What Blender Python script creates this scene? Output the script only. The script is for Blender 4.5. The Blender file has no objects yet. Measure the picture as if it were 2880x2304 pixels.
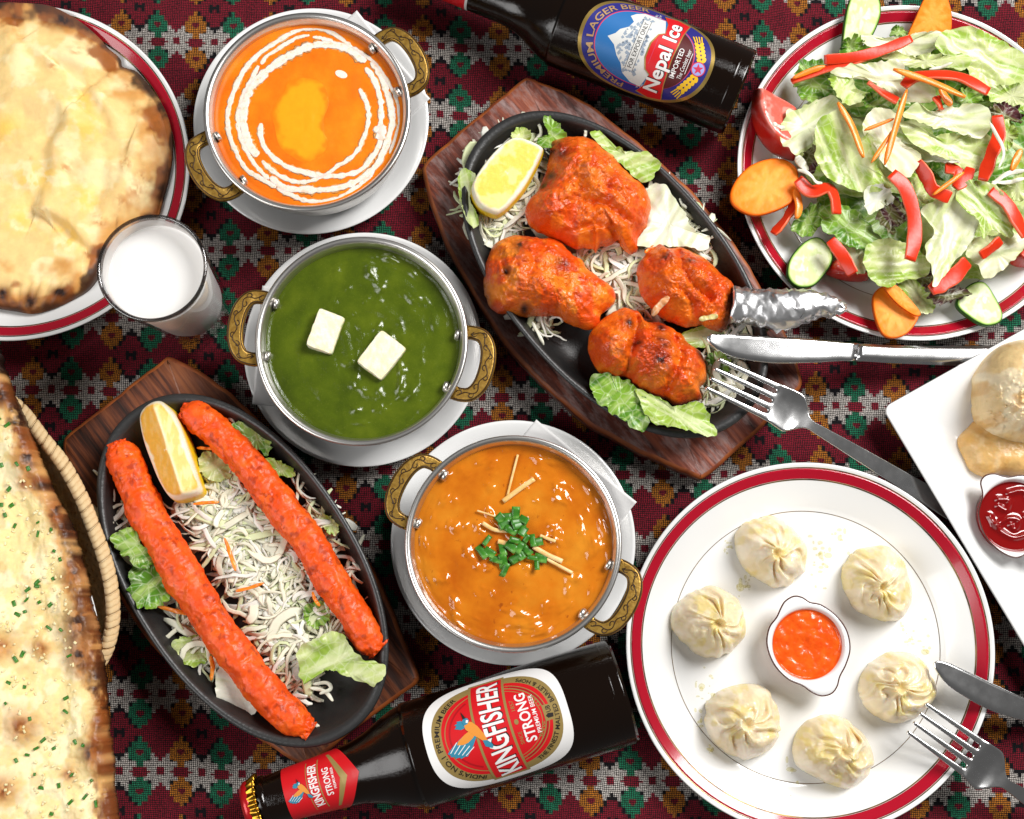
import bpy, bmesh, math, random
import numpy as np
from mathutils import Vector, Matrix

# ---------------------------------------------------------------- camera, light, exposure
CAM_H = 800.0                      # mm above the table
TILT = math.radians(8.4)           # the camera leans a little towards the far side
LENS = 50.0
FPX = LENS / 36.0 * 2880.0

scene = bpy.context.scene
cam_d = bpy.data.cameras.new('camera')
cam_d.lens = LENS; cam_d.sensor_width = 36.0; cam_d.sensor_fit = 'HORIZONTAL'
cam_d.clip_start = 0.02; cam_d.clip_end = 50.0
cam = bpy.data.objects.new('camera', cam_d)
scene.collection.objects.link(cam)
cam.location = (0, 0, CAM_H / 1000)
cam.rotation_euler = (TILT, 0, 0)
scene.camera = cam

world = bpy.data.worlds.new('World'); scene.world = world; world.use_nodes = True
wb = world.node_tree.nodes['Background']
wb.inputs[0].default_value = (1.0, 0.985, 0.97, 1); wb.inputs[1].default_value = 0.10

def area_light(name, loc, target, size, size_y, power, col=(1, 1, 1)):
    d = bpy.data.lights.new(name, 'AREA'); d.shape = 'RECTANGLE'
    d.size = size; d.size_y = size_y; d.energy = power; d.color = col
    o = bpy.data.objects.new(name, d); scene.collection.objects.link(o)
    o.location = loc
    o.rotation_euler = (Vector(target) - Vector(loc)).to_track_quat('-Z', 'Y').to_euler()
    return o
area_light('softbox_key', (0.96, 0.80, 1.22), (0.05, 0.10, 0.0), 0.74, 0.74, 42.5, (1.0, 0.985, 0.965))
area_light('added_fill', (-1.05, -0.35, 1.05), (0.0, 0.10, 0.0), 0.9, 0.9, 13.0, (1.0, 0.99, 0.98))  # area light added on the left to lift shaded sides, not a real softbox

vs = scene.view_settings
scene.display_settings.display_device = 'sRGB'
vs.view_transform = 'Standard'; vs.look = 'None'; vs.exposure = 0.0; vs.gamma = 1.0
scene.cycles.use_denoising = True
scene.cycles.max_bounces = 8; scene.cycles.transmission_bounces = 8; scene.cycles.glossy_bounces = 4
scene.cycles.caustics_reflective = False; scene.cycles.caustics_refractive = False
scene.cycles.sample_clamp_indirect = 6.0

# ---------------------------------------------------------------- helpers: space
_ct, _st = math.cos(TILT), math.sin(TILT)
def P(px, py, z=0.0):
    """photo pixel (2880 x 2304) -> point in mm on the horizontal plane at height z"""
    px = np.asarray(px, float); py = np.asarray(py, float); z = np.asarray(z, float)
    u = (px - 1440.0) / FPX; v = -(py - 1152.0) / FPX
    dx, dy, dz = u, _st + v * _ct, -_ct + v * _st
    k = (z - CAM_H) / dz
    return np.stack(np.broadcast_arrays(dx * k, dy * k, z + 0 * k), -1)
def zoom(x0, y0, s):
    def f(pts):
        a = np.asarray(pts, float)
        return a / s + np.array([x0, y0])
    f.s = s
    return f
def PP(pts, z):
    a = np.asarray(pts, float)
    return P(a[:, 0], a[:, 1], z)
def mmpx(px, py, z):
    return float(np.linalg.norm(P(px + 5, py, z) - P(px - 5, py, z)) / 10)

V1 = zoom(0, 0, 1.797); V2 = zoom(500, 0, 2.536); V3 = zoom(1160, 0, 2.156); V4 = zoom(2040, 0, 1.796)
V5 = zoom(600, 620, 2.396); V6 = zoom(1180, 300, 1.627); V7 = zoom(160, 980, 1.4615); V8 = zoom(0, 980, 1.303)
W1 = zoom(1060, 1160, 2.396); W2 = zoom(680, 1780, 1.8586); W3 = zoom(1740, 1280, 1.6842)
W4 = zoom(2400, 900, 2.156); W5 = zoom(1940, 900, 2.2936); W6 = zoom(340, 560, 3.195)

# ---------------------------------------------------------------- helpers: noise
def _hash(i, j, k):
    n = (i * 374761393 + j * 668265263 + k * 2147483647 + 1013) & 0xffffffff
    n = ((n ^ (n >> 13)) * 1274126177) & 0xffffffff
    n = ((n ^ (n >> 16)) * 2246822519) & 0xffffffff
    return ((n ^ (n >> 15)) & 0xffffff) / float(0xffffff)
def vnoise(x, y, z=0.0):
    x, y, z = np.broadcast_arrays(np.asarray(x, float), np.asarray(y, float), np.asarray(z, float))
    xi, yi, zi = np.floor(x), np.floor(y), np.floor(z)
    fx, fy, fz = x - xi, y - yi, z - zi
    q = lambda t: t * t * t * (t * (t * 6 - 15) + 10)
    fx, fy, fz = q(fx), q(fy), q(fz)
    xi, yi, zi = xi.astype(np.int64), yi.astype(np.int64), zi.astype(np.int64)
    r = 0
    for a in (0, 1):
        for b in (0, 1):
            for c in (0, 1):
                w = (fx if a else 1 - fx) * (fy if b else 1 - fy) * (fz if c else 1 - fz)
                r = r + w * _hash(xi + a, yi + b, zi + c)
    return r * 2 - 1
def fbm(x, y, z=0.0, octv=4, gain=0.5):
    r = 0; a = 1.0; s = 1.0
    for o in range(octv):
        r = r + a * vnoise(np.asarray(x) * s + 17.3 * o, np.asarray(y) * s - 9.1 * o, np.asarray(z) * s + 4.7 * o)
        a *= gain; s *= 2.03
    return r
def ss(a, b, x):
    t = np.clip((np.asarray(x, float) - a) / (b - a), 0, 1)
    return t * t * (3 - 2 * t)
def seg_dist(X, Y, path):
    d = np.full(np.shape(X), 1e9)
    p = np.asarray(path, float)
    for a, b in zip(p[:-1], p[1:]):
        ab = b - a; L = (ab ** 2).sum() + 1e-9
        t = np.clip(((X - a[0]) * ab[0] + (Y - a[1]) * ab[1]) / L, 0, 1)
        d = np.minimum(d, np.hypot(X - a[0] - t * ab[0], Y - a[1] - t * ab[1]))
    return d
def fold_step(X, Y, path, w, reach):
    """signed step across a line: +1 on one side, -1 on the other, fading with distance"""
    p = np.asarray(path, float); best = np.full(np.shape(X), 1e9); sg = np.zeros(np.shape(X))
    for a, b in zip(p[:-1], p[1:]):
        ab = b - a; L = (ab ** 2).sum() + 1e-9
        t = np.clip(((X - a[0]) * ab[0] + (Y - a[1]) * ab[1]) / L, 0, 1); dx, dy = X - a[0] - t * ab[0], Y - a[1] - t * ab[1]
        d = np.hypot(dx, dy); m = d < best; best = np.where(m, d, best); sg = np.where(m, np.sign(ab[0] * dy - ab[1] * dx), sg)
    return np.tanh(sg * best / w) * np.exp(-(best / reach) ** 2)
def catmull(pts, n, closed=False):
    """n points evenly spaced along a smooth curve through pts"""
    p = np.asarray(pts, float); m = len(p)
    if closed:
        ext = np.vstack([p[-1:], p, p[:2]]); ns = m
    else:
        ext = np.vstack([2 * p[0] - p[1], p, 2 * p[-1] - p[-2]]); ns = m - 1
    out = []
    for i in range(ns):
        a, b, c, d = ext[i], ext[i + 1], ext[i + 2], ext[i + 3]
        t = np.linspace(0, 1, 24, endpoint=False)[:, None]
        out.append(0.5 * (2 * b + (c - a) * t + (2 * a - 5 * b + 4 * c - d) * t ** 2 + (3 * b - a - 3 * c + d) * t ** 3))
    out = np.vstack(out + ([out[0][:1]] if closed else [p[-1:]]))
    s = np.concatenate([[0], np.cumsum(np.linalg.norm(np.diff(out, axis=0), axis=1))])
    t = np.linspace(0, s[-1], n + 1)[:-1] if closed else np.linspace(0, s[-1], n)
    return np.stack([np.interp(t, s, out[:, k]) for k in range(out.shape[1])], -1)

# ---------------------------------------------------------------- helpers: colour and materials
def C(h):
    h = h.lstrip('#'); v = [int(h[i:i + 2], 16) / 255 for i in (0, 2, 4)]
    return tuple(x / 12.92 if x <= 0.04045 else ((x + 0.055) / 1.055) ** 2.4 for x in v)
class NT:
    def __init__(s, name):
        s.m = bpy.data.materials.new(name); s.m.use_nodes = True; s.t = s.m.node_tree
        s.b = s.t.nodes['Principled BSDF']; s.out = s.t.nodes['Material Output']
    def n(s, typ, **kw):
        nd = s.t.nodes.new(typ)
        for k, v in kw.items():
            if k.startswith('i_'):
                key = k[2:]; key = int(key) if key.isdigit() else key.replace('_', ' ')
                nd.inputs[key].default_value = v
            else: setattr(nd, k, v)
        return nd
    def l(s, a, b): s.t.links.new(a, b)
    def coords(s, scale=(1, 1, 1), kind='Object'):
        tc = s.n('ShaderNodeTexCoord'); mp = s.n('ShaderNodeMapping')
        mp.inputs['Scale'].default_value = scale
        s.l(tc.outputs[kind], mp.inputs['Vector']); return mp.outputs[0]
    def noise(s, scale, detail=4, rough=0.55, vec=None, dist=0.0):
        nd = s.n('ShaderNodeTexNoise'); nd.inputs['Scale'].default_value = scale
        nd.inputs['Detail'].default_value = detail; nd.inputs['Roughness'].default_value = rough
        nd.inputs['Distortion'].default_value = dist
        s.l(vec if vec is not None else s.coords(), nd.inputs['Vector']); return nd.outputs['Fac']
    def ramp(s, fac, stops):
        r = s.n('ShaderNodeValToRGB'); e = r.color_ramp.elements
        while len(e) > 1: e.remove(e[-1])
        for i, (p, c) in enumerate(stops):
            el = e[0] if i == 0 else e.new(p)
            el.position = p
            c = c if not isinstance(c, (int, float)) else (c, c, c)
            el.color = (*c, 1) if len(c) == 3 else c
        s.l(fac, r.inputs[0]); return r.outputs[0]
    def mix(s, fac, a, b, mode='MIX'):
        m = s.n('ShaderNodeMix', data_type='RGBA', blend_type=mode)
        for sock, v in ((m.inputs[0], fac), (m.inputs[6], a), (m.inputs[7], b)):
            if isinstance(v, (int, float)): sock.default_value = v
            elif isinstance(v, tuple): sock.default_value = (*v, 1) if len(v) == 3 else v
            else: s.l(v, sock)
        return m.outputs[2]
    def math(s, op, a, b=0.0, clamp=False):
        m = s.n('ShaderNodeMath', operation=op); m.use_clamp = clamp
        for sock, v in ((m.inputs[0], a), (m.inputs[1], b)):
            if isinstance(v, (int, float)): sock.default_value = v
            else: s.l(v, sock)
        return m.outputs[0]
    def attr(s, name='Col'):
        a = s.n('ShaderNodeAttribute'); a.attribute_name = name; return a
    def bump(s, height, strength, dist=0.001):
        b = s.n('ShaderNodeBump'); b.inputs['Strength'].default_value = strength
        b.inputs['Distance'].default_value = dist
        s.l(height, b.inputs['Height'])
        if s.b.inputs['Normal'].is_linked:
            s.l(s.b.inputs['Normal'].links[0].from_socket, b.inputs['Normal'])
        s.l(b.outputs[0], s.b.inputs['Normal'])
    def col(s, v):
        if isinstance(v, tuple): s.b.inputs['Base Color'].default_value = (*v, 1)
        else: s.l(v, s.b.inputs['Base Color'])
    def set(s, **kw):
        names = dict(rough='Roughness', metal='Metallic', ior='IOR', spec='Specular IOR Level', coat='Coat Weight',
                     coat_rough='Coat Roughness', sss='Subsurface Weight', sss_scale='Subsurface Scale',
                     trans='Transmission Weight', sheen='Sheen Weight', aniso='Anisotropic')
        for k, v in kw.items():
            i = s.b.inputs[names[k]]
            if isinstance(v, (int, float)): i.default_value = v
            else: s.l(v, i)
        return s
def plain(name, col, rough=0.5, metal=0.0, **kw):
    m = NT(name); m.col(col); m.set(rough=rough, metal=metal, **kw); return m.m
def mottled(name, stops, scale, rough=0.4, detail=5, bump=None, vec=None, **kw):
    m = NT(name); m.col(m.ramp(m.noise(scale, detail), stops)); m.set(rough=rough, **kw)
    if bump: m.bump(m.noise(bump[0], bump[3] if len(bump) > 3 else 4), bump[1], bump[2])
    return m.m
def painted(name, rough=0.45, var=None, bumps=(), **kw):
    """colour comes from the mesh's own colour attribute (kinds of tissue, scorch, dye), with a fine grain"""
    m = NT(name); c = m.attr().outputs['Color']
    if var:
        c = m.mix(1.0, c, m.ramp(m.noise(var[0], 5, 0.6), [(0.3, (var[1],) * 3), (0.7, (var[2],) * 3)]), 'MULTIPLY')
    m.col(c); m.set(rough=rough, **kw)
    for b in bumps: m.bump(m.noise(b[0], 4), b[1], b[2])
    return m

# ---------------------------------------------------------------- helpers: objects
COL = scene.collection
def mesh_data(name, V, F, mats, smooth=True, cols=None, midx=None):
    V = np.asarray(V, float) * 0.001
    me = bpy.data.meshes.new(name)
    if isinstance(F, np.ndarray) and F.ndim == 2:
        nf, k = F.shape
        me.vertices.add(len(V)); me.vertices.foreach_set('co', V.astype(np.float32).ravel())
        me.loops.add(nf * k); me.loops.foreach_set('vertex_index', F.astype(np.int32).ravel())
        me.polygons.add(nf); me.polygons.foreach_set('loop_start', np.arange(0, nf * k, k, dtype=np.int32))
        me.update(calc_edges=True)
    else:
        me.from_pydata([tuple(v) for v in V], [], [tuple(int(i) for i in f) for f in F]); me.update()
    me.validate()
    if smooth: me.polygons.foreach_set('use_smooth', np.ones(len(me.polygons), dtype=bool))
    for m in (mats if isinstance(mats, (list, tuple)) else [mats]): me.materials.append(m)
    if midx is not None: me.polygons.foreach_set('material_index', np.asarray(midx, dtype=np.int32))
    if cols is not None:
        a = me.color_attributes.new('Col', 'FLOAT_COLOR', 'POINT')
        c = np.ones((len(V), 4), np.float32); c[:, :3] = cols
        a.data.foreach_set('color', c.ravel())
    return me
def tag(o, label=None, cat=None, group=None, kind=None):
    if label: o['label'] = label
    if cat: o['category'] = cat
    if group: o['group'] = group
    if kind: o['kind'] = kind
    return o
def obj(name, V, F, mats, parent=None, **kw):
    """one mesh object; top-level ones get their origin at their base, parts are put in their thing's space"""
    V = np.asarray(V, float)
    if parent is None: org = np.array([V[:, 0].mean(), V[:, 1].mean(), V[:, 2].min()])
    elif kw.pop('local', False): org = np.zeros(3)
    else: org = np.array(parent.get('_org'))
    me = mesh_data(name, V - org, F, mats, **kw)
    o = bpy.data.objects.new(name, me); COL.objects.link(o)
    if parent is None: o.location = org * 0.001; ORG[o.name] = org
    else: o.parent = parent
    return o
ORG = {}
def thing(name, label, cat, loc=(0, 0, 0), group=None):
    o = bpy.data.objects.new(name, None); COL.objects.link(o)
    o.empty_display_size = 0.01
    o.location = Vector(loc) * 0.001; o['_org'] = [float(x) for x in loc]
    return tag(o, label, cat, group)
def done(o):
    if '_org' in o: del o['_org']
def sub(parent_obj, name, V, F, mats, **kw):
    """a part of a thing that is itself one mesh, or a piece of a part: same space as its parent mesh"""
    org = ORG[parent_obj.name] if parent_obj.parent is None else np.array(parent_obj.parent['_org'])
    me = mesh_data(name, np.asarray(V, float) - org, F, mats, **kw)
    o = bpy.data.objects.new(name, me); COL.objects.link(o); o.parent = parent_obj
    return o

# ---------------------------------------------------------------- helpers: shapes
def grid_faces(nr, nc, wrap=False, off=0, flip=False):
    r = np.arange(nr - 1)[:, None]; c = np.arange(nc if wrap else nc - 1)[None, :]
    a = r * nc + c; b = r * nc + (c + 1) % nc
    f = np.stack([a, b, b + nc, a + nc], -1).reshape(-1, 4) + off
    return f[:, ::-1] if flip else f
def join(parts):
    V, F, o = [], [], 0
    for v, f in parts:
        V.append(np.asarray(v)); F.append(np.asarray(f) + o); o += len(v)
    return np.vstack(V), np.vstack(F)
def lathe(prof, n=96, c=(0, 0), sx=1.0, sy=1.0, rot=0.0, power=2.0):
    """profile [(r, z)] turned about a vertical axis; sx, sy stretch it to an oval"""
    prof = np.asarray(prof, float); th = np.linspace(0, 2 * np.pi, n, endpoint=False)
    cx = np.sign(np.cos(th)) * np.abs(np.cos(th)) ** (2 / power); cy = np.sign(np.sin(th)) * np.abs(np.sin(th)) ** (2 / power)
    X = prof[:, 0, None] * cx * sx; Y = prof[:, 0, None] * cy * sy
    Z = np.repeat(prof[:, 1, None], n, 1)
    x = X * math.cos(rot) - Y * math.sin(rot) + c[0]; y = X * math.sin(rot) + Y * math.cos(rot) + c[1]
    V = np.stack([x, y, Z], -1).reshape(-1, 3)
    return V, grid_faces(len(prof), n, wrap=True, flip=True)
def smooth_prof(p, n=60):
    return catmull(p, n)
def tube(path, ra, rb=None, n=10, up=(0, 0, 1), power=2.0, caps=True, twist=0.0, closed=False):
    p = np.asarray(path, float); m = len(p)
    ra = np.broadcast_to(np.asarray(ra, float), (m,)); rb = ra if rb is None else np.broadcast_to(np.asarray(rb, float), (m,))
    t = (np.roll(p, -1, 0) - np.roll(p, 1, 0)) if closed else np.gradient(p, axis=0)
    t = t / (np.linalg.norm(t, axis=1, keepdims=True) + 1e-12)
    u = np.broadcast_to(np.asarray(up, float), (m, 3))
    s = np.cross(t, u); s = s / (np.linalg.norm(s, axis=1, keepdims=True) + 1e-9)
    w = np.cross(s, t)
    th = np.linspace(0, 2 * np.pi, n, endpoint=False)
    tw = np.broadcast_to(np.asarray(twist, float), (m,))[:, None]
    ca = np.sign(np.cos(th)) * np.abs(np.cos(th)) ** (2 / power); sa = np.sign(np.sin(th)) * np.abs(np.sin(th)) ** (2 / power)
    a = ra[:, None] * ca; b = rb[:, None] * sa
    A = a * np.cos(tw) - b * np.sin(tw); B = a * np.sin(tw) + b * np.cos(tw)
    V = p[:, None] + A[..., None] * s[:, None] + B[..., None] * w[:, None]
    V = V.reshape(-1, 3)
    if closed:
        r = np.arange(m)[:, None]; c = np.arange(n)[None]
        F = np.stack([r * n + c, r * n + (c + 1) % n, ((r + 1) % m) * n + (c + 1) % n, ((r + 1) % m) * n + c], -1).reshape(-1, 4)
        return V, F[:, ::-1]
    F = grid_faces(m, n, wrap=True)
    if caps:
        k = len(V)
        V = np.vstack([V, np.repeat(p[:1], n, 0), np.repeat(p[-1:], n, 0)]); i = np.arange(n); j = (i + 1) % n
        F = np.vstack([F, np.stack([k + i, k + j, j, i], -1),
                       np.stack([(m - 1) * n + i, (m - 1) * n + j, k + n + j, k + n + i], -1)])
    return V, F[:, ::-1]
def polar(outline, zf, rings=30, seg=96, centre=None, edge=1.0, under=None):
    """a filled outline (mm) as a polar grid. zf(X, Y, r, th) is the top's height; under(X, Y, r, Z) closes it below."""
    o = catmull(np.asarray(outline)[:, :2], seg, closed=True)
    if ((o[:, 0] * np.roll(o[:, 1], -1)) - (np.roll(o[:, 0], -1) * o[:, 1])).sum() < 0: o = o[::-1]
    c = o.mean(0) if centre is None else np.asarray(centre, float)[:2]
    u = np.linspace(0, 1, rings); r = np.maximum(np.sin(u * np.pi / 2) ** edge if edge > 0 else u, 0.002)
    th = np.arctan2(o[:, 1] - c[1], o[:, 0] - c[0])
    R = np.repeat(r[:, None], seg, 1).ravel(); T = np.repeat(th[None], rings, 0).ravel()
    X = (c[0] + (o[None, :, 0] - c[0]) * r[:, None]).ravel(); Y = (c[1] + (o[None, :, 1] - c[1]) * r[:, None]).ravel()
    Z = zf(X, Y, R, T) + 0 * X
    V = np.stack([X, Y, Z], -1); F = grid_faces(rings, seg, wrap=True, flip=True)
    if under is not None:
        nb = len(V); last = (rings - 1) * seg
        Vb = V.copy(); Vb[:, 2] = under(X, Y, R, Z)
        i = np.arange(seg); j = (i + 1) % seg
        F = np.vstack([F, F[:, ::-1] + nb, np.stack([last + j, last + i, nb + last + i, nb + last + j], -1)])
        V = np.vstack([V, Vb]); R = np.tile(R, 2); T = np.tile(T, 2)
    return V, F, dict(r=R, th=T, c=c, X=V[:, 0], Y=V[:, 1], top=(np.arange(len(V)) < rings * seg))
def rotz(v, a):
    c, s = math.cos(a), math.sin(a); v = np.asarray(v, float).copy()
    x, y = v[..., 0].copy(), v[..., 1].copy(); v[..., 0] = x * c - y * s; v[..., 1] = x * s + y * c
    return v
def lerp(a, b, k): return a * (1 - k[:, None]) + np.asarray(b) * k[:, None]
# ================================================================ the tablecloth
def build_cloth():
    ref = P(np.array([400.6, 1768.5, 439.5, 2412.6]), np.array([2110.5, 2137.7, 63.3, 1087.8]), 0.0)[:, :2]
    ij = np.array([[0, 0], [6, 0], [0, 10], [9, 5]], float)
    A = np.linalg.lstsq(np.c_[ij, np.ones(4)], ref, rcond=None)[0]      # pattern repeat -> mm
    Minv = np.linalg.inv(A[:2])
    stx, sty = 44, 40                                                    # stitches in one repeat
    cor = P(np.array([-120, 3000, 3000, -120]), np.array([-160, -160, 2460, 2460]), 0.0)[:, :2]
    pq = (cor - A[2]) @ Minv
    i0, i1 = math.floor(pq[:, 0].min() * stx), math.ceil(pq[:, 0].max() * stx)
    j0, j1 = math.floor(pq[:, 1].min() * sty), math.ceil(pq[:, 1].max() * sty)
    I, J = np.meshgrid(np.arange(i0, i1 + 1), np.arange(j0, j1 + 1))
    XY = np.stack([I / stx, J / sty], -1) @ A[:2] + A[2]
    X, Y = XY[..., 0], XY[..., 1]
    X = X + 1.1 * fbm(X / 60, Y / 60, 3.1, 3) + .3 * fbm(X / 9, Y / 9, 5.1, 2); Y = Y + 1.1 * fbm(X / 60, Y / 60, 8.7, 3) + .3 * fbm(X / 9, Y / 9, 6.1, 2)
    Z = -1.6 + 1.5 * fbm(X / 55, Y / 80, 1.0, 3) + 0.12 * vnoise(X / 1.7, Y / 1.7)
    Z = np.minimum(Z, -0.05)
    nr, nc = I.shape
    V = np.stack([X, Y, Z], -1).reshape(-1, 3); F = grid_faces(nr, nc)
    ci = np.mod(I[:-1, :-1], stx) + 0.5; cj = (J[:-1, :-1] + 0.5) * (44.0 / sty)
    cj = -cj                                                             # rows count downwards in the photo
    rho = np.abs(np.mod(cj - 11.5 + 22, 44) - 22)
    q = rho - 11
    dc = lambda c: np.minimum(np.abs(ci - c), 44 - np.abs(ci - c))
    dG, dR, dO, dH = dc(0), dc(11), dc(22), dc(33)
    dL = np.minimum(dG, dO); dM = np.minimum(dR, dH); isG = dG < dO; isH = dH < dR
    red, white, green, orange, black = [np.array(C(c)) for c in ('#7c1526', '#bab3ac', '#1f6f4f', '#ad6a20', '#0e0c10')]
    col = np.zeros(ci.shape + (3,)) + red
    wz = q < -0.3
    col[wz] = white
    cap = wz & (q >= -2.4) & (dM <= 2.7) | (wz & (q < -2.4) & (q >= -5) & (dM <= 0.9))
    col[cap & isH] = black; col[cap & ~isH] = red
    hside = isH & (q >= -0.3)
    col[hside & (q < 2.5) & (dL > 6) & (dL <= 8)] = black
    col[hside & (q >= 2.5) & (q < 6) & (dL > 4) & (dL <= 6)] = black
    col[hside & (q >= 6) & (q < 8.8) & (dL > 1) & (dL <= 3)] = black
    col[wz & (q >= -5.5) & (q < -3.5) & (dL > 4) & (dL <= 6.4)] = black
    loz = ((q >= -8.4) & (q < -5.5) & (dL <= 1.7)) | ((q >= -5.5) & (q < -3.5) & (dL <= 4)) | ((q >= -3.5) & (q < 2.5) & (dL <= 6.2)) \
        | ((q >= 2.5) & (q < 6) & (dL <= 4)) | ((q >= 6) & (q < 8.8) & (dL <= 1.2))
    col[loz & isG] = green; col[loz & ~isG] = orange
    col[(np.abs(q) <= 2) & (dL + 0.55 * np.abs(q) <= 2.1)] = red * 0.85
    col[(rho <= 2.7) & (dL <= 3.6) | (rho <= 1) & (dL <= 5.8)] = red
    col[(rho <= 2.2) & (dM <= 2.1)] = red
    hq = np.abs(rho - 22)
    col[(dH <= 3.1) & (hq <= 3.2) & ((dH > 1.1) | (hq <= 1.1))] = black
    col[(dR <= 3.2) & (hq <= 5) & (np.mod(np.floor(dR + hq), 3) == 0)] = red * 0.62
    rng = np.random.RandomState(4)
    col = col * (0.74 + 0.52 * rng.rand(*ci.shape)[..., None])
    fc = col.reshape(-1, 3)
    m = NT('dhaka_weave'); c = m.attr().outputs['Color']
    uv = m.n('ShaderNodeUVMap'); uv.uv_map = 'stitch'
    sep = m.n('ShaderNodeSeparateXYZ')
    wob = m.n('ShaderNodeTexNoise'); wob.inputs['Scale'].default_value = 0.45; wob.inputs['Detail'].default_value = 2
    m.l(uv.outputs[0], wob.inputs['Vector'])
    add = m.n('ShaderNodeVectorMath', operation='MULTIPLY_ADD'); add.inputs[1].default_value = (0.9, 0.9, 0)
    m.l(wob.outputs['Color'], add.inputs[0]); m.l(uv.outputs[0], add.inputs[2])
    m.l(add.outputs[0], sep.inputs[0])
    sx = m.math('ABSOLUTE', m.math('SINE', m.math('MULTIPLY', sep.outputs[0], math.pi)))
    sy = m.math('ABSOLUTE', m.math('SINE', m.math('MULTIPLY', sep.outputs[1], math.pi)))
    h = m.math('MULTIPLY', sx, sy)
    fac = m.ramp(h, [(0.24, 0.0), (0.56, 1.0)])
    m.col(m.mix(fac, C('#100e11'), c)); m.set(rough=0.9, sheen=0.05, spec=0.15)
    m.bump(h, 0.6, 0.0004)
    me = mesh_data('tablecloth', V, F, m.m, smooth=True)
    ca = me.color_attributes.new('Col', 'BYTE_COLOR', 'CORNER')
    cc = np.ones((len(F), 4, 4), np.float32); cc[..., :3] = fc[:, None, :]
    ca.data.foreach_set('color', cc.ravel())
    ul = me.uv_layers.new(name='stitch'); uvv = np.stack([I.ravel(), J.ravel()], -1).astype(np.float32)
    ul.data.foreach_set('uv', uvv[F.ravel()].ravel())
    o = bpy.data.objects.new('tablecloth', me); COL.objects.link(o)
    tag(o, kind='structure', label='dark red woven cloth with white, green and orange diamond bands under everything')
build_cloth()

# ================================================================ crockery materials
m_china = plain('white_china', (0.80, 0.80, 0.79), 0.12, spec=0.5, coat=0.2, coat_rough=0.04)
m_band = plain('crimson_glaze', C('#a60f26'), 0.14, spec=0.5, coat=0.35, coat_rough=0.05)
m_gold = NT('gold_line'); m_gold.col(m_gold.ramp(m_gold.noise(90, 3), [(0.35, C('#33240f')), (0.65, C('#8a6a34'))])); m_gold.set(rough=0.3, metal=0.6); m_gold = m_gold.m
m_brownline = plain('brown_glaze_line', C('#4a221a'), 0.25)
m_steel = NT('brushed_steel'); m_steel.col((0.74, 0.72, 0.69)); m_steel.set(rough=0.33, metal=1.0)
m_steel = m_steel.m
m_steel_in = NT('worn_steel'); m_steel_in.col((0.68, 0.65, 0.61)); m_steel_in.set(rough=0.36, metal=1.0)
m_steel_in.bump(m_steel_in.noise(420, 3), 0.05, 0.0005); m_steel_in = m_steel_in.m
m_cutlery = NT('cutlery_steel'); m_cutlery.col((0.80, 0.80, 0.80)); m_cutlery.set(rough=m_cutlery.ramp(m_cutlery.noise(120, 4, 0.6), [(0.3, 0.17), (0.7, 0.23)]), metal=1.0)
m_cutlery = m_cutlery.m
m_brass = NT('brass'); m_brass.col(m_brass.ramp(m_brass.noise(160, 3), [(0.3, C('#7d5a1c')), (0.7, C('#b0893a'))])); m_brass.set(rough=0.33, metal=.75); m_brass = m_brass.m
m_brass_dark = NT('patinated_brass'); m_brass_dark.col(m_brass_dark.ramp(m_brass_dark.noise(380, 4), [(0.3, C('#8a6522')), (0.7, C('#b08c40'))])); m_brass_dark.set(rough=0.42, metal=.6)
m_brass_dark.bump(m_brass_dark.noise(900, 2), 0.3, 0.0005); m_brass_dark = m_brass_dark.m
m_patina = plain('dark_patina', C('#3a2409'), .5, .3)
m_paper = NT('napkin_paper'); m_paper.col((0.80, 0.79, 0.78)); m_paper.set(rough=0.9, spec=0.1); m_paper.bump(m_paper.noise(900, 2), 0.15, 0.0005); m_paper = m_paper.m

# ================================================================ red-banded plates
def plate_z(fr):                                  # height of the plate's upper face at radius fraction fr
    return np.interp(fr, [0, 0.70, 0.745, 0.80, 0.90, 0.97, 1.0], [5.0, 5.0, 5.6, 8.6, 13.6, 17.2, 18.6])
def banded_plate(cx, cy, rpx, label):
    c = P(cx, cy, 18.0); R = rpx * mmpx(cx, cy, 18.0)
    t = thing('dinner_plate', label, 'plate', (c[0], c[1], 0), 'red-banded dinner plates')
    fr = np.array([0, .3, .6, .68, .72, .745, .77, .80, .85, .90, .94, .97, .985])
    prof = [(max(f, .0005) * R, float(plate_z(f))) for f in fr] + [(R * .995, 18.4), (R, 17.9), (R * .997, 17.0), (R * .985, 16.0), (R * .9, 10.5),
            (R * .8, 5.0), (R * .74, 1.8), (R * .64, 1.2), (R * .63, 0.0), (R * .60, 0.0), (R * .59, 1.6), (0.05, 1.8)]
    V, F = lathe(prof, 160, c); obj('body', V, F, m_china, t)
    def ring(name, a, b, mat, lift=0.12):
        k = np.linspace(a, b, 6); pr = [(f * R, float(plate_z(f)) + lift) for f in k]
        pr += [(f * R, float(plate_z(f)) - 0.4) for f in k[::-1]] + [pr[0]]
        V, F = lathe(pr, 160, c); obj(name, V, F, mat, t)
    ring('red_band', .914, .968, m_band); ring('gold_line', .906, .9125, m_gold, .14); ring('gold_line', .9695, .975, m_gold, .14)
    ring('inner_line', .738, .7415, m_gold, .1)
    done(t); return c, R
NP = banded_plate(44, 478, 490, 'white dinner plate with red band under the plain flatbread')
SP = banded_plate(2563, 478, 489, 'white dinner plate with red band under the salad')
DP = banded_plate(2279, 1817, 519, 'white dinner plate with red band holding six dumplings')

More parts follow.
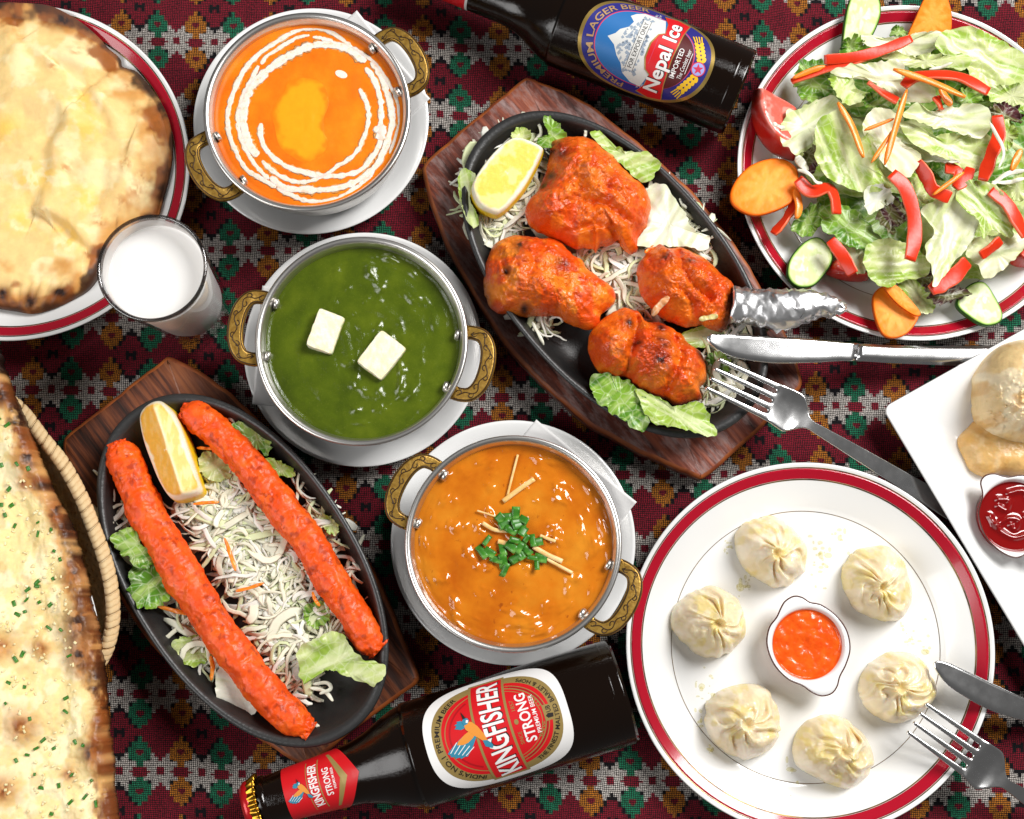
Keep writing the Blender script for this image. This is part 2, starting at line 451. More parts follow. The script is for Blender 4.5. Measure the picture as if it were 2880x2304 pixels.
# ================================================================ saucers, napkins, pots
def saucer_z(fr): return np.interp(fr, [0, .60, .66, .8, .93, 1.0], [4.0, 4.0, 4.6, 8.6, 12.4, 13.2])
def saucer(cx, cy, rpx, label):
    c = P(cx, cy, 12.5); R = rpx * mmpx(cx, cy, 12.5)
    prof = [(max(f, .0005) * R, float(saucer_z(f))) for f in np.array([0, .3, .55, .6, .63, .66, .72, .8, .87, .93, .97])]
    prof += [(R * .995, 13.2), (R, 12.6), (R * .99, 11.4), (R * .93, 9.2), (R * .8, 5.2), (R * .66, 1.6), (R * .58, 1.0), (R * .57, 0), (R * .53, 0), (R * .52, 1.4), (.05, 1.5)]
    V, F = lathe(prof, 128, c)
    o = obj('saucer', V, F, m_china); tag(o, label, 'saucer', 'white saucers under the pots')
    return c, R
S1 = saucer(875, 338, 331, 'white saucer under the pot of cream-swirled orange curry')
S2 = saucer(1021, 980, 335, 'white saucer under the pot of green spinach curry')
S3 = saucer(1443, 1523, 344, 'white saucer under the pot of curry topped with green herbs')
def napkin(S, ca, cb, label):
    """a folded square of paper between saucer and pot; ca, cb: two neighbouring corners (px)"""
    c, R = S
    a = P(*ca, 14.0)[:2]; b = P(*cb, 14.0)[:2]; e = b - a; n = np.array([-e[1], e[0]])
    if n @ (c[:2] - a) < 0: n = -n
    k = np.linspace(0, 1, 50); U, W = np.meshgrid(k, k)
    XY = a + U[..., None] * e + W[..., None] * n
    fr = np.hypot(XY[..., 0] - c[0], XY[..., 1] - c[1]) / R
    Z = saucer_z(np.minimum(fr, 1.0)) + 0.35 + 0.25 * fbm(XY[..., 0] / 9, XY[..., 1] / 9, 2.0, 2) * (fr > .62) + np.maximum(fr - 1, 0) * 18
    top = np.dstack([XY, Z + .3]).reshape(-1, 3); bot = np.dstack([XY, Z]).reshape(-1, 3)
    F = grid_faces(50, 50)
    rim = np.concatenate([np.arange(50), np.arange(1, 50) * 50 + 49, 49 * 50 + np.arange(48, -1, -1), np.arange(48, 0, -1) * 50])
    i, j = rim, np.roll(rim, -1)
    F = np.vstack([F, F[:, ::-1] + 2500, np.stack([i, i + 2500, j + 2500, j], -1)])
    o = obj('paper_napkin', np.vstack([top, bot]), F, m_paper)
    tag(o, label, 'napkin', 'paper napkins under the pots')
napkin(S1, V2([(1278, 78)])[0], V2([(1800, 705)])[0], 'white paper napkin under the pot of cream-swirled orange curry')
napkin(S2, V5([(262, 1240)])[0], V5([(330, 440)])[0], 'white paper napkin under the pot of green spinach curry')
napkin(S3, W1([(1750, 605)])[0], W1([(1075, 48)])[0], 'white paper napkin with its corner sticking out past the herb-topped curry')

def pot(cx, cy, rpx, ang_l, ang_r, label, zr=52.0):
    c = P(cx, cy, zr); R = rpx * mmpx(cx, cy, zr); zb = 5.0
    t = thing('curry_pot', label, 'pot', (c[0], c[1], zb), 'steel pots with brass handles')
    outer = [(.05, zb), (R * .60, zb), (R * .70, zb + 1.2), (R * .82, zb + 7), (R * .895, zb + 17), (R * .925, zb + 30), (R * .94, zr - 7), (R * .955, zr - 4)]
    rim = [(R * .985, zr - 2.6), (R, zr - 1.4), (R * .997, zr - .3), (R * .975, zr), (R * .952, zr - .6), (R * .938, zr - 2.2)]
    inner = [(R * .925, zr - 4), (R * .915, zr - 8), (R * .90, zb + 30), (R * .87, zb + 17.5), (R * .80, zb + 8.5), (R * .69, zb + 3), (R * .58, zb + 1.5), (.05, zb + 1.5)]
    V, F = lathe(outer, 128, c); obj('outer_wall', V, F, m_steel, t)
    V, F = lathe([outer[-1]] + rim + [inner[0]], 128, c); obj('rolled_rim', V, F, m_steel, t)
    V, F = lathe(inner, 128, c); obj('inner_wall', V, F, m_steel_in, t)
    for ang in (ang_l, ang_r):
        a = math.radians(ang); er = np.array([math.cos(a), math.sin(a), 0]); et = np.array([-math.sin(a), math.cos(a), 0])
        Q = lambda r, s, z: c * [1, 1, 0] + er * r + et * s + np.array([0, 0, z])
        ctrl = [(-4.6, -16.5), (1.0, -17.2), (6.5, -15.6), (10.3, -9.5), (11.6, 0), (10.3, 9.5), (6.5, 15.6), (1.0, 17.2), (-4.6, 16.5)]
        path = catmull(np.array([Q(R + r, s, zr - 6.0 + max(r, 0) * .16) for r, s in ctrl]), 60)
        u = np.linspace(-1, 1, 60); w = 3.5 + 0.9 * (1 - u ** 2) ** 2 + .5 * np.abs(u) ** 6
        V, F = tube(path, w, 2.1, n=20, power=5); h = obj('handle', V, F, m_brass, t)
        V, F = tube(path[2:-2] + [0, 0, 2.0], w[2:-2] * .74, .22, n=12, power=4); sub(h, 'engraved_panel', V, F, m_brass_dark)
        # scrollwork raised from the dark ground
        parts = []
        tt = np.gradient(path, axis=0); tt /= np.linalg.norm(tt, axis=1, keepdims=True)
        sd = np.cross(tt, [0, 0, 1.0])
        for k in range(9):
            i0 = 5 + k * 6; sg = 1 if k % 2 else -1
            th = np.linspace(0, 4.6, 16); rr = 1.9 * (1 - th / 6.2)
            cc = path[i0] + sd[i0] * sg * .7
            pts = cc + np.outer(np.cos(th) * rr, tt[i0]) * sg + np.outer(np.sin(th) * rr, sd[i0]) * sg
            pts[:, 2] = path[i0, 2] + 2.2
            parts.append(tube(pts, .30, .34, n=6))
        ww = np.array([path[i] + sd[i] * 1.2 * math.sin(i * .55) + [0, 0, 2.2] for i in range(4, 56)])
        parts.append(tube(ww, .3, .34, n=6))
        for sg in (-1, 1):
            parts.append(tube(path[3:-3] + sd[3:-3] * (w[3:-3] * .8)[:, None] * sg + [0, 0, 2.0], .32, .4, n=6))
        V, F = join(parts); sub(h, 'scrollwork', V, F, m_patina)
        for s in (-14.5, 14.5):                                     # rivets on the inside of the wall
            ri = math.sqrt((R * .905) ** 2 - s * s); p0 = Q(ri + .6, s, zr - 5.6); p1 = Q(ri - 1.2, s, zr - 5.6); p2 = Q(ri - 2.0, s, zr - 5.6)
            V, F = tube(np.array([p0, p1, p1 * .35 + p2 * .65, p2]), [2.9, 2.9, 2.2, .8], n=16); obj('rivet', V, F, m_steel_in, t)
    done(t); return c, R
K1 = pot(863, 311, 292, 211, 31, 'steel pot with brass handles holding cream-swirled orange curry')
K2 = pot(1016, 956, 300, 172.5, -12, 'steel pot with brass handles holding green spinach curry')
K3 = pot(1444, 1527, 306, 152, -29, 'steel pot with brass handles holding curry topped with green herbs')

# ================================================================ square plate
def rrect(hx, hy, rad, n=12):
    p = []
    for sx, sy, a0 in ((1, 1, 0), (-1, 1, 90), (-1, -1, 180), (1, -1, 270)):
        for k in np.linspace(0, 90, n):
            a = math.radians(a0 + k); p.append((sx * (hx - rad) + rad * math.cos(a), sy * (hy - rad) + rad * math.sin(a)))
    return np.array(p)
def square_plate():
    z = 17.0; c0 = P(2489, 1150, z); e1 = P(2880, 932, z) - c0; e1 /= np.linalg.norm(e1); e2 = np.array([e1[1], -e1[0], 0])
    H = 98.0; ctr = c0 + (e1 + e2) * (H - 1.2)
    rings = [(H - .8, 16.6, 4.2), (H, 17.0, 5), (H - .6, 17.6, 4.6), (H - 2, 17.5, 4), (H - 10, 13.6, 4), (H - 20, 9.0, 4), (H - 27, 6.2, 4), (H - 31, 5.4, 4), (H - 34, 5.2, 3), (H - 60, 5.2, 2), (1, 5.2, .4)]
    under = [(H - 2, 15.0, 4), (H - 20, 5.5, 4), (H - 30, 1.5, 4), (H - 33, 0, 3), (H - 36, 0, 3), (H - 38, 1.5, 3), (1, 1.5, .4)]
    allr = under[::-1] + rings; n = 48; V = []
    for h, zz, rad in allr:
        p = rrect(h, h, rad); V.append(np.c_[ctr[0] + p[:, :1] * e1[0] + p[:, 1:] * -e2[0], ctr[1] + p[:, :1] * e1[1] + p[:, 1:] * -e2[1], np.full((n, 1), zz)])
    V = np.vstack(V); F = grid_faces(len(allr), n, wrap=True)
    o = obj('square_plate', V, F, m_china); tag(o, 'white square plate under the fried puffs at the right edge', 'plate')
    return ctr
SQ = square_plate()

# ================================================================ small sauce dishes
def dish(outline, inner_c, inner_r, zb, label, depth=15.0):
    z = zb + depth
    o = PP(outline, z); ci = P(*inner_c, z); ri = inner_r * mmpx(*inner_c, z)
    o = catmull(o[:, :2], 96, closed=True)
    if ((o[:, 0] * np.roll(o[:, 1], -1)) - (np.roll(o[:, 0], -1) * o[:, 1])).sum() < 0: o = o[::-1]
    th = np.arctan2(o[:, 1] - ci[1], o[:, 0] - ci[0]); circ = np.c_[ci[0] + ri * np.cos(th), ci[1] + ri * np.sin(th)]
    cc = ci[:2]; L = lambda a, b, k: a + (b - a) * k
    oc = np.minimum(1.0, (ri * 1.17) / np.hypot(*(o - cc).T))[:, None]          # round body under the lugs
    body = cc + (o - cc) * oc
    rings = [(cc + (body - cc) * .02, zb), (cc + (body - cc) * .62, zb), (cc + (body - cc) * .70, zb + 1.2), (cc + (body - cc) * .92, zb + depth * .62),
             (L(cc + (body - cc) * .97, cc + (o - cc) * .93, .8), zb + depth * .82), (cc + (o - cc) * .985, zb + depth * .9), (o, zb + depth * .96), (cc + (o - cc) * .985, zb + depth),
             (L(circ, o, .6), zb + depth + .1), (L(circ, o, .25), zb + depth - .1), (circ, zb + depth - .8), (cc + (circ - cc) * .965, zb + depth - 2.6),
             (cc + (circ - cc) * .9, zb + depth * .5), (cc + (circ - cc) * .7, zb + 3), (cc + (circ - cc) * .4, zb + 2), (cc + (circ - cc) * .01, zb + 2)]
    V = np.vstack([np.c_[p, np.full(96, zz)] for p, zz in rings]); F = grid_faces(len(rings), 96, wrap=True)
    t = thing('sauce_dish', label, 'sauce dish', (ci[0], ci[1], zb), 'small lugged sauce dishes')
    obj('bowl', V, F, m_china, t)
    V, F = tube(np.c_[cc + (o - cc) * .994, np.full(96, zb + depth - .15)], .42, n=8, closed=True); obj('rim_line', V, F, m_brownline, t)
    done(t); return ci, ri
dish_out = W3([(770, 720), (790, 690), (830, 668), (870, 674), (905, 697), (960, 710), (1030, 760), (1080, 830), (1097, 915), (1078, 990), (1048, 1050), (1036, 1095), (1010, 1130), (962, 1142), (915, 1124), (870, 1092), (800, 1060), (735, 990), (702, 900), (712, 820), (748, 768)])
D1 = dish(dish_out, W3([(898, 898)])[0], 102, 5.1, 'white lugged dish of orange sauce amid the dumplings')
lug = np.array([(1724, 190), (1714, 130), (1735, 98), (1780, 88), (1840, 104), (1920, 96), (2000, 130), (2050, 200), (2070, 300), (2060, 360), (2072, 420), (2050, 470), (2005, 482), (1950, 462), (1880, 487), (1800, 450), (1735, 380), (1705, 280)])
D2 = dish(W3(lug), W3([(1884, 290)])[0], 104, 5.3, 'white lugged dish of ketchup at the right edge', 15.0)
# ================================================================ curries and sauces
def liquid(name, c, R, z, mat, label, cat, waves=None, seg=160, rings=90, depth=5.0, z_edge=0.7):
    th = np.linspace(0, 2 * np.pi, 64, endpoint=False)
    out = np.c_[c[0] + R * np.cos(th), c[1] + R * np.sin(th)]
    def zf(X, Y, r, t):
        zz = z + z_edge * ss(.94, 1.0, r)
        return zz + (waves(X, Y, r) * (1 - ss(.93, 1.0, r)) if waves else 0)
    V, F, i = polar(out, zf, rings, seg, c[:2], edge=.8, under=lambda X, Y, r, Z: z - depth)
    o = obj(name, V, F, mat); return tag(o, label, cat)
# --- creamy orange curry
m = NT('butter_curry'); m.col(m.ramp(m.noise(60, 5), [(0.3, C('#e86a0c')), (0.55, C('#f47c10')), (0.75, C('#f98c16'))])); m.set(rough=0.36, spec=0.35, sss=0.15, sss_scale=0.004)
m.bump(m.noise(900, 3), 0.12, 0.0004); m_curry1 = m.m
zc1 = 44.6; rin = .905
cur1 = liquid('curry', K1[0], K1[1] * .922, zc1, m_curry1, 'smooth orange curry with white cream swirls and a butter pool', 'curry',
              waves=lambda X, Y, r: .10 * fbm(X / 6, Y / 6, 2, 3))
m_cream = NT('cream'); m_cream.col(m_cream.ramp(m_cream.noise(400, 4), [(0.22, C('#f8b486')), (0.42, C('#f9decb')), (0.8, C('#fcece2'))])); m_cream.set(rough=0.35, sss=0.2, sss_scale=0.003); m_cream = m_cream.m
sw = [([(1240, 335), (1150, 265), (1060, 215), (950, 200), (850, 220), (720, 290), (600, 370), (520, 440), (450, 540), (400, 650), (360, 780), (355, 900), (380, 1000), (430, 1120), (500, 1220), (620, 1290), (700, 1340)], 32),
      ([(935, 250), (850, 270), (730, 340), (640, 400), (590, 460)], 26),
      ([(1340, 440), (1250, 370), (1150, 330), (1050, 315), (950, 328), (850, 370), (740, 430), (640, 500), (570, 570), (510, 640), (475, 740), (465, 840), (480, 950), (510, 1040), (570, 1110)], 56),
      ([(570, 470), (520, 580), (460, 690), (430, 800), (430, 900), (460, 1020), (510, 1110), (560, 1190), (650, 1280)], 30),
      ([(590, 880), (590, 960), (620, 1050), (690, 1130), (780, 1190), (900, 1230), (1030, 1255), (1180, 1250), (1290, 1220), (1380, 1130), (1440, 1010), (1440, 920), (1450, 800), (1430, 650), (1390, 550), (1340, 480)], 36),
      ([(1290, 635), (1330, 700), (1360, 800), (1350, 900), (1310, 1020), (1250, 1110), (1150, 1180), (1050, 1250), (900, 1300), (780, 1280), (680, 1220), (600, 1150)], 30),
      ([(700, 1340), (800, 1390), (900, 1430), (1020, 1440), (1150, 1410), (1280, 1330), (1390, 1250)], 30),
      ([(1240, 335), (1340, 400), (1420, 470), (1490, 570), (1550, 680), (1580, 800), (1570, 920), (1510, 1100)], 24),
      ([(1380, 440), (1440, 530), (1500, 680), (1530, 830), (1520, 930), (1470, 1080), (1400, 1200), (1280, 1290), (1150, 1340), (1000, 1355), (850, 1350), (760, 1340), (660, 1260)], 44),
      ([(1425, 900), (1450, 940), (1440, 1000)], 66), ([(960, 262), (1030, 275), (1105, 300)], 26)]
parts = []; halo = []
rs = np.random.RandomState(3)
for pts, w in sw:
    pp = PP(V2(pts), zc1 + .12); n = max(20, 9 * len(pts)); q = catmull(pp, n)
    s = np.arange(n) * 0.9
    q[:, 0] += .28 * fbm(s / 3.1, w + 0 * s, 1.7, 3); q[:, 1] += .28 * fbm(s / 3.1, w + 0 * s, 7.7, 3)
    wid = w / 2.536 * .2 * .55 * (1 + .30 * fbm(s / 2.0, w + 0 * s, 3.3, 3)) * np.minimum(1, np.minimum(np.arange(n) + 2, n + 1 - np.arange(n)) / 4)
    parts.append(tube(q, np.maximum(wid, .3), .14, n=8)); halo.append(tube(q - [0, 0, .12], np.maximum(wid * (1.3 + .4 * fbm(s / 1.3, w + 3 + 0 * s, 5.3, 2)), .4), .10, n=8))
qd = P(*V2([(1166, 530)])[0], zc1); th = np.linspace(0, 2 * np.pi, 24, endpoint=False)
V, F, _ = polar(np.c_[qd[0] + 3.4 * np.cos(th) , qd[1] + 2.2 * np.sin(th) - .9 * np.cos(th)], lambda X, Y, r, t: zc1 + .12 + .14 * (1 - r ** 2), 8, 40, under=lambda X, Y, r, Z: zc1 - .2); sub(cur1, 'cream_drop', V, F, m_cream)
V, F = join(parts); sub(cur1, 'cream_swirl', V, F, m_cream)
V, F = join(halo); sub(cur1, 'cream_bleed', V, F, plain('cream_bleed', C('#f7a256'), .35, sss=.2, sss_scale=.003))
bp = PP(V2([(780, 590), (850, 560), (950, 560), (1030, 600), (1072, 680), (1072, 760), (1040, 850), (1048, 950), (1072, 1010), (1040, 1090), (950, 1150), (870, 1150), (760, 1080), (712, 1010), (690, 900), (668, 820), (708, 720), (760, 655)]), zc1)
V, F, i = polar(bp, lambda X, Y, r, t: zc1 + .06 + .3 * (1 - r ** 4) + .12 * fbm(X / 4, Y / 4, 1, 3) * (1 - r ** 4), 30, 120, under=lambda X, Y, r, Z: zc1 - .5)
k_ = ss(1.03, .76, i['r'] + .10 * fbm(V[:, 0] / 5, V[:, 1] / 5, 7, 3)); col = lerp(np.tile(np.array(C('#f07c10')), (len(V), 1)), C('#f9a018'), k_)
m = painted('melted_butter', rough=.28, var=(200, .95, 1.04)); sub(cur1, 'butter_pool', V, F, m.m, cols=col)
# --- spinach curry
m = NT('spinach'); g = m.ramp(m.noise(70, 6, .6), [(0.25, C('#3a4a0a')), (0.5, C('#4a5a0d')), (0.75, C('#5a6812'))])
g = m.mix(m.ramp(m.noise(1500, 2), [(0.6, 0.0), (0.72, .35)]), g, C('#70762a')); m.col(g); m.set(rough=0.13, spec=0.5, coat=0.2, coat_rough=.05)
m.bump(m.noise(260, 4, .6), 0.10, 0.0010); m.bump(m.noise(650, 4, .7), 0.26, 0.0007); m_spin = m.m
zc2 = 44.2
def w2(X, Y, r):
    c = P(*V5([(1060, 760)])[0], zc2); d = np.hypot(X - c[0], (Y - c[1]) * .8)
    a = 0.5 * np.sin(d * .55 + 1.6 * fbm(X / 12, Y / 12, 3, 3)) * np.exp(-(d / 34) ** 2)
    b = np.maximum(0, fbm(X / 6.0, Y / 7.5, 5, 3) - .28) * 2.2 * np.exp(-((X - c[0] - 6) / 26) ** 2)
    return a * .8 + b + .10 * fbm(X / 5, Y / 5, 9, 3)
liquid('spinach_curry', K2[0], K2[1] * .922, zc2, m_spin, 'dark green spinach curry in the middle pot', 'curry', waves=w2)
m_paneer = painted('paneer', rough=.5, var=(400, .94, 1.04), bumps=((500, .35, .0008),), sss=.25, sss_scale=.004).m
def rbox(c, e1, e2, hx, hy, hz, tilt=(0, 0), n=14, pw=14, seed=0):
    u = np.linspace(-1, 1, n); out = []; fs = []
    for ax in range(3):
        for sg in (-1, 1):
            A, B = np.meshgrid(u, u); p = np.zeros((n * n, 3)); p[:, ax] = sg; p[:, (ax + 1) % 3] = A.ravel(); p[:, (ax + 2) % 3] = B.ravel()
            fs.append(grid_faces(n, n, off=len(out) * n * n, flip=(sg < 0))); out.append(p)
    p = np.vstack(out); nrm = (np.abs(p) ** pw).sum(1) ** (1 / pw); p = p / nrm[:, None]
    q = p * [hx, hy, hz]; q += .22 * np.stack([fbm(q[:, 0] / 3 + seed, q[:, 1] / 3, q[:, 2] / 3 + k * 5, 3) for k in range(3)], -1)
    q[:, 2] += q[:, 0] * tilt[0] + q[:, 1] * tilt[1]
    return c + q[:, :1] * e1 + q[:, 1:2] * e2 + q[:, 2:] * [0, 0, 1], np.vstack(fs)
for a, b, hx, hy, tl, lb in (((800, 625), (712, 872), 11.0, 7.2, (.03, -.34), 'smaller white paneer cube on its edge in the green curry'),
                        ((1215, 800), (1050, 1015), 11.2, 8.6, (.05, -.12), 'larger white paneer cube lying flat in the green curry')):
    pa, pb = P(*V5([a])[0], 48), P(*V5([b])[0], 48); e = (pb - pa); e /= np.linalg.norm(e); n_ = np.array([-e[1], e[0], 0])
    V, F = rbox((pa + pb) / 2 - [0, 0, 5.4], e, n_, hx, hy, 6.0, tl, seed=hx)
    pc = np.tile(np.array(C('#ece2ba')), (len(V), 1)); pc = lerp(pc, C('#f4ecd2'), ss(-.3, .4, fbm(V[:, 0] / 2, V[:, 1] / 2, V[:, 2] / 2, 3))); pc = lerp(pc, C('#8a9238'), ss(zc2 + 2.4, zc2 + .4, V[:, 2] + .8 * fbm(V[:, 0] / 2, V[:, 1] / 2, 3, 3)) * .8)
    tag(obj('paneer_cube', V, F, m_paneer, cols=pc), lb, 'paneer', 'paneer cubes in the green curry')
# --- chicken curry
m = NT('chicken_curry'); g = m.ramp(m.noise(45, 6, .55), [(0.28, C('#b25608')), (0.5, C('#c87012')), (0.72, C('#d28420'))])
g = m.mix(m.ramp(m.noise(260, 3), [(0.68, 0.0), (0.76, .7)]), g, C('#8a3c0c')); m.col(g); m.set(rough=0.12, spec=0.5, coat=0.25, coat_rough=.05)
m.bump(m.noise(210, 4, .6), 0.08, 0.0010); m.bump(m.noise(1200, 2), 0.06, 0.0004); m_curry3 = m.m
zc3 = 44.4
lump = PP(W1([(930, 700), (760, 880), (930, 1100), (1330, 860), (1180, 560), (600, 1010), (1080, 1230), (700, 600)]), zc3)
def w3(X, Y, r):
    z = .14 * fbm(X / 5.5, Y / 5.5, 9, 3) + np.maximum(0, fbm(X / 6, Y / 7, 4, 3) - .25) * 1.9
    for k, p in enumerate(lump): z = z + (1.6, 1.2, 2.0, 1.0, .9, 1.1, 1.0, .8)[k] * np.exp(-(((X - p[0]) / 8) ** 2 + ((Y - p[1]) / 6.5) ** 2))
    return z
liquid('chicken_curry', K3[0], K3[1] * .922, zc3, m_curry3, 'glossy orange-brown curry with ginger sticks and chopped green herbs', 'curry', waves=w3)
m_ginger = mottled('ginger', [(0.3, C('#e2b060')), (0.7, C('#f2d49c'))], 200, rough=0.3, sss=.1, sss_scale=.002)
gin = [([(950, 285), (915, 420), (880, 560)], 16, .2, 'thin ginger stick standing out at the top of the herb-topped curry'),
       ([(1060, 448), (950, 525), (850, 600)], 34, .0, 'broad ginger stick above the herbs in the orange-brown curry'),
       ([(712, 745), (790, 790), (880, 800)], 28, .9, 'ginger stick left of the herb heap in the orange-brown curry'),
       ([(815, 868), (860, 880), (920, 895)], 32, 1.1, 'short ginger stick under the left of the herb heap'),
       ([(1055, 905), (1150, 960), (1250, 1005)], 34, .9, 'thick ginger stick right of the herb heap'),
       ([(1140, 985), (1230, 1035), (1318, 1082)], 22, .7, 'long thin ginger stick pointing lower right from the herbs'),
       ([(1100, 830), (1150, 850), (1205, 868)], 22, .8, 'small ginger stick at the upper right of the herb heap'),
       ([(675, 662), (740, 682), (830, 712)], 12, .6, 'very thin ginger sliver upper left of the herb heap')]
for pts, w, dz, lb in gin:
    q = catmull(PP(W1(pts), zc3 + 1.2 + dz), 14); V, F = tube(q, w / 2.396 * .19 / 2, w / 2.396 * .19 / 3.2, n=8, power=4)
    tag(obj('ginger_stick', V, F, m_ginger), lb, 'ginger', 'ginger sticks on the curry')
m_chive = mottled('chive', [(0.3, C('#20500f')), (0.5, C('#3c7f22')), (0.72, C('#8cc060'))], 130, rough=0.35)
def bit(c, ang, l, w, tilt, bend, thick=.35):
    u = np.linspace(-1, 1, 5); v = np.linspace(-1, 1, 5); U, W_ = np.meshgrid(u, v)
    X = U * l / 2; Y = W_ * w / 2; Z = bend * (1 - W_ ** 2) + tilt * X
    top = np.dstack([X, Y, Z]).reshape(-1, 3); F = grid_faces(5, 5)
    rim = np.concatenate([np.arange(5), np.arange(1, 5) * 5 + 4, 20 + np.arange(3, -1, -1), np.arange(3, 0, -1) * 5]); i, j = rim, np.roll(rim, -1)
    F = np.vstack([F, F[:, ::-1] + 25, np.stack([i, i + 25, j + 25, j], -1)])
    V = np.vstack([top, top - [0, 0, thick]]); return rotz(V, ang) + c, F
rs = np.random.RandomState(11)
chv = [(870, 705), (935, 685), (990, 722), (865, 752), (960, 762), (905, 795), (985, 800), (1005, 852), (1050, 862), (1090, 872), (930, 862), (905, 905), (962, 912), (1012, 932), (935, 985), (970, 962), (848, 922), (742, 862), (708, 940), (758, 945), (805, 992), (850, 1005), (862, 1062), (1105, 982), (1078, 1022), (1050, 980), (940, 740), (830, 712)]
for k, p in enumerate(chv):
    near = math.exp(-((p[0] - 950) ** 2 + (p[1] - 850) ** 2) / 110 ** 2)
    c = P(*W1([p])[0], zc3 + 2.0 + 2.6 * near + rs.rand() * 1.2)
    V, F = bit(c, rs.rand() * 3.1, 4.6 + rs.rand() * 3.4, 2.4 + rs.rand() * 2.4, rs.uniform(-.5, .5), rs.uniform(.1, .6), .22)
    tag(obj('chopped_chive', V, F, m_chive, smooth=False), 'chopped green chive piece heaped on the orange-brown curry', 'chive', 'chopped chives on the curry')
# --- dip and ketchup
m = NT('tomato_dip'); m.col(m.ramp(m.noise(200, 5), [(0.3, C('#d8460a')), (0.7, C('#ee6416'))])); m.set(rough=.2, coat=.1, coat_rough=.08); m.bump(m.noise(330, 4, .6), .2, .0010); m.bump(m.noise(1500, 2), .12, .0004)
liquid('orange_dip', D1[0], D1[1] * .955, 16.8, m.m, 'bright orange chilli dip in the dish amid the dumplings', 'sauce', waves=lambda X, Y, r: .38 * fbm(X / 4, Y / 4, 3, 3) + .6 * fbm(X / 9, Y / 9, 13, 2), rings=50, seg=96, depth=8)
m = NT('ketchup'); m.col(C('#7c0808')); m.set(rough=.1, coat=.4, coat_rough=.05, sss=.05, sss_scale=.002); m_ket = m.m
kc = D2[0]
def wk(X, Y, r):
    z = 0
    for pts in ([(1800, 210), (1850, 215), (1840, 260), (1800, 240)], [(1790, 330), (1850, 300), (1900, 310), (1880, 350), (1860, 330)], [(1850, 180), (1920, 170), (1960, 230)], [(1760, 290), (1800, 350), (1870, 390), (1930, 380)], [(1930, 290), (1980, 330), (1960, 390)]):
        z = z + 1.5 * np.exp(-(seg_dist(X, Y, catmull(PP(W3(pts), 18)[:, :2], 24)) / 1.7) ** 2)
    return z
liquid('ketchup', kc, D2[1] * .955, 16.2, m_ket, 'dark red ketchup piped in loops in the right-hand dish', 'sauce', waves=wk, rings=110, seg=160, depth=8)

# ================================================================ dumplings
m = painted('dumpling_dough', rough=.26, var=(120, .94, 1.04), bumps=((500, .06, .0005),), sss=.6, sss_scale=.006, coat=.22, coat_rough=.12)
m.b.inputs['Subsurface Radius'].default_value = (1.0, .7, .4); m_dough = m.m
def dumpling(out, sw_c, seed, nf, tw, label, h=25.0):
    zb = 5.3; rs = np.random.RandomState(seed)
    o = PP(W3(out), zb + 3); c = P(*W3([sw_c])[0], zb + 20)
    ph = rs.rand() * 6; fr = np.sort(rs.rand(nf)) * .3
    def folds(r, t):
        t = t + .55 * vnoise(1.6 * np.cos(t) + seed * 3.1, 1.6 * np.sin(t), r * 2.0 + seed); a = nf * (t + tw * (1 - r) ** 1.2 * 2.0) + ph + 1.1 * np.sin(2 * t + ph) + .8 * np.sin(3 * t + 2 * ph)
        s = np.sin(a); return np.sign(s) * np.abs(s) ** .7 * (.7 + 1.0 * vnoise(2.6 * np.cos(t) + seed * 7, 2.6 * np.sin(t), r * 1.5))
    def zf(X, Y, r, t):
        dome = (1 - r ** 2.6) ** .55
        w = ss(.06, .30, r) * (1 - ss(.62, .92, r)) + .25 * (1 - ss(.9, 1, r)) * ss(.5, .7, r)
        z = zb + h * dome * (.80 + .2 * (1 - r)) + 1.7 * folds(r, t) * w
        knob = 2.2 * np.exp(-((r - .19 - .05 * np.sin(t + ph)) / .075) ** 2) * (1 + .8 * np.sin(t + ph * 2)) - 3.4 * np.exp(-(r / .10) ** 2)
        return z + knob + (.8 * fbm(X / 5, Y / 5, seed, 3) + 1.6 * fbm(X / 13, Y / 13, seed + 5, 2)) * (1 - ss(.9, 1, r))
    V, F, i = polar(o, zf, 84, 200, c[:2], edge=1.0, under=lambda X, Y, r, Z: np.full(np.shape(X), zb))
    # side bulges beneath follow the pleats
    r, t = i['r'], i['th']; f = folds(r, t)
    k = 1 + .022 * f * ss(.6, 1, r); V[:, 0] = i['c'][0] + (V[:, 0] - i['c'][0]) * k; V[:, 1] = i['c'][1] + (V[:, 1] - i['c'][1]) * k
    low = ~i['top']; V[low, 0] = i['c'][0] + (V[low, 0] - i['c'][0]) * .9; V[low, 1] = i['c'][1] + (V[low, 1] - i['c'][1]) * .9
    base = np.array(C('#e4d3ae')); yel = np.array(C('#dcc872')); pale = np.array(C('#efe2c8'))
    n1 = ss(-.1, .7, fbm(V[:, 0] / 9, V[:, 1] / 9, seed + 3, 3))[:, None]; n2 = ss(.15, .8, fbm(V[:, 0] / 6, V[:, 1] / 6, seed + 8, 3))[:, None]
    col = base * (1 - n1) + pale * n1; col = col * (1 - .6 * n2) + yel * .6 * n2
    ctr = np.exp(-(r / .16) ** 2)[:, None]; col = col * (1 - .5 * ctr) + yel * .5 * ctr
    tag(obj('dumpling', V, F, m_dough, cols=col), label, 'dumpling', 'steamed pleated dumplings')
dumpling([(555, 365), (600, 320), (700, 288), (760, 300), (830, 350), (880, 410), (892, 470), (885, 540), (850, 580), (800, 620), (740, 628), (690, 605), (620, 560), (575, 500), (550, 420)], (742, 470), 1, 9, .5, 'pleated dumpling at the top of the ring, nearest the plate rim')
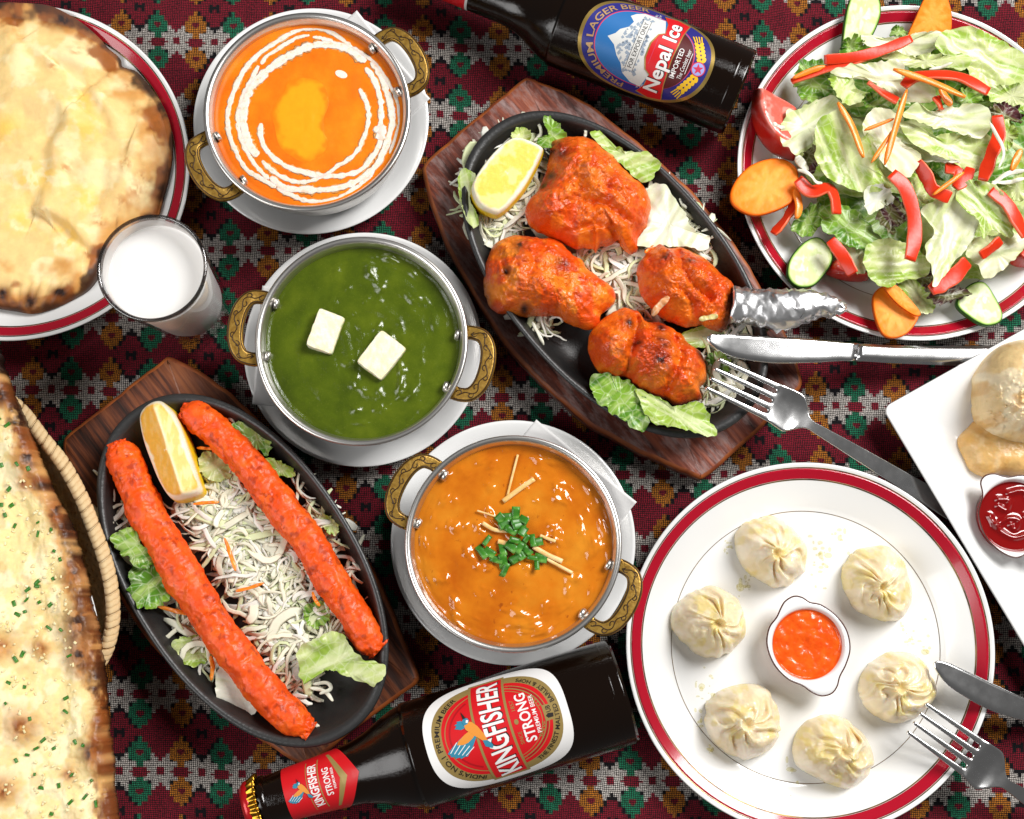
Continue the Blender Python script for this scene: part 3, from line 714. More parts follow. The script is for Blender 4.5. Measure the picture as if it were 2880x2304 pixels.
dumpling([(1062, 560), (1075, 510), (1130, 450), (1220, 427), (1290, 440), (1350, 500), (1375, 580), (1392, 650), (1380, 720), (1340, 780), (1280, 790), (1200, 770), (1130, 735), (1090, 680), (1065, 610)], (1240, 630), 2, 8, .7, 'pleated dumpling upper right of the orange dip dish')
dumpling([(248, 770), (270, 710), (330, 660), (430, 620), (500, 640), (570, 690), (600, 780), (605, 850), (570, 900), (520, 940), (450, 962), (370, 945), (320, 900), (260, 840)], (475, 800), 3, 10, .4, 'pleated dumpling left of the orange dip dish, nearest the curry pots')
dumpling([(412, 1220), (430, 1160), (520, 1100), (620, 1080), (690, 1100), (740, 1160), (768, 1230), (760, 1330), (720, 1400), (620, 1445), (540, 1425), (470, 1380), (415, 1290)], (605, 1280), 4, 8, .6, 'pleated dumpling lower left of the orange dip dish')
dumpling([(828, 1370), (850, 1310), (920, 1245), (1040, 1235), (1130, 1290), (1190, 1360), (1207, 1440), (1180, 1520), (1090, 1580), (1000, 1560), (930, 1530), (850, 1480), (830, 1420)], (1060, 1400), 5, 7, .9, 'pleated dumpling at the bottom of the ring')
dumpling([(1138, 1110), (1150, 1050), (1200, 980), (1280, 935), (1370, 935), (1440, 970), (1490, 1060), (1505, 1130), (1470, 1190), (1400, 1250), (1320, 1272), (1240, 1250), (1170, 1190)], (1335, 1105), 6, 10, .6, 'pleated dumpling touched by the fork and knife')

# oil that ran off the dumplings
m = NT('oil_drop'); m.col(C('#e6dc8a')); m.set(rough=.08, spec=.6); m.b.inputs['Alpha'].default_value = .28
rs = np.random.RandomState(21); parts = []
for cx_, cy_, n_, sp in ((960, 480, 26, 55), (600, 610, 16, 30), (430, 1120, 22, 55), (380, 1240, 10, 30), (1390, 860, 14, 40), (1470, 910, 6, 20), (520, 430, 12, 25), (1040, 400, 8, 40), (430, 1400, 5, 15), (820, 1500, 8, 40)):
    for k in range(n_):
        p = np.array([cx_, cy_]) + rs.normal(0, sp, 2) * [.7, 1]; q = P(*W3([p])[0], 5.2); rr = rs.uniform(.35, 1.3) * (1 if rs.rand() > .15 else 1.8); th = np.linspace(0, 2 * np.pi, 10, endpoint=False)
        fr_ = np.hypot(q[0] - DP[0][0], q[1] - DP[0][1]) / DP[1]; z_ = float(plate_z(fr_)) + .02
        el = rs.uniform(.6, 1.5); V, F, _ = polar(np.c_[q[0] + rr * el * np.cos(th), q[1] + rr / el * np.sin(th)], lambda X, Y, r, t: z_ + .08 * rr * (1 - r ** 2), 4, 12, under=lambda X, Y, r, Z: z_ - .15); parts.append((V, F))
V, F = join(parts); tag(obj('oil_drops', V, F, m.m), 'tiny yellowish oil drops spattered between the dumplings', 'oil', kind='stuff')

# ================================================================ breads
def bread_mat(name, rough=.55, bump=1.0):
    m = painted(name, rough=rough, var=(220, .94, 1.05), bumps=((330, .13 * bump, .0010), (1300, .10 * bump, .0004)), sss=.08, sss_scale=.003, spec=.3)
    return m.m
# --- plain flatbread on the round plate
no = [(0, 30), (100, 28), (250, 40), (350, 80), (430, 130), (500, 190), (545, 240), (598, 285), (610, 325), (690, 360), (760, 440), (820, 530), (855, 620), (868, 720), (860, 820), (840, 910), (812, 1000), (785, 1090), (720, 1170), (600, 1250), (505, 1300), (482, 1370), (430, 1450), (350, 1500), (250, 1550), (150, 1575), (60, 1560), (0, 1550), (-150, 1520), (-350, 1400), (-500, 1150), (-560, 800), (-500, 450), (-350, 200), (-150, 60)]
z_n = 18.0
creases = [([(110, 210), (160, 330), (250, 430), (370, 520)], 1.8, 2.2), ([(430, 1240), (445, 1050), (500, 850), (520, 640), (430, 500)], 1.6, 2.4), ([(500, 1310), (420, 1240), (330, 1140), (230, 1080)], 2.6, 1.2),
           ([(610, 330), (540, 350), (470, 430), (400, 420), (300, 340)], 2.2, 1.4), ([(190, 980), (230, 850), (270, 680), (330, 600)], 1.6, 2.2), ([(760, 640), (720, 560), (640, 560), (560, 500)], 1.6, 1.6), ([(590, 1080), (590, 930), (640, 780)], 1.2, 2.2), ([(0, 900), (110, 950), (190, 1050)], 1.4, 2.0), ([(0, 320), (60, 250), (110, 210)], 1.4, 1.6)]
ncr = [(catmull(PP(V1(p), z_n)[:, :2], 30), a, w) for p, a, w in creases]
ridges = [(catmull(PP(V1(p), z_n)[:, :2], 30), a, w) for p, a, w in (([(250, 420), (330, 530), (350, 640), (260, 760)], 3.0, 6), ([(480, 450), (560, 560), (590, 660)], 2.4, 5), ([(60, 200), (250, 260), (420, 330)], 2.6, 6), ([(300, 900), (330, 760), (400, 660)], 2.2, 6), ([(620, 900), (680, 760), (740, 700)], 1.6, 6), ([(30, 560), (120, 480), (200, 540)], 2.4, 8), ([(440, 1150), (560, 1000), (560, 850)], 2.2, 6))]
def zn(X, Y, r, t):
    z = 11.5 + 6.0 * (1 - r ** 12) ** .5 - 2.4 * ss(.35, .8, 1 - r) + 2.6 * fbm(X / 24, Y / 24, 4, 2) * (1 - r ** 6) + .16 * fbm(X / 4, Y / 4, 2, 3)
    for k_, (p, a, w) in enumerate(ncr): z = z - .55 * a * np.exp(-(seg_dist(X, Y, p) / (w * 2.2)) ** 2) + (1 if k_ % 2 else -1) * 1.1 * a * fold_step(X, Y, p, w * 1.8, w * 7) * (1 - r ** 6)
    for p, a, w in ridges: z = z + 1.15 * a * np.exp(-(seg_dist(X, Y, p) / w) ** 2)
    gx = P(*V1([(120, 1900)])[0], z_n); a = np.arctan2(X - gx[0], Y - gx[1]); low = ss(-3, -20, Y - P(*V1([(100, 1330)])[0], z_n)[1])
    z = z + .9 * np.sin(a * 60 + 1.5 * fbm(X / 10, Y / 10, 1, 2)) * low * (1 - r ** 8)          # finger grooves along the near edge
    return z
V, F, i = polar(PP(V1(no), z_n), zn, 150, 420, P(*V1([(150, 800)])[0], z_n)[:2], edge=.75, under=lambda X, Y, r, Z: np.where(r > .985, Z - 2.0, 9.0 + 4.5 * r ** 5))
fr_ = np.hypot(V[:, 0] - NP[0][0], V[:, 1] - NP[0][1]) / NP[1]; tp_ = i['top']
V[tp_, 2] = np.maximum(V[tp_, 2] + 1.0, plate_z(np.minimum(fr_[tp_], 1)) + 3.2); V[~tp_, 2] = plate_z(np.minimum(fr_[~tp_], 1)) + .4
X, Y, r = V[:, 0], V[:, 1], i['r']
Rn = np.hypot(X - i['c'][0], Y - i['c'][1]) / np.maximum(r, .01); de = (1 - r) * Rn            # mm from the edge
col = np.tile(np.array(C('#efcd8a')), (len(V), 1)); nn = fbm(X / 14, Y / 14, 6, 4)
col = lerp(col, C('#f6dfa8'), ss(-.1, .5, nn)); col = lerp(col, C('#e4bc7c'), .45 * ss(.25, .8, fbm(X / 10, Y / 8, 16, 4)))
for p in ((420, 520), (440, 660), (230, 880), (20, 650), (120, 900), (340, 1190), (420, 1000), (90, 1100)):
    q = P(*V1([p])[0], z_n); col = lerp(col, C('#f4c455'), .8 * np.exp(-(((X - q[0]) / 9) ** 2 + ((Y - q[1]) / 8) ** 2)) * ss(-.5, .3, fbm(X / 4, Y / 4, 21, 3)))
right = ss(-.6, .2, np.cos(i['th'] + .05)); botm = ss(.5, .95, -np.sin(i['th'])); topm = ss(.55, .95, np.sin(i['th']))
side = np.clip(right + botm + topm, 0, 1)
br = fbm(X / 11, Y / 11, 31, 3)
col = lerp(col, C('#cf8f46'), ss(22, 4, de + 12 * br) * side * .85); col = lerp(col, C('#94501e'), ss(9, 1, de + 9 * fbm(X / 9, Y / 9, 41, 3)) * side * .9)
col = lerp(col, C('#22110a'), ss(5.6, .3, de + 4.6 * fbm(X / 8, Y / 8, 51, 3)) * side * .9)
for p, a, b in (((325, 100), 7.5, 3.8), ((150, 1520), 3.5, 4.5), ((300, 1480), 4, 3), ((15, 1490), 3, 4)):
    q = P(*V1([p])[0], z_n); d = ((X - q[0]) / a) ** 2 + ((Y - q[1]) / b) ** 2; col = lerp(col, C('#8a4a1a'), np.exp(-d * .45)); col = lerp(col, C('#241008'), np.exp(-d * 1.1 + .6 * fbm(X / 3, Y / 3, 3, 3)).clip(0, 1))
for p, s_ in (((690, 970), 3), ((335, 850), 2), ((800, 600), 3.5), ((660, 430), 2.5), ((640, 830), 3), ((535, 385), 2), ((500, 1120), 3), ((270, 340), 2), ((385, 262), 2), ((720, 900), 3), ((620, 1020), 3)):
    q = P(*V1([p])[0], z_n); col = lerp(col, C('#b8692a'), .6 * np.exp(-(((X - q[0]) / s_) ** 2 + ((Y - q[1]) / s_) ** 2) * .5) * ss(-.4, .4, fbm(X / 2.5, Y / 2.5, 71, 3)))
tag(obj('flatbread', V, F, bread_mat('naan_crust', .5), cols=col), 'plain golden flatbread with browned edge on the red-banded plate', 'flatbread')

# --- long garlic flatbread in the basket
ge = [(-8, 0), (0, 40), (38, 160), (78, 240), (108, 330), (158, 440), (190, 520), (232, 600), (268, 680), (290, 760), (312, 850), (330, 930), (352, 1020), (370, 1120), (376, 1200), (386, 1320), (398, 1420), (408, 1520), (416, 1620), (430, 1724), (442, 1840)]
zg = 49.0
pe = catmull(PP(V8(ge), zg), 420); nrow, ncol = 420, 200
u = np.linspace(0, 1, ncol) ** 1.6                                      # 0 at the visible edge
wid = 105.0
jag = .6 * fbm(np.arange(nrow) / 7, 0, 3, 4) + .3 * fbm(np.arange(nrow) / 2, 0, 8, 2)
X = pe[:, :1] + jag[:, None] - wid * u[None]; Y = np.repeat(pe[:, 1:2], ncol, 1); de = wid * np.repeat(u[None], nrow, 0)
bub = [((95, 1370), 9), ((155, 1095), 6), ((290, 1010), 8), ((360, 1430), 6), ((370, 1520), 6), ((10, 1000), 8), ((20, 1600), 9), ((240, 830), 5)]
Z = 47 + 7.5 * np.sqrt(np.clip(1 - (1 - np.clip(de / 6, 0, 1)) ** 2, 0, 1)) - 4 * ss(8, 24, de) + (1.5 * fbm(X / 13, Y / 20, 4, 3) + .9 * fbm(X / 9, Y / 30, 14, 2)) * ss(0, 10, de) + .3 * fbm(X / 2.6, Y / 2.6, 5, 3) * ss(0, 3, de)
for p, rr in bub:
    q = P(*V8([p])[0], zg); Z = Z + rr * .4 * np.exp(-(((X - q[0]) / rr) ** 2 + ((Y - q[1]) / rr) ** 2) ** 1.5)
top = np.dstack([X, Y, Z]).reshape(-1, 3); bot = top.copy(); bot[:, 2] = np.maximum(top[:, 2] - 7, 44) * 0 + 42.5
bot[:, 0] = top[:, 0]; F = grid_faces(nrow, ncol)
N = nrow * ncol; e0 = np.arange(nrow) * ncol
rim = np.concatenate([np.arange(ncol), np.arange(1, nrow) * ncol + ncol - 1, (nrow - 1) * ncol + np.arange(ncol - 2, -1, -1), np.arange(nrow - 2, 0, -1) * ncol]); i_, j_ = rim, np.roll(rim, -1)
F = np.vstack([F, F[:, ::-1] + N, np.stack([i_, i_ + N, j_ + N, j_], -1)])
V = np.vstack([top, bot]); x, y, d = V[:, 0], V[:, 1], np.tile(de.ravel(), 2)
col = np.tile(np.array(C('#f4dc9c')), (len(V), 1)); col = lerp(col, C('#fae9ba'), ss(-.2, .4, fbm(x / 7, y / 7, 2, 4))); col = lerp(col, C('#e0c080'), .6 * ss(.25, .8, fbm(x / 9, y / 9, 12, 4)))
v8y = y; up_ = ss(-40, 60, y)
bw = 8.5 + 5 * fbm(0 * y, y / 14, 7, 2)
col = lerp(col, C('#d39a56'), ss(1.25, .7, (d + 2.0 * fbm(x / 4, y / 4, V[:, 2] / 4 + 9, 3)) / bw) * .85)
col = lerp(col, C('#7a4220'), ss(1.0, .35, (d + 2.6 * fbm(x / 3, y / 5, V[:, 2] / 3 + 19, 3)) / bw) * ss(-.15, .5, fbm(0 * y + 3, y / 12, 17, 3) + .1) )
col = lerp(col, C('#1e100c'), ss(.9, .1, (d + 3 * fbm(x / 3, y / 4, V[:, 2] / 3 + 29, 3)) / bw) * ss(-.05, .4, fbm(0 * y + 9, y / 10, 37, 3)))
for p, a, b in (((115, 390), 4, 11), ((300, 1010), 7, 11), ((300, 1130), 6, 7), ((275, 830), 4, 5), ((350, 1480), 5, 6), ((375, 1340), 3, 9), ((15, 180), 4, 6), ((210, 590), 3, 8)):
    q = P(*V8([p])[0], zg); dd = ((x - q[0]) / a) ** 2 + ((y - q[1]) / b) ** 2; nz = fbm(x / 3.5, y / 3.5, 60, 3); col = lerp(col, C('#9a5524'), np.exp(-dd * .5) * .85); col = lerp(col, C('#2a1712'), np.exp(-dd * 1.4) * ss(-.5, .3, nz))
for p, s_ in (((85, 1385), 7), ((155, 1100), 4), ((10, 1100), 5), ((15, 1620), 6), ((255, 1560), 3), ((95, 500), 2.5)):
    q = P(*V8([p])[0], zg); dd = ((x - q[0]) / s_) ** 2 + ((y - q[1]) / s_) ** 2; col = lerp(col, C('#c98a48'), np.exp(-dd * .5) * .9); col = lerp(col, C('#8a4a22'), np.exp(-dd * 2) * ss(-.5, .4, fbm(x / 3, y / 3, 77, 3)))
gn = tag(obj('garlic_flatbread', V, F, bread_mat('garlic_naan', .42, .8), cols=col), 'long pale garlic flatbread with charred edge hanging over the basket', 'flatbread')
m_garlic = mottled('garlic_mince', [(0.3, C('#e0c98a')), (0.7, C('#f2e6bd'))], 300, rough=.4)
def on_naan(px_pt):
    p = P(*px_pt, zg); k = np.argmin((top[:, 0] - p[0]) ** 2 + (top[:, 1] - p[1]) ** 2); return np.array([p[0], p[1], top[k, 2]])
rs = np.random.RandomState(5); parts = []
for k in range(300):
    v = rs.uniform(0, 1) * 1660 + 60; ed = np.interp(v, [p[1] for p in ge], [p[0] for p in ge]); h = ed - 60 - rs.rand() ** 1.2 * 340
    if h < -40: continue
    c = on_naan(V8([(h, v)])[0]); V, F = bit(c + [0, 0, .3], rs.rand() * 3.1, rs.uniform(.9, 2.2), rs.uniform(.8, 1.5), rs.uniform(-.3, .3), .3, .5); parts.append((V, F))
V, F = join(parts); g = obj('minced_garlic', V, F, m_garlic, smooth=False); tag(g, 'minced garlic bits scattered over the long flatbread', 'garlic', kind='stuff')
hb = [(40, 285), (80, 430), (38, 517), (45, 575), (150, 640), (150, 682), (200, 667), (55, 650), (212, 745), (235, 775), (205, 845), (110, 885), (145, 872), (150, 930), (190, 940), (70, 975), (95, 965), (185, 1025), (233, 1032), (265, 1125), (60, 1140), (37, 1225), (93, 1240), (250, 1280), (247, 1330), (120, 1355), (30, 1300), (135, 1465), (100, 1490), (160, 1435), (200, 1465), (285, 1440), (320, 1450), (60, 1510), (130, 1560), (270, 1560), (345, 1580), (220, 1600), (155, 1610), (265, 1660), (320, 1640), (360, 1665), (190, 1705), (8, 260), (10, 430), (10, 575), (22, 612), (118, 445), (145, 858), (55, 935), (85, 1120), (105, 920)]
for k, p in enumerate(hb):
    c = on_naan(V8([p])[0]) + [0, 0, .5]; V, F = bit(c, rs.rand() * 3.1, rs.uniform(1.5, 3.6), rs.uniform(1.0, 2.2), rs.uniform(-.2, .2), .5, .4)
    tag(obj('chopped_herb', V, F, m_chive, smooth=False), 'small green herb piece on the long garlic flatbread', 'herb', 'green herbs on the garlic flatbread')

# ================================================================ the basket
rim_px = [(65, 1160), (120, 1232), (176, 1302), (225, 1390), (261, 1479), (292, 1563), (311, 1640), (318, 1717), (311, 1786), (288, 1850), (230, 1930), (120, 1990), (0, 2000), (-130, 1930), (-220, 1800), (-250, 1650), (-220, 1450), (-150, 1250), (-60, 1140), (15, 1125)]
zr = 40.0
rp = catmull(PP(rim_px, zr), 400, closed=True)
bt = thing('bread_basket', 'woven straw basket under the long garlic flatbread', 'basket', (rp[:, 0].mean(), rp[:, 1].mean(), 0))
m_straw = NT('straw'); m_straw.col(m_straw.ramp(m_straw.noise(90, 5, .6, vec=m_straw.coords((1, 1, 1))), [(0.3, C('#bd9660')), (0.5, C('#e0c496')), (0.75, C('#f0dfba'))])); m_straw.set(rough=.6, spec=.3); m_straw.bump(m_straw.noise(900, 3), .3, .0005); m_straw = m_straw.m
cen = rp.mean(0); V, F = tube(rp, 3.1, 3.1, n=10, closed=True); obj('rim_core', V, F, m_straw, bt)
nst = 118; st0 = None
for k in range(nst):
    i0 = int(k * 400 / nst); t_ = rp[(i0 + 2) % 400] - rp[i0 - 2]; t_ /= np.linalg.norm(t_); a = math.atan2(t_[1], t_[0])
    if st0 is None:
        th = np.linspace(0, 2 * np.pi, 20, endpoint=False)
        q = np.c_[1.9 * np.cos(th + .6), 3.4 * np.sin(th), 3.4 * np.cos(th)]
        V, F = tube(q, 1.45, .45, n=8, up=(1, 0, 0), closed=True)
        V, F = tube(q, .5, 1.75, n=8, up=(1, 0, 0), closed=True)
        st0 = mesh_data('strand', V, F, m_straw)
    o = bpy.data.objects.new('strand', st0); COL.objects.link(o); o.parent = bt
    o.location = Vector(rp[i0] - np.array(bt['_org'])) * .001; o.rotation_euler = (0, 0, a)
for k in range(9):                                                       # coiled wall below the rim
    s_ = 1 - .036 * (k + 1) - .002 * (k + 1) ** 2; z = zr - 3.0 - k * 3.9
    q = cen + (rp - cen) * s_; q[:, 2] = z; ph = np.arange(400) * .9 + k * math.pi
    q[:, :2] += (q[:, :2] - cen[:2]) / np.linalg.norm(q[:, :2] - cen[:2], axis=1, keepdims=True) * (.7 * np.sin(ph))[:, None]
    V, F = tube(q, 1.7, 2.1, n=8, closed=True); obj('coil', V, F, m_straw, bt)
q = cen + (rp - cen) * .56; V, F, _ = polar(q, lambda X, Y, r, t: 1.2 + 0 * X, 6, 80, under=lambda X, Y, r, Z: Z - 1.2); obj('base', V, F, m_straw, bt)
done(bt)
# paper liner between basket and bread
lp = PP(V8([(325, 880), (345, 950), (360, 1020), (372, 1090), (379, 1160)]), 41.5); q = catmull(lp, 30)
k = np.linspace(0, 1, 8)
X = q[:, :1] + .5 - 26 * k[None]; Y = q[:, 1:2] + 0 * k[None]; Z = 41.6 - 3 * (1 - np.exp(-k[None] * 3)) + 0 * Y
top_ = np.dstack([X, Y, Z]).reshape(-1, 3); F = grid_faces(30, 8); n_ = 240
rim = np.concatenate([np.arange(8), np.arange(1, 30) * 8 + 7, 29 * 8 + np.arange(6, -1, -1), np.arange(28, 0, -1) * 8]); i_, j_ = rim, np.roll(rim, -1)
F = np.vstack([F, F[:, ::-1] + n_, np.stack([i_, i_ + n_, j_ + n_, j_], -1)])
tag(obj('paper_liner', np.vstack([top_, top_ - [0, 0, .4]]), F, m_paper), 'white paper edge showing between the basket rim and garlic flatbread', 'paper liner')

# ================================================================ fried puffs on the square plate
m = painted('fried_pastry', rough=.35, var=(160, .88, 1.08), bumps=((200, .35, .0015), (700, .3, .0006)), coat=.15, coat_rough=.3, sss=.1, sss_scale=.004); m_fry = m.m
def puff(out, z0, h, seed, label, pw=2.2, blister=None):
    o = PP(W4(out), z0 + h * .2)
    def zf(X, Y, r, t):
        z = z0 + h * (1 - r ** pw) ** .52 + .8 * fbm(X / 8, Y / 8, seed, 3) * (1 - r ** 4)
        if blister is not None:
            b = P(*W4([blister])[0], z0 + h * .5); k = np.exp(-(((X - b[0]) / 26) ** 2 + ((Y - b[1]) / 15) ** 2))
            z = z + k * np.maximum(0, fbm(X / 1.7, Y / 1.7, seed + 2, 2)) * 2.4
        return z
    V, F, i = polar(o, zf, 110, 260, edge=1.0, under=lambda X, Y, r, Z: z0 + 0 * X)
    low = ~i['top']; c = i['c']; V[low, 0] = c[0] + (V[low, 0] - c[0]) * .86; V[low, 1] = c[1] + (V[low, 1] - c[1]) * .86
    X, Y = V[:, 0], V[:, 1]; col = np.tile(np.array(C('#e2c48e')), (len(V), 1)); col = lerp(col, C('#eedcb6'), ss(-.1, .5, fbm(X / 10, Y / 10, seed + 5, 4))); col = lerp(col, C('#d2a05a'), .6 * ss(.2, .8, fbm(X / 7, Y / 9, seed + 9, 4)))
    if pw > 2.5: col = lerp(col, C('#e0a850'), np.full(len(V), .55))
    tag(obj('fried_puff', V, F, m_fry, cols=col), label, 'fried bread', 'fried puffs on the square plate')
puff([(735, 400), (728, 345), (758, 285), (800, 220), (870, 160), (960, 125), (1060, 115), (1200, 140), (1330, 240), (1390, 400), (1380, 560), (1290, 700), (1160, 760), (1000, 752), (900, 730), (830, 690), (775, 635), (745, 560), (740, 480)], 9.0, 40, 3, 'round blistered fried puff on top at the right edge', 2.4, (860, 560))
puff([(640, 750), (650, 700), (700, 650), (760, 600), (900, 600), (1100, 640), (1250, 700), (1300, 800), (1230, 920), (1100, 960), (1000, 950), (900, 935), (800, 950), (715, 910), (682, 850)], 5.6, 13, 7, 'flatter golden fried puff half under the round one', 3.5)
# ================================================================ wooden boards and iron plates
def wood(name, cols, grain, wear=None):
    m = NT(name); v = m.coords((26, 420, 60)); w = m.coords((7, 90, 30))
    f = m.math('ADD', m.math('MULTIPLY', m.noise(1.0, 6, .6, v), .55), m.math('MULTIPLY', m.noise(1.0, 3, .5, w, .6), .45))
    c = m.ramp(f, cols)
    if wear: c = m.mix(m.ramp(m.noise(1.0, 6, .7, m.coords((50, 130, 60))), [(.46, 0.0), (.66, wear[0])]), c, wear[1])
    m.col(c); m.set(rough=m.ramp(f, [(.3, .62), (.7, .38)]), spec=.4); m.bump(f, grain, .0015); return m.m
m_wood1 = wood('weathered_wood', [(.34, C('#2a120c')), (.47, C('#5c281a')), (.56, C('#80402c')), (.68, C('#a05a3c'))], .45, (.8, C('#98807c')))
m_wood2 = wood('striped_wood', [(.38, C('#24120b')), (.46, C('#4a2414')), (.53, C('#6e3a20')), (.64, C('#8c5230'))], .45)
m_edge = mottled('worn_edge', [(.3, C('#6a2c10')), (.7, C('#a85a22'))], 90, rough=.55)
m_iron = NT('cast_iron'); m_iron.col(m_iron.ramp(m_iron.noise(60, 4), [(.3, (.010, .010, .010)), (.7, (.022, .021, .020))])); m_iron.set(rough=.36, spec=.5); m_iron.bump(m_iron.noise(1400, 3), .25, .0005); m_iron.bump(m_iron.noise(90, 3), .1, .002); m_iron = m_iron.m
m_iron_rim = NT('iron_rim'); m_iron_rim.col((.03, .03, .03)); m_iron_rim.set(rough=.4, spec=.6, metal=.2); m_iron_rim.bump(m_iron_rim.noise(500, 4), .35, .0006); m_iron_rim = m_iron_rim.m
def board(out_px, mat, label, axis, z1=14.0):
    o = PP(out_px, z1); c = o.mean(0); n = 200
    a = math.atan2(*(P(*axis[1], z1) - P(*axis[0], z1))[[1, 0]])
    # straight ends, bowed sides: follow the corner list densely without rounding the corners away
    p = []
    for i in range(len(o)):
        A, B = o[i], o[(i + 1) % len(o)]
        for k in np.linspace(0, 1, 8, endpoint=False): p.append(A + (B - A) * k)
    p = np.array(p)[:, :2]
    for _ in range(3): p = (np.roll(p, 1, 0) + 2 * p + np.roll(p, -1, 0)) / 4
    if ((p[:, 0] * np.roll(p[:, 1], -1)) - (np.roll(p[:, 0], -1) * p[:, 1])).sum() < 0: p = p[::-1]
    p = rotz(np.c_[p - c[:2], 0 * p[:, 0]], -a)[:, :2]
    p += .35 * np.stack([fbm(p[:, 0] / 8, p[:, 1] / 8, 1, 3), fbm(p[:, 0] / 8, p[:, 1] / 8, 5, 3)], -1)
    nn = len(p); nrm = np.roll(p, -1, 0) - np.roll(p, 1, 0); nrm = np.c_[nrm[:, 1], -nrm[:, 0]]; nrm /= np.linalg.norm(nrm, axis=1, keepdims=True)
    rings = [(None, .02, 0), (-1.5, None, 0), (0, None, 1.5), (0, None, z1 - 2.2), (-.7, None, z1 - .7), (-2.2, None, z1), (-5, None, z1)] + [(None, k, z1) for k in (.75, .5, .25, .02)]
    V = []
    for off, k, z in rings: q = p * k if off is None else p + nrm * off; V.append(np.c_[q, np.full(nn, z)])
    V = np.vstack(V); V[:, 2] += .35 * fbm(V[:, 0] / 14, V[:, 1] / 5, 2, 4) * (V[:, 2] > z1 - .5)
    F = grid_faces(len(rings), nn, wrap=True)
    mi = np.zeros(len(F), int); mi[3 * nn:5 * nn] = 1
    o_ = bpy.data.objects.new('wooden_board', mesh_data('wooden_board', V, F, [mat, m_edge], midx=mi)); COL.objects.link(o_)
    o_.location = (c[0] * .001, c[1] * .001, 0); o_.rotation_euler = (0, 0, a)
    tag(o_, label, 'wooden board', 'wooden boards under the iron plates')
board([(1183, 462), (1330, 336), (1476, 213), (1492, 216), (1580, 250), (1670, 297), (1809, 408), (1948, 533), (2074, 691), (2170, 850), (2240, 1000), (2257, 1072), (2250, 1095), (2130, 1215), (2000, 1335), (1973, 1349), (1950, 1340), (1795, 1272), (1670, 1205), (1550, 1106), (1437, 994), (1335, 840), (1255, 690), (1205, 560)], m_wood1,
      'weathered reddish wooden board under the iron plate of roast chicken', ((1330, 336), (2110, 1220)))
board([(170, 1232), (320, 1117), (465, 1003), (480, 1003), (570, 1048), (660, 1115), (800, 1250), (950, 1430), (1080, 1660), (1160, 1860), (1178, 1908), (1170, 1925), (1010, 2040), (870, 2158), (850, 2158), (740, 2090), (560, 1960), (400, 1790), (270, 1570), (190, 1340)], m_wood2,
      'dark striped wooden board under the iron plate of red kebabs', ((320, 1117), (1015, 2040)))
def iron_plate(c_px, ang_px, a_px, b_px, label, power=2.15):
    z = 34.0; c = P(*c_px, z); k = mmpx(*c_px, z); a, b = a_px * k, b_px * k; rot = -math.radians(ang_px)
    t = thing('iron_plate', label, 'iron plate', (c[0], c[1], 14), 'cast iron sizzler plates')
    f = lambda d, zz: (1.0 - d / b, zz)                       # d: mm in from the rim across the plate
    inner = [(.002, 18.2), (.35, 18.2), f(20, 18.4), f(15, 19.0), f(10, 21.6), f(6.5, 26.2), f(3.6, 32.0)]
    rim = [f(3.6, 32.0), f(2.9, 33.6), f(1.6, 34.2), f(.4, 33.8), f(0, 32.8), f(.5, 31.8), f(1.4, 31.2)]
    outer = [f(1.4, 31.2), f(4, 26), f(8, 19), f(13, 15.2), f(17, 14.3), (.002, 14.3)]
    for nm, pr, mt in (('cooking_surface', inner, m_iron), ('rim', rim, m_iron_rim), ('underside', outer, m_iron)):
        V, F = lathe(pr, 160, c, a, b, rot, power); obj(nm, V, F, mt, t)
    done(t); return c, a, b, rot
I1 = iron_plate((1726, 763), 50.6, 545, 312, 'black iron plate of roast chicken pieces')
I2 = iron_plate((678, 1596), 55.5, 552, 318, 'black iron plate of two red kebabs')

# ================================================================ leaves, strips, shreds
m_cab = painted('cabbage', rough=.4, var=(200, .95, 1.04), spec=.3)
tr = m_cab.n('ShaderNodeBsdfTranslucent'); mx = m_cab.n('ShaderNodeMixShader'); mx.inputs[0].default_value = .2
m_cab.l(m_cab.b.inputs['Base Color'].links[0].from_socket, tr.inputs['Color']); m_cab.l(m_cab.b.outputs[0], mx.inputs[1]); m_cab.l(tr.outputs[0], mx.inputs[2]); m_cab.l(mx.outputs[0], m_cab.out.inputs['Surface']); m_cab = m_cab.m
m = painted('leaf', rough=.28, var=(260, .92, 1.06), bumps=((420, .10, .0006),), spec=.4)
vo = m.n('ShaderNodeTexVoronoi', feature='DISTANCE_TO_EDGE'); vo.inputs['Scale'].default_value = 190; m.l(m.coords(), vo.inputs['Vector'])
vein = m.ramp(vo.outputs['Distance'], [(.0, 1.0), (.09, 0.0)]); m.col(m.mix(m.math('MULTIPLY', vein, .28), m.b.inputs['Base Color'].links[0].from_socket, C('#f4f4d8'))); m.bump(vein, -.15, .0006)
tr = m.n('ShaderNodeBsdfTranslucent'); mx = m.n('ShaderNodeMixShader'); mx.inputs[0].default_value = .22
m.l(m.b.inputs['Base Color'].links[0].from_socket, tr.inputs['Color']); m.l(m.b.outputs[0], mx.inputs[1]); m.l(tr.outputs[0], mx.inputs[2]); m.l(mx.outputs[0], m.out.inputs['Surface']); m_leaf = m.m
LK = dict(g=('#cdd98e', '#a2c14a', '#ecefc2'), c=('#eaebc6', '#d3dda0', '#f5f5e2'), d=('#86b23a', '#5c9028', '#bfd67e'), p=('#66393c', '#46282c', '#7f8a44'), w=('#f0f1e0', '#e2e8c6', '#f8f8f0'))
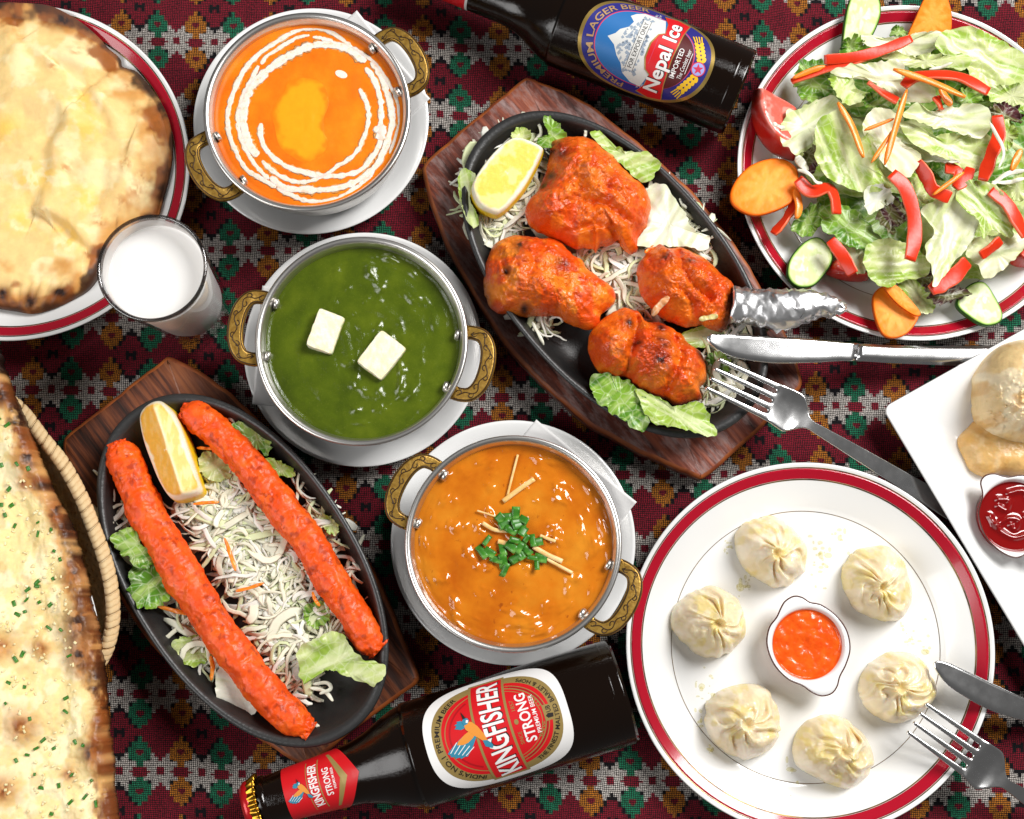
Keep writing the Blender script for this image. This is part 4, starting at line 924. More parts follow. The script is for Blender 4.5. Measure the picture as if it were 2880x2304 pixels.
def leaf(out_px, z, kind, label, group, seed, ruffle=2.0, cup=2.0, dirn=None, tilt=(0, 0), name='lettuce_leaf', cat='lettuce', ridge=1.0, nk=7, rings=34, seg=120):
    o = PP(out_px, z); rs = np.random.RandomState(seed); a = rs.rand() * 3.1 if dirn is None else math.radians(dirn)
    ca, sa = math.cos(a), math.sin(a); ph = rs.rand() * 6; cc = o.mean(0); size = np.abs(o[:, :2] - cc[:2]).max()
    def zf(X, Y, r, t):
        u = (X - cc[0]) * ca + (Y - cc[1]) * sa; v = -(X - cc[0]) * sa + (Y - cc[1]) * ca
        z_ = z + cup * (r ** 2 - .45) + tilt[0] * (X - cc[0]) / size + tilt[1] * (Y - cc[1]) / size
        rg = fbm(u / 30 + seed, (v + 3 * fbm(u / 14, v / 14, seed, 2)) / 6.5, seed * 1.7, 2)
        z_ = z_ + ridge * 1.5 * rg + ridge * 1.6 * np.cos(u / size * 2.2 + ph)
        return z_ + ruffle * r ** 3 * (np.sin(nk * t + ph + 1.4 * np.sin(2 * t)) + .6 * np.sin(nk * 2.3 * t + 2 * ph)) * .6
    oo = catmull(o[:, :2], 160, closed=True); s = np.arange(160) * .5
    oo = oo + (.45 + .22 * ruffle) * np.stack([fbm(s / 2.2, seed, 1, 3), fbm(s / 2.2, seed, 6, 3)], -1) * np.minimum(1, np.minimum(s, 80 - s) / 4)[:, None]
    V, F, i = polar(oo, zf, rings, seg, edge=.8, under=lambda X, Y, r, Z: Z - .55)
    X, Y, r = V[:, 0], V[:, 1], i['r']; u = (X - cc[0]) * ca + (Y - cc[1]) * sa; v = -(X - cc[0]) * sa + (Y - cc[1]) * ca
    A, B, D = [np.array(C(x)) for x in LK[kind]]
    n = ss(-.35, .45, fbm(u / 20, v / 6, seed + 4, 4) + .35 * (r - .5)); col = A * (1 - n)[:, None] + B * n[:, None]
    st = ss(.15, .5, fbm(u / 30 + 9, v / 2.2, seed + 14, 3)); col = lerp(col, D, .5 * st)
    rib = np.exp(-((v + 1.5 * np.sin(u / 14)) / 1.3) ** 2) * (1 - r ** 3); col = lerp(col, D, .6 * rib)
    ob = obj(name, V, F, m_leaf, cols=col); return tag(ob, label, cat, group)
def strip(pts_px, zs, w_px, thick, mat, name, label, cat, group, s=1.0, n=20, roll=0.0, taper=.55, power=3.0, seed=0, cols=None):
    p = np.asarray(pts_px); z = np.broadcast_to(np.asarray(zs, float), (len(p),)); q = catmull(P(p[:, 0], p[:, 1], z), n)
    k = mmpx(p[0, 0], p[0, 1], float(z.mean())); w = w_px * k / 2
    t = np.linspace(-1, 1, n); ww = w * (1 - (1 - taper) * np.abs(t) ** 5) * (1 + .1 * fbm(np.arange(n) / 4, seed, 2, 2))
    V, F = tube(q, ww, thick / 2, n=12, power=power, twist=roll + .25 * np.sin(t * 2 + seed))
    cc = None
    if cols:                                                   # skin, flesh and cut faces of a pepper
        a = np.r_[np.tile(np.arange(12), n), np.arange(12), np.arange(12)] * np.pi / 6; up = np.sin(a)
        cc = np.tile(np.array(C('#e04a22')), (len(V), 1)); cc = lerp(cc, C('#d23212'), ss(.2, .7, up)); cc = lerp(cc, C('#ee7650'), ss(.75, .95, np.abs(np.cos(a)))); cc = lerp(cc, C('#ee6a40'), ss(.2, .7, -up))
    return tag(obj(name, V, F, mat, cols=cc), label, cat, group)
def shreds(poly_px, n, zf, seed, mats, name, label, cat, lenr=(13, 36), wr=(1.1, 2.9)):
    """a heap of shredded cabbage nobody could count"""
    rs = np.random.RandomState(seed); pl = [np.asarray(p) for p in poly_px]; parts = []; cols = []
    area = np.array([np.ptp(p[:, 0]) * np.ptp(p[:, 1]) for p in pl]); area = area / area.sum()
    def inside(pt, p):
        x, y = pt; c = False; j = len(p) - 1
        for i in range(len(p)):
            if (p[i, 1] > y) != (p[j, 1] > y) and x < (p[j, 0] - p[i, 0]) * (y - p[i, 1]) / (p[j, 1] - p[i, 1]) + p[i, 0]: c = not c
            j = i
        return c
    ca, cb, cd = np.array(C('#f8f6e0')), np.array(C('#e9f0c2')), np.array(C('#fdfcf2'))
    k = 0
    while k < n:
        p = pl[rs.choice(len(pl), p=area)]; pt = p.min(0) + rs.rand(2) * np.ptp(p, axis=0)
        if not inside(pt, p): continue
        k += 1; L = rs.uniform(*lenr); w = (rs.uniform(*wr) if rs.rand() > .14 else rs.uniform(3.4, 6.0)) / 2; a = rs.rand() * 6.3; m_ = 10
        cur = rs.normal(0, 1.0); th = a + np.cumsum(np.full(m_, cur / m_ * 2) + rs.normal(0, .22, m_)); st = L / m_
        c0 = P(pt[0], pt[1], zf); q = np.c_[np.cumsum(np.cos(th)) * st, np.cumsum(np.sin(th)) * st, np.zeros(m_)]; q -= q.mean(0)
        mid = rs.rand() ** .9 * 6.5; q[:, 2] = mid + rs.normal(0, .8) * np.linspace(-1, 1, m_) * 2 + rs.rand() * 2.5 * np.sin(np.linspace(0, 3, m_)); q += c0
        V, F = tube(q, w * np.r_[.5, .9, np.ones(m_ - 4), .9, .4], .16, n=6, power=2.5, twist=rs.normal(0, .3) + np.linspace(-1, 1, m_) * rs.normal(0, .45)); parts.append((V, F))
        x = rs.rand(); cols.append(np.tile(ca if x < .5 else cb if x < .68 else cd, (len(V), 1)) * rs.uniform(.9, 1.05))
    V, F = join(parts); o = obj(name, V, F, mats, cols=np.vstack(cols)); tag(o, label, cat, kind='stuff')
def shred1(pts_px, z, w, label, group, col=('#eeeddc',), seed=0, name='cabbage_shred', cat='cabbage', mat=None):
    q = catmull(PP(pts_px, z), 24); q[:, 2] += .8 * fbm(np.arange(24) / 6, seed, 1, 2); t = np.linspace(-1, 1, 24)
    V, F = tube(q, w * (1 - .6 * t ** 6), .35, n=8, power=2.5, twist=.5 * np.sin(t * 3 + seed))
    tag(obj(name, V, F, mat or m_leaf, cols=None if mat else np.tile(np.array(C(col[0])), (len(V), 1))), label, cat, group)
m_carrot = NT('carrot'); m_carrot.col(m_carrot.ramp(m_carrot.noise(130, 4), [(.3, C('#f0780f')), (.7, C('#fb9a34'))])); m_carrot.set(rough=.35, sss=.12, sss_scale=.003, coat=.1); m_carrot.bump(m_carrot.noise(500, 3), .15, .0006); m_carrot = m_carrot.m

# ================================================================ lemon wedges
m = painted('lemon', rough=.42, spec=.3, var=(500, .93, 1.05), bumps=((700, .12, .0005),), sss=.3, sss_scale=.003); m_lemon = m.m
def lemon(out_px, ridge_px, z0, h, label, flesh, seed, flat=False):
    o = PP(out_px, z0 + h * .3); rg = PP(ridge_px, z0 + h)[:, :2]
    cc = o[:, :2].mean(0)
    def zf(X, Y, r, t):
        d = seg_dist(X, Y, rg)
        if flat: n_ = np.array([rg[1][1] - rg[0][1], rg[0][0] - rg[1][0]]); n_ = n_ / np.linalg.norm(n_); sl = ((X - cc[0]) * n_[0] + (Y - cc[1]) * n_[1]); z_ = z0 + h * .72 + sl * .32
        else: z_ = z0 + h - d * .62
        return np.minimum(z_, z0 + h) * (1 - r ** 24) + (z0 + h * .25) * r ** 24 + .05 * fbm(X / 2, Y / 2, seed, 3)
    V, F, i = polar(o, zf, 60, 160, edge=.6, under=lambda X, Y, r, Z: z0 + h * .2 * r ** 3)
    X, Y, r = V[:, 0], V[:, 1], i['r']; Rn = np.hypot(X - i['c'][0], Y - i['c'][1]) / np.maximum(r, .01); de = (1 - r) * Rn
    col = np.tile(np.array(C(flesh[0])), (len(V), 1)); u = fbm(X / 5, Y / 5, seed, 4) if flat else fbm(X / 2, Y / 6, seed, 3)
    col = lerp(col, C(flesh[1]), ss(-.2, .6, u))
    d = seg_dist(X, Y, rg)
    if not flat: col = lerp(col, C('#f6e6b4'), np.exp(-(d / .9) ** 2)); side = ((X - rg[0][0]) * (rg[1][1] - rg[0][1]) - (Y - rg[0][1]) * (rg[1][0] - rg[0][0])); col = lerp(col, C('#e79a1c'), ss(-.1, 1.2, side / np.linalg.norm(rg[1] - rg[0])) * .6)
    col = lerp(col, C('#f3ecd2'), ss(4.2, 2.4, de + .5 * fbm(X / 3, Y / 3, 5, 2))); col = lerp(col, C('#e9c21a'), ss(1.3, .5, de)); col[~i['top']] = C('#e9c21a')
    tag(obj('lemon_wedge', V, F, m_lemon, cols=col), label, 'lemon', 'lemon wedges on the iron plates')

# ================================================================ meat
m = NT('tandoori'); c = m.attr().outputs['Color']
c = m.mix(1.0, c, m.ramp(m.noise(320, 5, .65), [(.3, (.86, .74, .66)), (.7, (1.1, 1.18, 1.15))]), 'MULTIPLY'); m.col(c)
m.set(rough=m.ramp(m.noise(150, 4), [(.38, .14), (.62, .5)]), spec=.45, coat=.14, coat_rough=.12, sss=.06, sss_scale=.003)
m.bump(m.noise(230, 5, .65), .5, .0016); m.bump(m.noise(650, 4), .5, .0007); m_tand = m.m
def chicken(out_px, z0, h, label, seed, lobes, cuts, chars, parent=None, top_mix=.5):
    o = PP(out_px, z0 + h * .28); L = [(P(*V6([p])[0], z0 + h * .6), a, s) for p, a, s in lobes]; K = [(catmull(PP(V6(p), z0 + h * .6)[:, :2], 24), a, w) for p, a, w in cuts]
    oo = catmull(o[:, :2], 200, closed=True); s = np.arange(200)
    oo += .5 * np.stack([fbm(s / 5, seed, 1, 3), fbm(s / 5, seed, 6, 3)], -1) * np.minimum(1, np.minimum(s, 199 - s) / 8)[:, None]
    def zf(X, Y, r, t):
        z = z0 + h * .26 + h * .38 * (1 - r ** 3.0) ** .5
        for p, a, w in L: z = z + a * np.exp(-(((X - p[0]) / w) ** 2 + ((Y - p[1]) / w) ** 2)) * (1 - r ** 5)
        for p, a, w in K: z = z - a * np.exp(-(seg_dist(X, Y, p) / w) ** 2) * (1 - r ** 8)
        n1 = fbm(X / 7, Y / 7, seed, 4); n2 = 1 - np.abs(fbm(X / 5.5 + 3, Y / 5.5, seed + 4, 3))
        return z + (1.5 * n1 - .7 * np.maximum(0, n2 - .86) * 5 + .75 * fbm(X / 3.0, Y / 3.0, seed + 9, 3) + .25 * fbm(X / 1.2, Y / 1.2, seed + 19, 2)) * (1 - r ** 6)
    V, F, i = polar(oo, zf, 110, 260, edge=1.0, under=lambda X, Y, r, Z: z0 + h * .10 * r ** 4)
    low = ~i['top']; cc = i['c']; V[low, 0] = cc[0] + (V[low, 0] - cc[0]) * .84; V[low, 1] = cc[1] + (V[low, 1] - cc[1]) * .84
    X, Y = V[:, 0], V[:, 1]; col = np.tile(np.array(C('#e06412')), (len(V), 1))
    col = lerp(col, C('#d8480e'), .8 * ss(-.15, .4, fbm(X / 10, Y / 10, seed + 20, 4))); col = lerp(col, C('#ea8424'), top_mix * ss(0, .6, fbm(X / 8, Y / 8, seed + 30, 4)))
    col = lerp(col, C('#a8340e'), .4 * ss(.3, .8, fbm(X / 5, Y / 5, seed + 40, 4)))
    for p, a in chars:
        q = P(*V6([p])[0], z0 + h * .7); d = np.hypot(X - q[0], Y - q[1]) / (a * 1.5); col = lerp(col, C('#8a2412'), .7 * np.exp(-d ** 2 * .4)); col = lerp(col, C('#20100c'), np.exp(-d ** 2 * 1.6) * ss(-.7, .1, fbm(X / 2.5, Y / 2.5, 3, 3)))
    return V, F, col
zf1 = 18.6
def chick_obj(name, out, z0, h, label, seed, lobes, cuts, chars, **kw):
    V, F, col = chicken(V6(out), z0, h, label, seed, lobes, cuts, chars, **kw); o = obj(name, V, F, m_tand, cols=col); return tag(o, label, 'chicken', 'roast chicken pieces on the iron plate')
chick_obj('chicken_thigh', [(600, 165), (650, 147), (720, 140), (790, 150), (840, 190), (900, 240), (940, 290), (1000, 340), (1030, 370), (1050, 410), (1058, 460), (1050, 520), (1040, 570), (1003, 605), (1000, 650), (970, 675), (940, 650), (915, 610), (870, 632), (825, 645), (808, 672), (790, 652), (720, 650), (650, 620), (600, 600), (540, 570), (500, 540), (482, 480), (500, 430), (540, 390), (560, 340), (580, 270), (597, 210)],
          zf1 + 2, 40, 'largest roast chicken piece beside the lemon wedge', 2, [((600, 480), 9, 14), ((760, 300), 8, 14), ((940, 430), 6, 13), ((860, 560), 4, 10)], [([(690, 520), (720, 440), (740, 360)], 3.0, 2.6), ([(760, 430), (860, 460), (950, 520)], 3.0, 2.2), ([(850, 380), (900, 400), (940, 440)], 3.2, 2.0), ([(720, 560), (800, 540), (900, 570)], 2.6, 1.8)], [((612, 165), 4), ((655, 200), 2), ((600, 300), 2.6), ((570, 340), 2)])
chick_obj('chicken_drumstick', [(330, 650), (370, 610), (440, 590), (520, 600), (600, 605), (660, 630), (700, 680), (750, 710), (775, 750), (830, 790), (880, 830), (898, 880), (872, 920), (832, 950), (822, 1000), (780, 1020), (720, 1010), (670, 990), (640, 960), (560, 960), (480, 960), (400, 950), (350, 940), (310, 900), (293, 820), (297, 740)],
          zf1 + 1, 37, 'orange chicken drumstick at the left of the iron plate', 12, [((430, 760), 9, 16), ((560, 820), 6, 16), ((760, 900), 2, 12)], [([(380, 720), (400, 770)], 3, 1.6), ([(480, 640), (520, 720), (500, 800)], 2.0, 2.0), ([(640, 700), (670, 790), (640, 880)], 1.6, 2.2)], [((460, 625), 2.2), ((658, 718), 2.0), ((395, 760), 1.6), ((480, 915), 1.8)], top_mix=.9)
chick_obj('chicken_cluster', [(782, 1035), (830, 980), (880, 940), (940, 920), (1000, 940), (1030, 980), (1090, 990), (1150, 1010), (1190, 1040), (1240, 1090), (1290, 1130), (1312, 1190), (1310, 1250), (1282, 1290), (1288, 1330), (1250, 1350), (1180, 1368), (1120, 1340), (1050, 1310), (980, 1280), (950, 1240), (880, 1240), (820, 1210), (780, 1150), (770, 1090)],
          zf1 + 2, 36, 'knobbly roast chicken piece at the near end beside the fork', 22, [((880, 1080), 10, 13), ((1090, 1130), 9, 12), ((1230, 1230), 6, 11)], [([(1000, 960), (985, 1060), (960, 1160), (955, 1240)], 6, 2.4), ([(1170, 1050), (1190, 1140), (1160, 1240), (1130, 1310)], 4.5, 2.4), ([(1060, 1060), (1090, 1100), (1140, 1130)], 2, 1.8)], [((1100, 1160), 2.6), ((1000, 1085), 1.4), ((1105, 1085), 2.2), ((1110, 1000), 2), ((960, 985), 1.6)])
# drumstick with its bone wrapped in foil
t = thing('chicken_drumstick', 'roast chicken drumstick with its bone end wrapped in silver foil', 'chicken', (*P(*V6([(1220, 830)])[0], 20)[:2], 20.0), 'roast chicken pieces on the iron plate')
V, F, col = chicken(V6([(1000, 720), (1050, 660), (1090, 630), (1130, 650), (1200, 650), (1270, 680), (1330, 720), (1380, 770), (1430, 810), (1442, 840), (1435, 900), (1425, 980), (1380, 1030), (1300, 1000), (1250, 1010), (1180, 1000), (1100, 960), (1050, 910), (1010, 850), (995, 790)]), zf1 + 2, 36, '', 32,
                    [((1120, 740), 8, 13), ((1270, 790), 8, 13), ((1150, 900), 6, 12), ((1380, 910), 4, 9)], [([(1190, 660), (1200, 760), (1250, 830), (1330, 880)], 4, 2.2), ([(1060, 700), (1110, 690)], 4, 1.8), ([(1180, 850), (1240, 900), (1260, 990)], 3.5, 2.0), ([(1400, 780), (1340, 860), (1300, 920)], 2.5, 2)], [((1130, 690), 1.8), ((1240, 712), 1.6), ((1385, 1010), 1.6)])
obj('meat', V, F, m_tand, t, cols=col)
fp = [((30, 1538), 10.2), ((150, 1555), 10.0), ((250, 1566), 11.0), ((350, 1556), 10.0), ((450, 1542), 7.8), ((540, 1548), 5.2), ((606, 1562), 1.6)]
ctr = np.array([P(*V4([p])[0], z) for (p, _), z in zip(fp, (40, 41, 42, 43, 43.5, 44, 44.5))]); rr = np.array([r for _, r in fp])
q = catmull(np.c_[ctr, rr], 34); nf_ = 24; V, F = tube(q[:, :3], q[:, 3], q[:, 3] * .85, n=nf_, caps=True)
nz = np.stack([fbm(V[:, 0] / 4.2, V[:, 1] / 4.2, V[:, 2] / 4.2 + k * 9, 2) for k in range(3)], -1); nz2 = np.stack([fbm(V[:, 0] / 1.9, V[:, 1] / 1.9, V[:, 2] / 1.9 + k * 7, 2) for k in range(3)], -1)
nz3 = 1 - 2 * np.abs(nz); V = V + 1.0 * nz3 + .9 * nz2
m_foil = NT('foil'); m_foil.col((.92, .92, .93)); m_foil.set(metal=1.0, rough=.36); m_foil.bump(m_foil.noise(160, 2), .25, .0015); m_foil = m_foil.m
obj('foil_wrap', V, F, m_foil, t, smooth=False); done(t)
# kebabs
m = NT('kebab'); c = m.attr().outputs['Color']; c = m.mix(1.0, c, m.ramp(m.noise(300, 5, .65), [(.3, (.92, .84, .8)), (.7, (1.05, 1.1, 1.1))]), 'MULTIPLY'); m.col(c); m.set(rough=m.ramp(m.noise(170, 4), [(.35, .3), (.7, .6)]), spec=.35, coat=.06, coat_rough=.15, sss=.06, sss_scale=.003)
m.bump(m.noise(300, 5, .65), .35, .0010); m.bump(m.noise(1000, 3), .45, .0005); m_keb = m.m
def kebab(pts, ws, label, seed):
    z = 31.0; n = 260; q = catmull(np.c_[PP(V7(pts), z), np.array(ws) / 1.4615 * .192 / 2], n)
    V, F = tube(q[:, :3], q[:, 3], q[:, 3] * .97, n=72)
    ax = np.vstack([np.repeat(q[:, :3], 72, 0), np.repeat(q[:1, :3], 72, 0), np.repeat(q[-1:, :3], 72, 0)]); nr = V - ax; nl = np.linalg.norm(nr, axis=1, keepdims=True); nr = nr / (nl + 1e-6)
    x, y, zz = V.T; k = .7 * fbm(x / 8, y / 8, zz / 8 + seed, 3) + .8 * fbm(x / 17, y / 17, zz / 17 + seed, 2) - .9 * np.maximum(0, 1 - 7 * np.abs(fbm(x / 9 + 4, y / 9, zz / 9 + seed, 2))) * ss(0, .5, fbm(x / 20, y / 20, seed, 2)) + .42 * fbm(x / 2.2, y / 2.2, zz / 2.2 + seed, 3)
    s = np.r_[np.repeat(np.linspace(0, 1, n), 72), np.zeros(72), np.ones(72)]; end = ss(.04, 0, s) + ss(.96, 1, s)
    V = V + nr * (k + end * 1.8 * fbm(x / 1.6, y / 1.6, zz / 1.6 + seed + 5, 3))[:, None]
    col = np.tile(np.array(C('#ea520a')), (len(V), 1)); col = lerp(col, C('#ee6014'), ss(-.1, .5, fbm(x / 7, y / 7, zz / 7 + 3 + seed, 4))); col = lerp(col, C('#dc440a'), .6 * ss(.15, .7, fbm(x / 4, y / 4, zz / 4 + 8 + seed, 4))); col = lerp(col, C('#8a240a'), .6 * ss(.45, .85, fbm(x / 3, y / 3, zz / 3 + 18 + seed, 3)))
    tag(obj('kebab', V, F, m_keb, cols=col), label, 'kebab', 'red kebabs on the iron plate')
kebab([(248, 385), (268, 430), (300, 510), (345, 620), (420, 760), (525, 945), (645, 1125), (765, 1300), (890, 1450), (985, 1535), (1048, 1575)], [60, 125, 140, 145, 150, 150, 150, 150, 140, 120, 70], 'longer red kebab crossing the plate on the basket side', 3)
kebab([(512, 262), (560, 275), (625, 320), (700, 385), (800, 500), (915, 640), (1025, 790), (1115, 930), (1205, 1070), (1285, 1195), (1330, 1240)], [70, 118, 128, 132, 136, 138, 140, 140, 136, 120, 80], 'red kebab on the curry pot side of the plate', 9)
lemon(V6([(432, 160), (500, 165), (560, 190), (567, 215), (530, 300), (480, 390), (420, 460), (372, 500), (340, 508), (270, 480), (235, 420), (240, 370), (290, 290), (360, 210)]), V6([(470, 150), (255, 400)]), zf1 + 8, 22, 'pale yellow lemon wedge beside the largest chicken piece', ('#ecd058', '#f4e08c'), 3, flat=True)
lemon(V7([(428, 218), (470, 240), (512, 290), (560, 400), (600, 540), (612, 600), (560, 627), (490, 632), (440, 570), (400, 480), (365, 380), (350, 290), (372, 245)]), V7([(402, 245), (520, 610)]), zf1 + 1, 26, 'yellow lemon wedge between the two red kebabs', ('#eec35a', '#f4d88c'), 6)

# --- greens on the chicken plate
G1 = 'greens under the roast chicken'
L6 = [([(780, 130), (820, 108), (870, 168), (950, 200), (1050, 210), (1105, 260), (1075, 310), (1030, 352), (950, 290), (880, 230)], 37, 'g', 'pale green lettuce leaf at the far rim of the chicken plate', 1.2, 25),
      ([(565, 58), (600, 45), (645, 95), (672, 150), (625, 185), (565, 190), (535, 150), (590, 120)], 34, 'd', 'upright green lettuce frill behind the largest chicken piece', 1.5, None),
      ([(420, 135), (450, 95), (500, 108), (505, 160), (440, 175)], 32, 'g', 'small pale lettuce scrap above the lemon wedge on the chicken plate', .8, None),
      ([(176, 345), (200, 290), (252, 305), (262, 360), (232, 420), (275, 520), (242, 552), (205, 490)], 36, 'g', 'pale lettuce leaf poking out left of the lemon wedge', 1.2, 100),
      ([(1050, 370), (1120, 358), (1180, 430), (1220, 500), (1262, 570), (1335, 600), (1300, 655), (1180, 640), (1000, 640), (1030, 560)], 33, 'w', 'broad white cabbage leaf right of the largest chicken piece', 1.2, 60),
      ([(780, 1245), (850, 1228), (950, 1255), (1000, 1300), (1040, 1360), (1050, 1440), (1010, 1490), (960, 1462), (850, 1382), (800, 1340)], 35, 'd', 'frilly green lettuce under the near end of the knobbly chicken', 2.4, None),
      ([(990, 1290), (1100, 1335), (1180, 1375), (1280, 1350), (1352, 1480), (1330, 1510), (1210, 1482), (1080, 1450), (1030, 1400)], 38, 'g', 'pale lettuce leaf overhanging the near rim of the chicken plate', 1.6, 150),
      ([(1310, 1150), (1380, 1125), (1425, 1190), (1345, 1235)], 27, 'd', 'green lettuce scrap under the fork tines', 1.5, None),
      ([(1190, 1050), (1300, 1008), (1450, 1000), (1585, 1010), (1560, 1045), (1340, 1050), (1300, 1110), (1230, 1090)], 25, 'g', 'pale lettuce leaf under the foil-wrapped drumstick', 1.0, 10),
      ([(250, 560), (330, 520), (420, 560), (400, 620), (330, 650), (260, 610)], 24, 'w', 'white cabbage piece below the lemon wedge', 1.0, 20)]
L6 += [([(500, 500), (700, 560), (1000, 600), (1080, 800), (980, 930), (760, 820), (560, 640)], 21.5, 'w', 'flat pale cabbage leaf bedded under the middle of the chicken', .6, 20),
      ([(240, 300), (420, 180), (540, 300), (480, 520), (320, 600), (240, 480)], 21.5, 'w', 'flat pale cabbage leaf bedded under the lemon wedge by the chicken', .6, 70)]
for k, (o, z, kd, lb, rf, dn) in enumerate(L6): leaf(V6(o), z, kd, lb, G1, 60 + k, ruffle=rf, cup=1.2, dirn=dn, ridge=.8, name='cabbage_leaf' if kd == 'w' else 'lettuce_leaf', cat='cabbage' if kd == 'w' else 'lettuce')
shreds([V6([(240, 250), (430, 110), (560, 150), (520, 480), (380, 640), (260, 640), (220, 480)]), V6([(700, 640), (1000, 640), (1050, 900), (900, 900), (760, 760)]), V6([(1000, 420), (1180, 400), (1340, 600), (1330, 700), (1020, 680)]), V6([(880, 860), (1060, 880), (1120, 1000), (960, 940)]), V6([(1290, 1080), (1440, 1080), (1480, 1300), (1340, 1420), (1290, 1340)]), V6([(480, 960), (620, 960), (620, 1040), (560, 1060)]), V6([(1400, 960), (1560, 980), (1540, 1060), (1380, 1060)])],
       900, zf1 + .8, 8, m_cab, 'shredded_cabbage', 'white shredded cabbage heaped under the roast chicken', 'cabbage')
for k, (p, lb) in enumerate((([(520, 35), (545, 80), (555, 125), (520, 160)], 'thin cabbage shred reaching the far rim above the lemon'), ([(750, 95), (760, 115), (756, 140)], 'tiny cabbage shred above the largest chicken piece'), ([(515, 985), (545, 1040), (568, 1092)], 'lone cabbage shred on bare iron below the left drumstick'), ([(1190, 420), (1205, 450), (1222, 465)], 'curled cabbage shred right of the largest chicken piece'), ([(1290, 570), (1330, 560), (1355, 580), (1330, 605)], 'hooked cabbage shred at the right rim of the chicken plate'), ([(1400, 1450), (1430, 1400), (1450, 1375)], 'cabbage shred on the near rim below the fork'))): shred1(V6(p), 30, 1.0, lb, 'stray cabbage shreds on the chicken plate', seed=k)
shred1(V6([(1065, 955), (1095, 915), (1140, 870)]), 60, 2.0, 'pale cabbage shred lying on the foil-wrapped drumstick', 'stray cabbage shreds on the chicken plate', ('#e2a06a',), 5); shred1(V6([(1280, 975), (1320, 965), (1365, 958)]), 54, 1.6, 'yellowish cabbage shred near the foil edge', 'stray cabbage shreds on the chicken plate', ('#dfcf86',), 8)
shred1(V6([(1030, 668), (1070, 645), (1110, 632)]), 34, 1.2, 'orange carrot shred between the chicken pieces', 'carrot shreds on the iron plates', name='carrot_shred', cat='carrot', mat=m_carrot)
# --- greens on the kebab plate
G2 = 'greens beside the kebabs'
L7 = [([(230, 770), (320, 735), (352, 810), (420, 830), (430, 880), (330, 900), (300, 860), (262, 840)], 34, 'd', 'frilly green lettuce tip left of the longer kebab', 2.2, None),
      ([(320, 880), (400, 850), (450, 910), (492, 980), (455, 1040), (385, 1072), (330, 1045), (300, 985)], 32, 'd', 'dark green curly lettuce tucked under the longer kebab', 2.4, None),
      ([(240, 875), (300, 848), (335, 920), (310, 965), (270, 920)], 26, 'w', 'white cabbage scrap below the frilly lettuce tip', .6, None),
      ([(722, 318), (790, 303), (872, 345), (880, 400), (868, 442), (800, 402)], 30, 'd', 'curly lettuce with brown edge by the far rim of the kebab plate', 2.0, None),
      ([(880, 452), (960, 488), (972, 525), (900, 520), (860, 480)], 28, 'g', 'pale lettuce scrap right of the curly lettuce on the kebab plate', 1.0, None),
      ([(600, 430), (680, 440), (720, 520), (640, 545), (590, 500)], 27, 'g', 'pale lettuce piece between the lemon wedge and the kebab', 1.4, None),
      ([(478, 1205), (580, 1180), (650, 1200), (625, 1280), (550, 1306), (500, 1270)], 26, 'g', 'flat pale lettuce piece left of the longer kebab', 1.0, 10),
      ([(1000, 1222), (1080, 1190), (1160, 1165), (1200, 1212), (1262, 1270), (1352, 1305), (1312, 1386), (1200, 1352), (1095, 1320), (1045, 1362), (1012, 1382), (988, 1290)], 36, 'g', 'large bright lettuce leaf at the near end of the kebab plate', 2.0, 30),
      ([(1020, 1060), (1090, 1040), (1120, 1110), (1060, 1150), (1020, 1120)], 28, 'd', 'green lettuce piece beside the kebab above the large leaf', 1.4, None),
      ([(662, 1330), (720, 1310), (822, 1425), (812, 1502), (740, 1492), (668, 1470)], 27, 'w', 'thick white cabbage slab at the bottom of the kebab plate', .4, 170),
      ([(1090, 680), (1160, 720), (1150, 770), (1100, 740)], 27, 'g', 'pale cabbage scrap right of the upper kebab', .8, None)]
L7 += [([(520, 600), (720, 540), (900, 700), (940, 860), (760, 900), (600, 780)], 21.5, 'w', 'flat pale cabbage leaf bedded under the far half of the shreds', .6, 20),
      ([(740, 880), (960, 860), (1120, 1060), (1150, 1180), (980, 1280), (840, 1120)], 21.5, 'w', 'flat pale cabbage leaf bedded under the near half of the shreds', .6, 70)]
for k, (o, z, kd, lb, rf, dn) in enumerate(L7): leaf(V7(o), z, kd, lb, G2, 90 + k, ruffle=rf, cup=1.2, dirn=dn, ridge=.9, name='cabbage_leaf' if kd == 'w' else 'lettuce_leaf', cat='cabbage' if kd == 'w' else 'lettuce')
shreds([V7([(470, 560), (720, 500), (900, 640), (1010, 860), (1140, 1060), (1190, 1180), (1000, 1300), (830, 1200), (700, 960), (560, 740)]), V7([(500, 600), (720, 520), (960, 800), (1060, 1030), (900, 1100), (680, 900)]), V7([(190, 640), (300, 640), (330, 740), (230, 740)]), V7([(990, 540), (1060, 600), (1180, 780), (1290, 960), (1240, 960), (1080, 760)]), V7([(430, 1000), (600, 1020), (640, 1200), (700, 1330), (600, 1330), (540, 1180)]), V7([(820, 1180), (1040, 1240), (1060, 1440), (960, 1440)])],
       1050, zf1 + .8, 18, m_cab, 'shredded_cabbage', 'white shredded cabbage heaped between the two kebabs', 'cabbage')
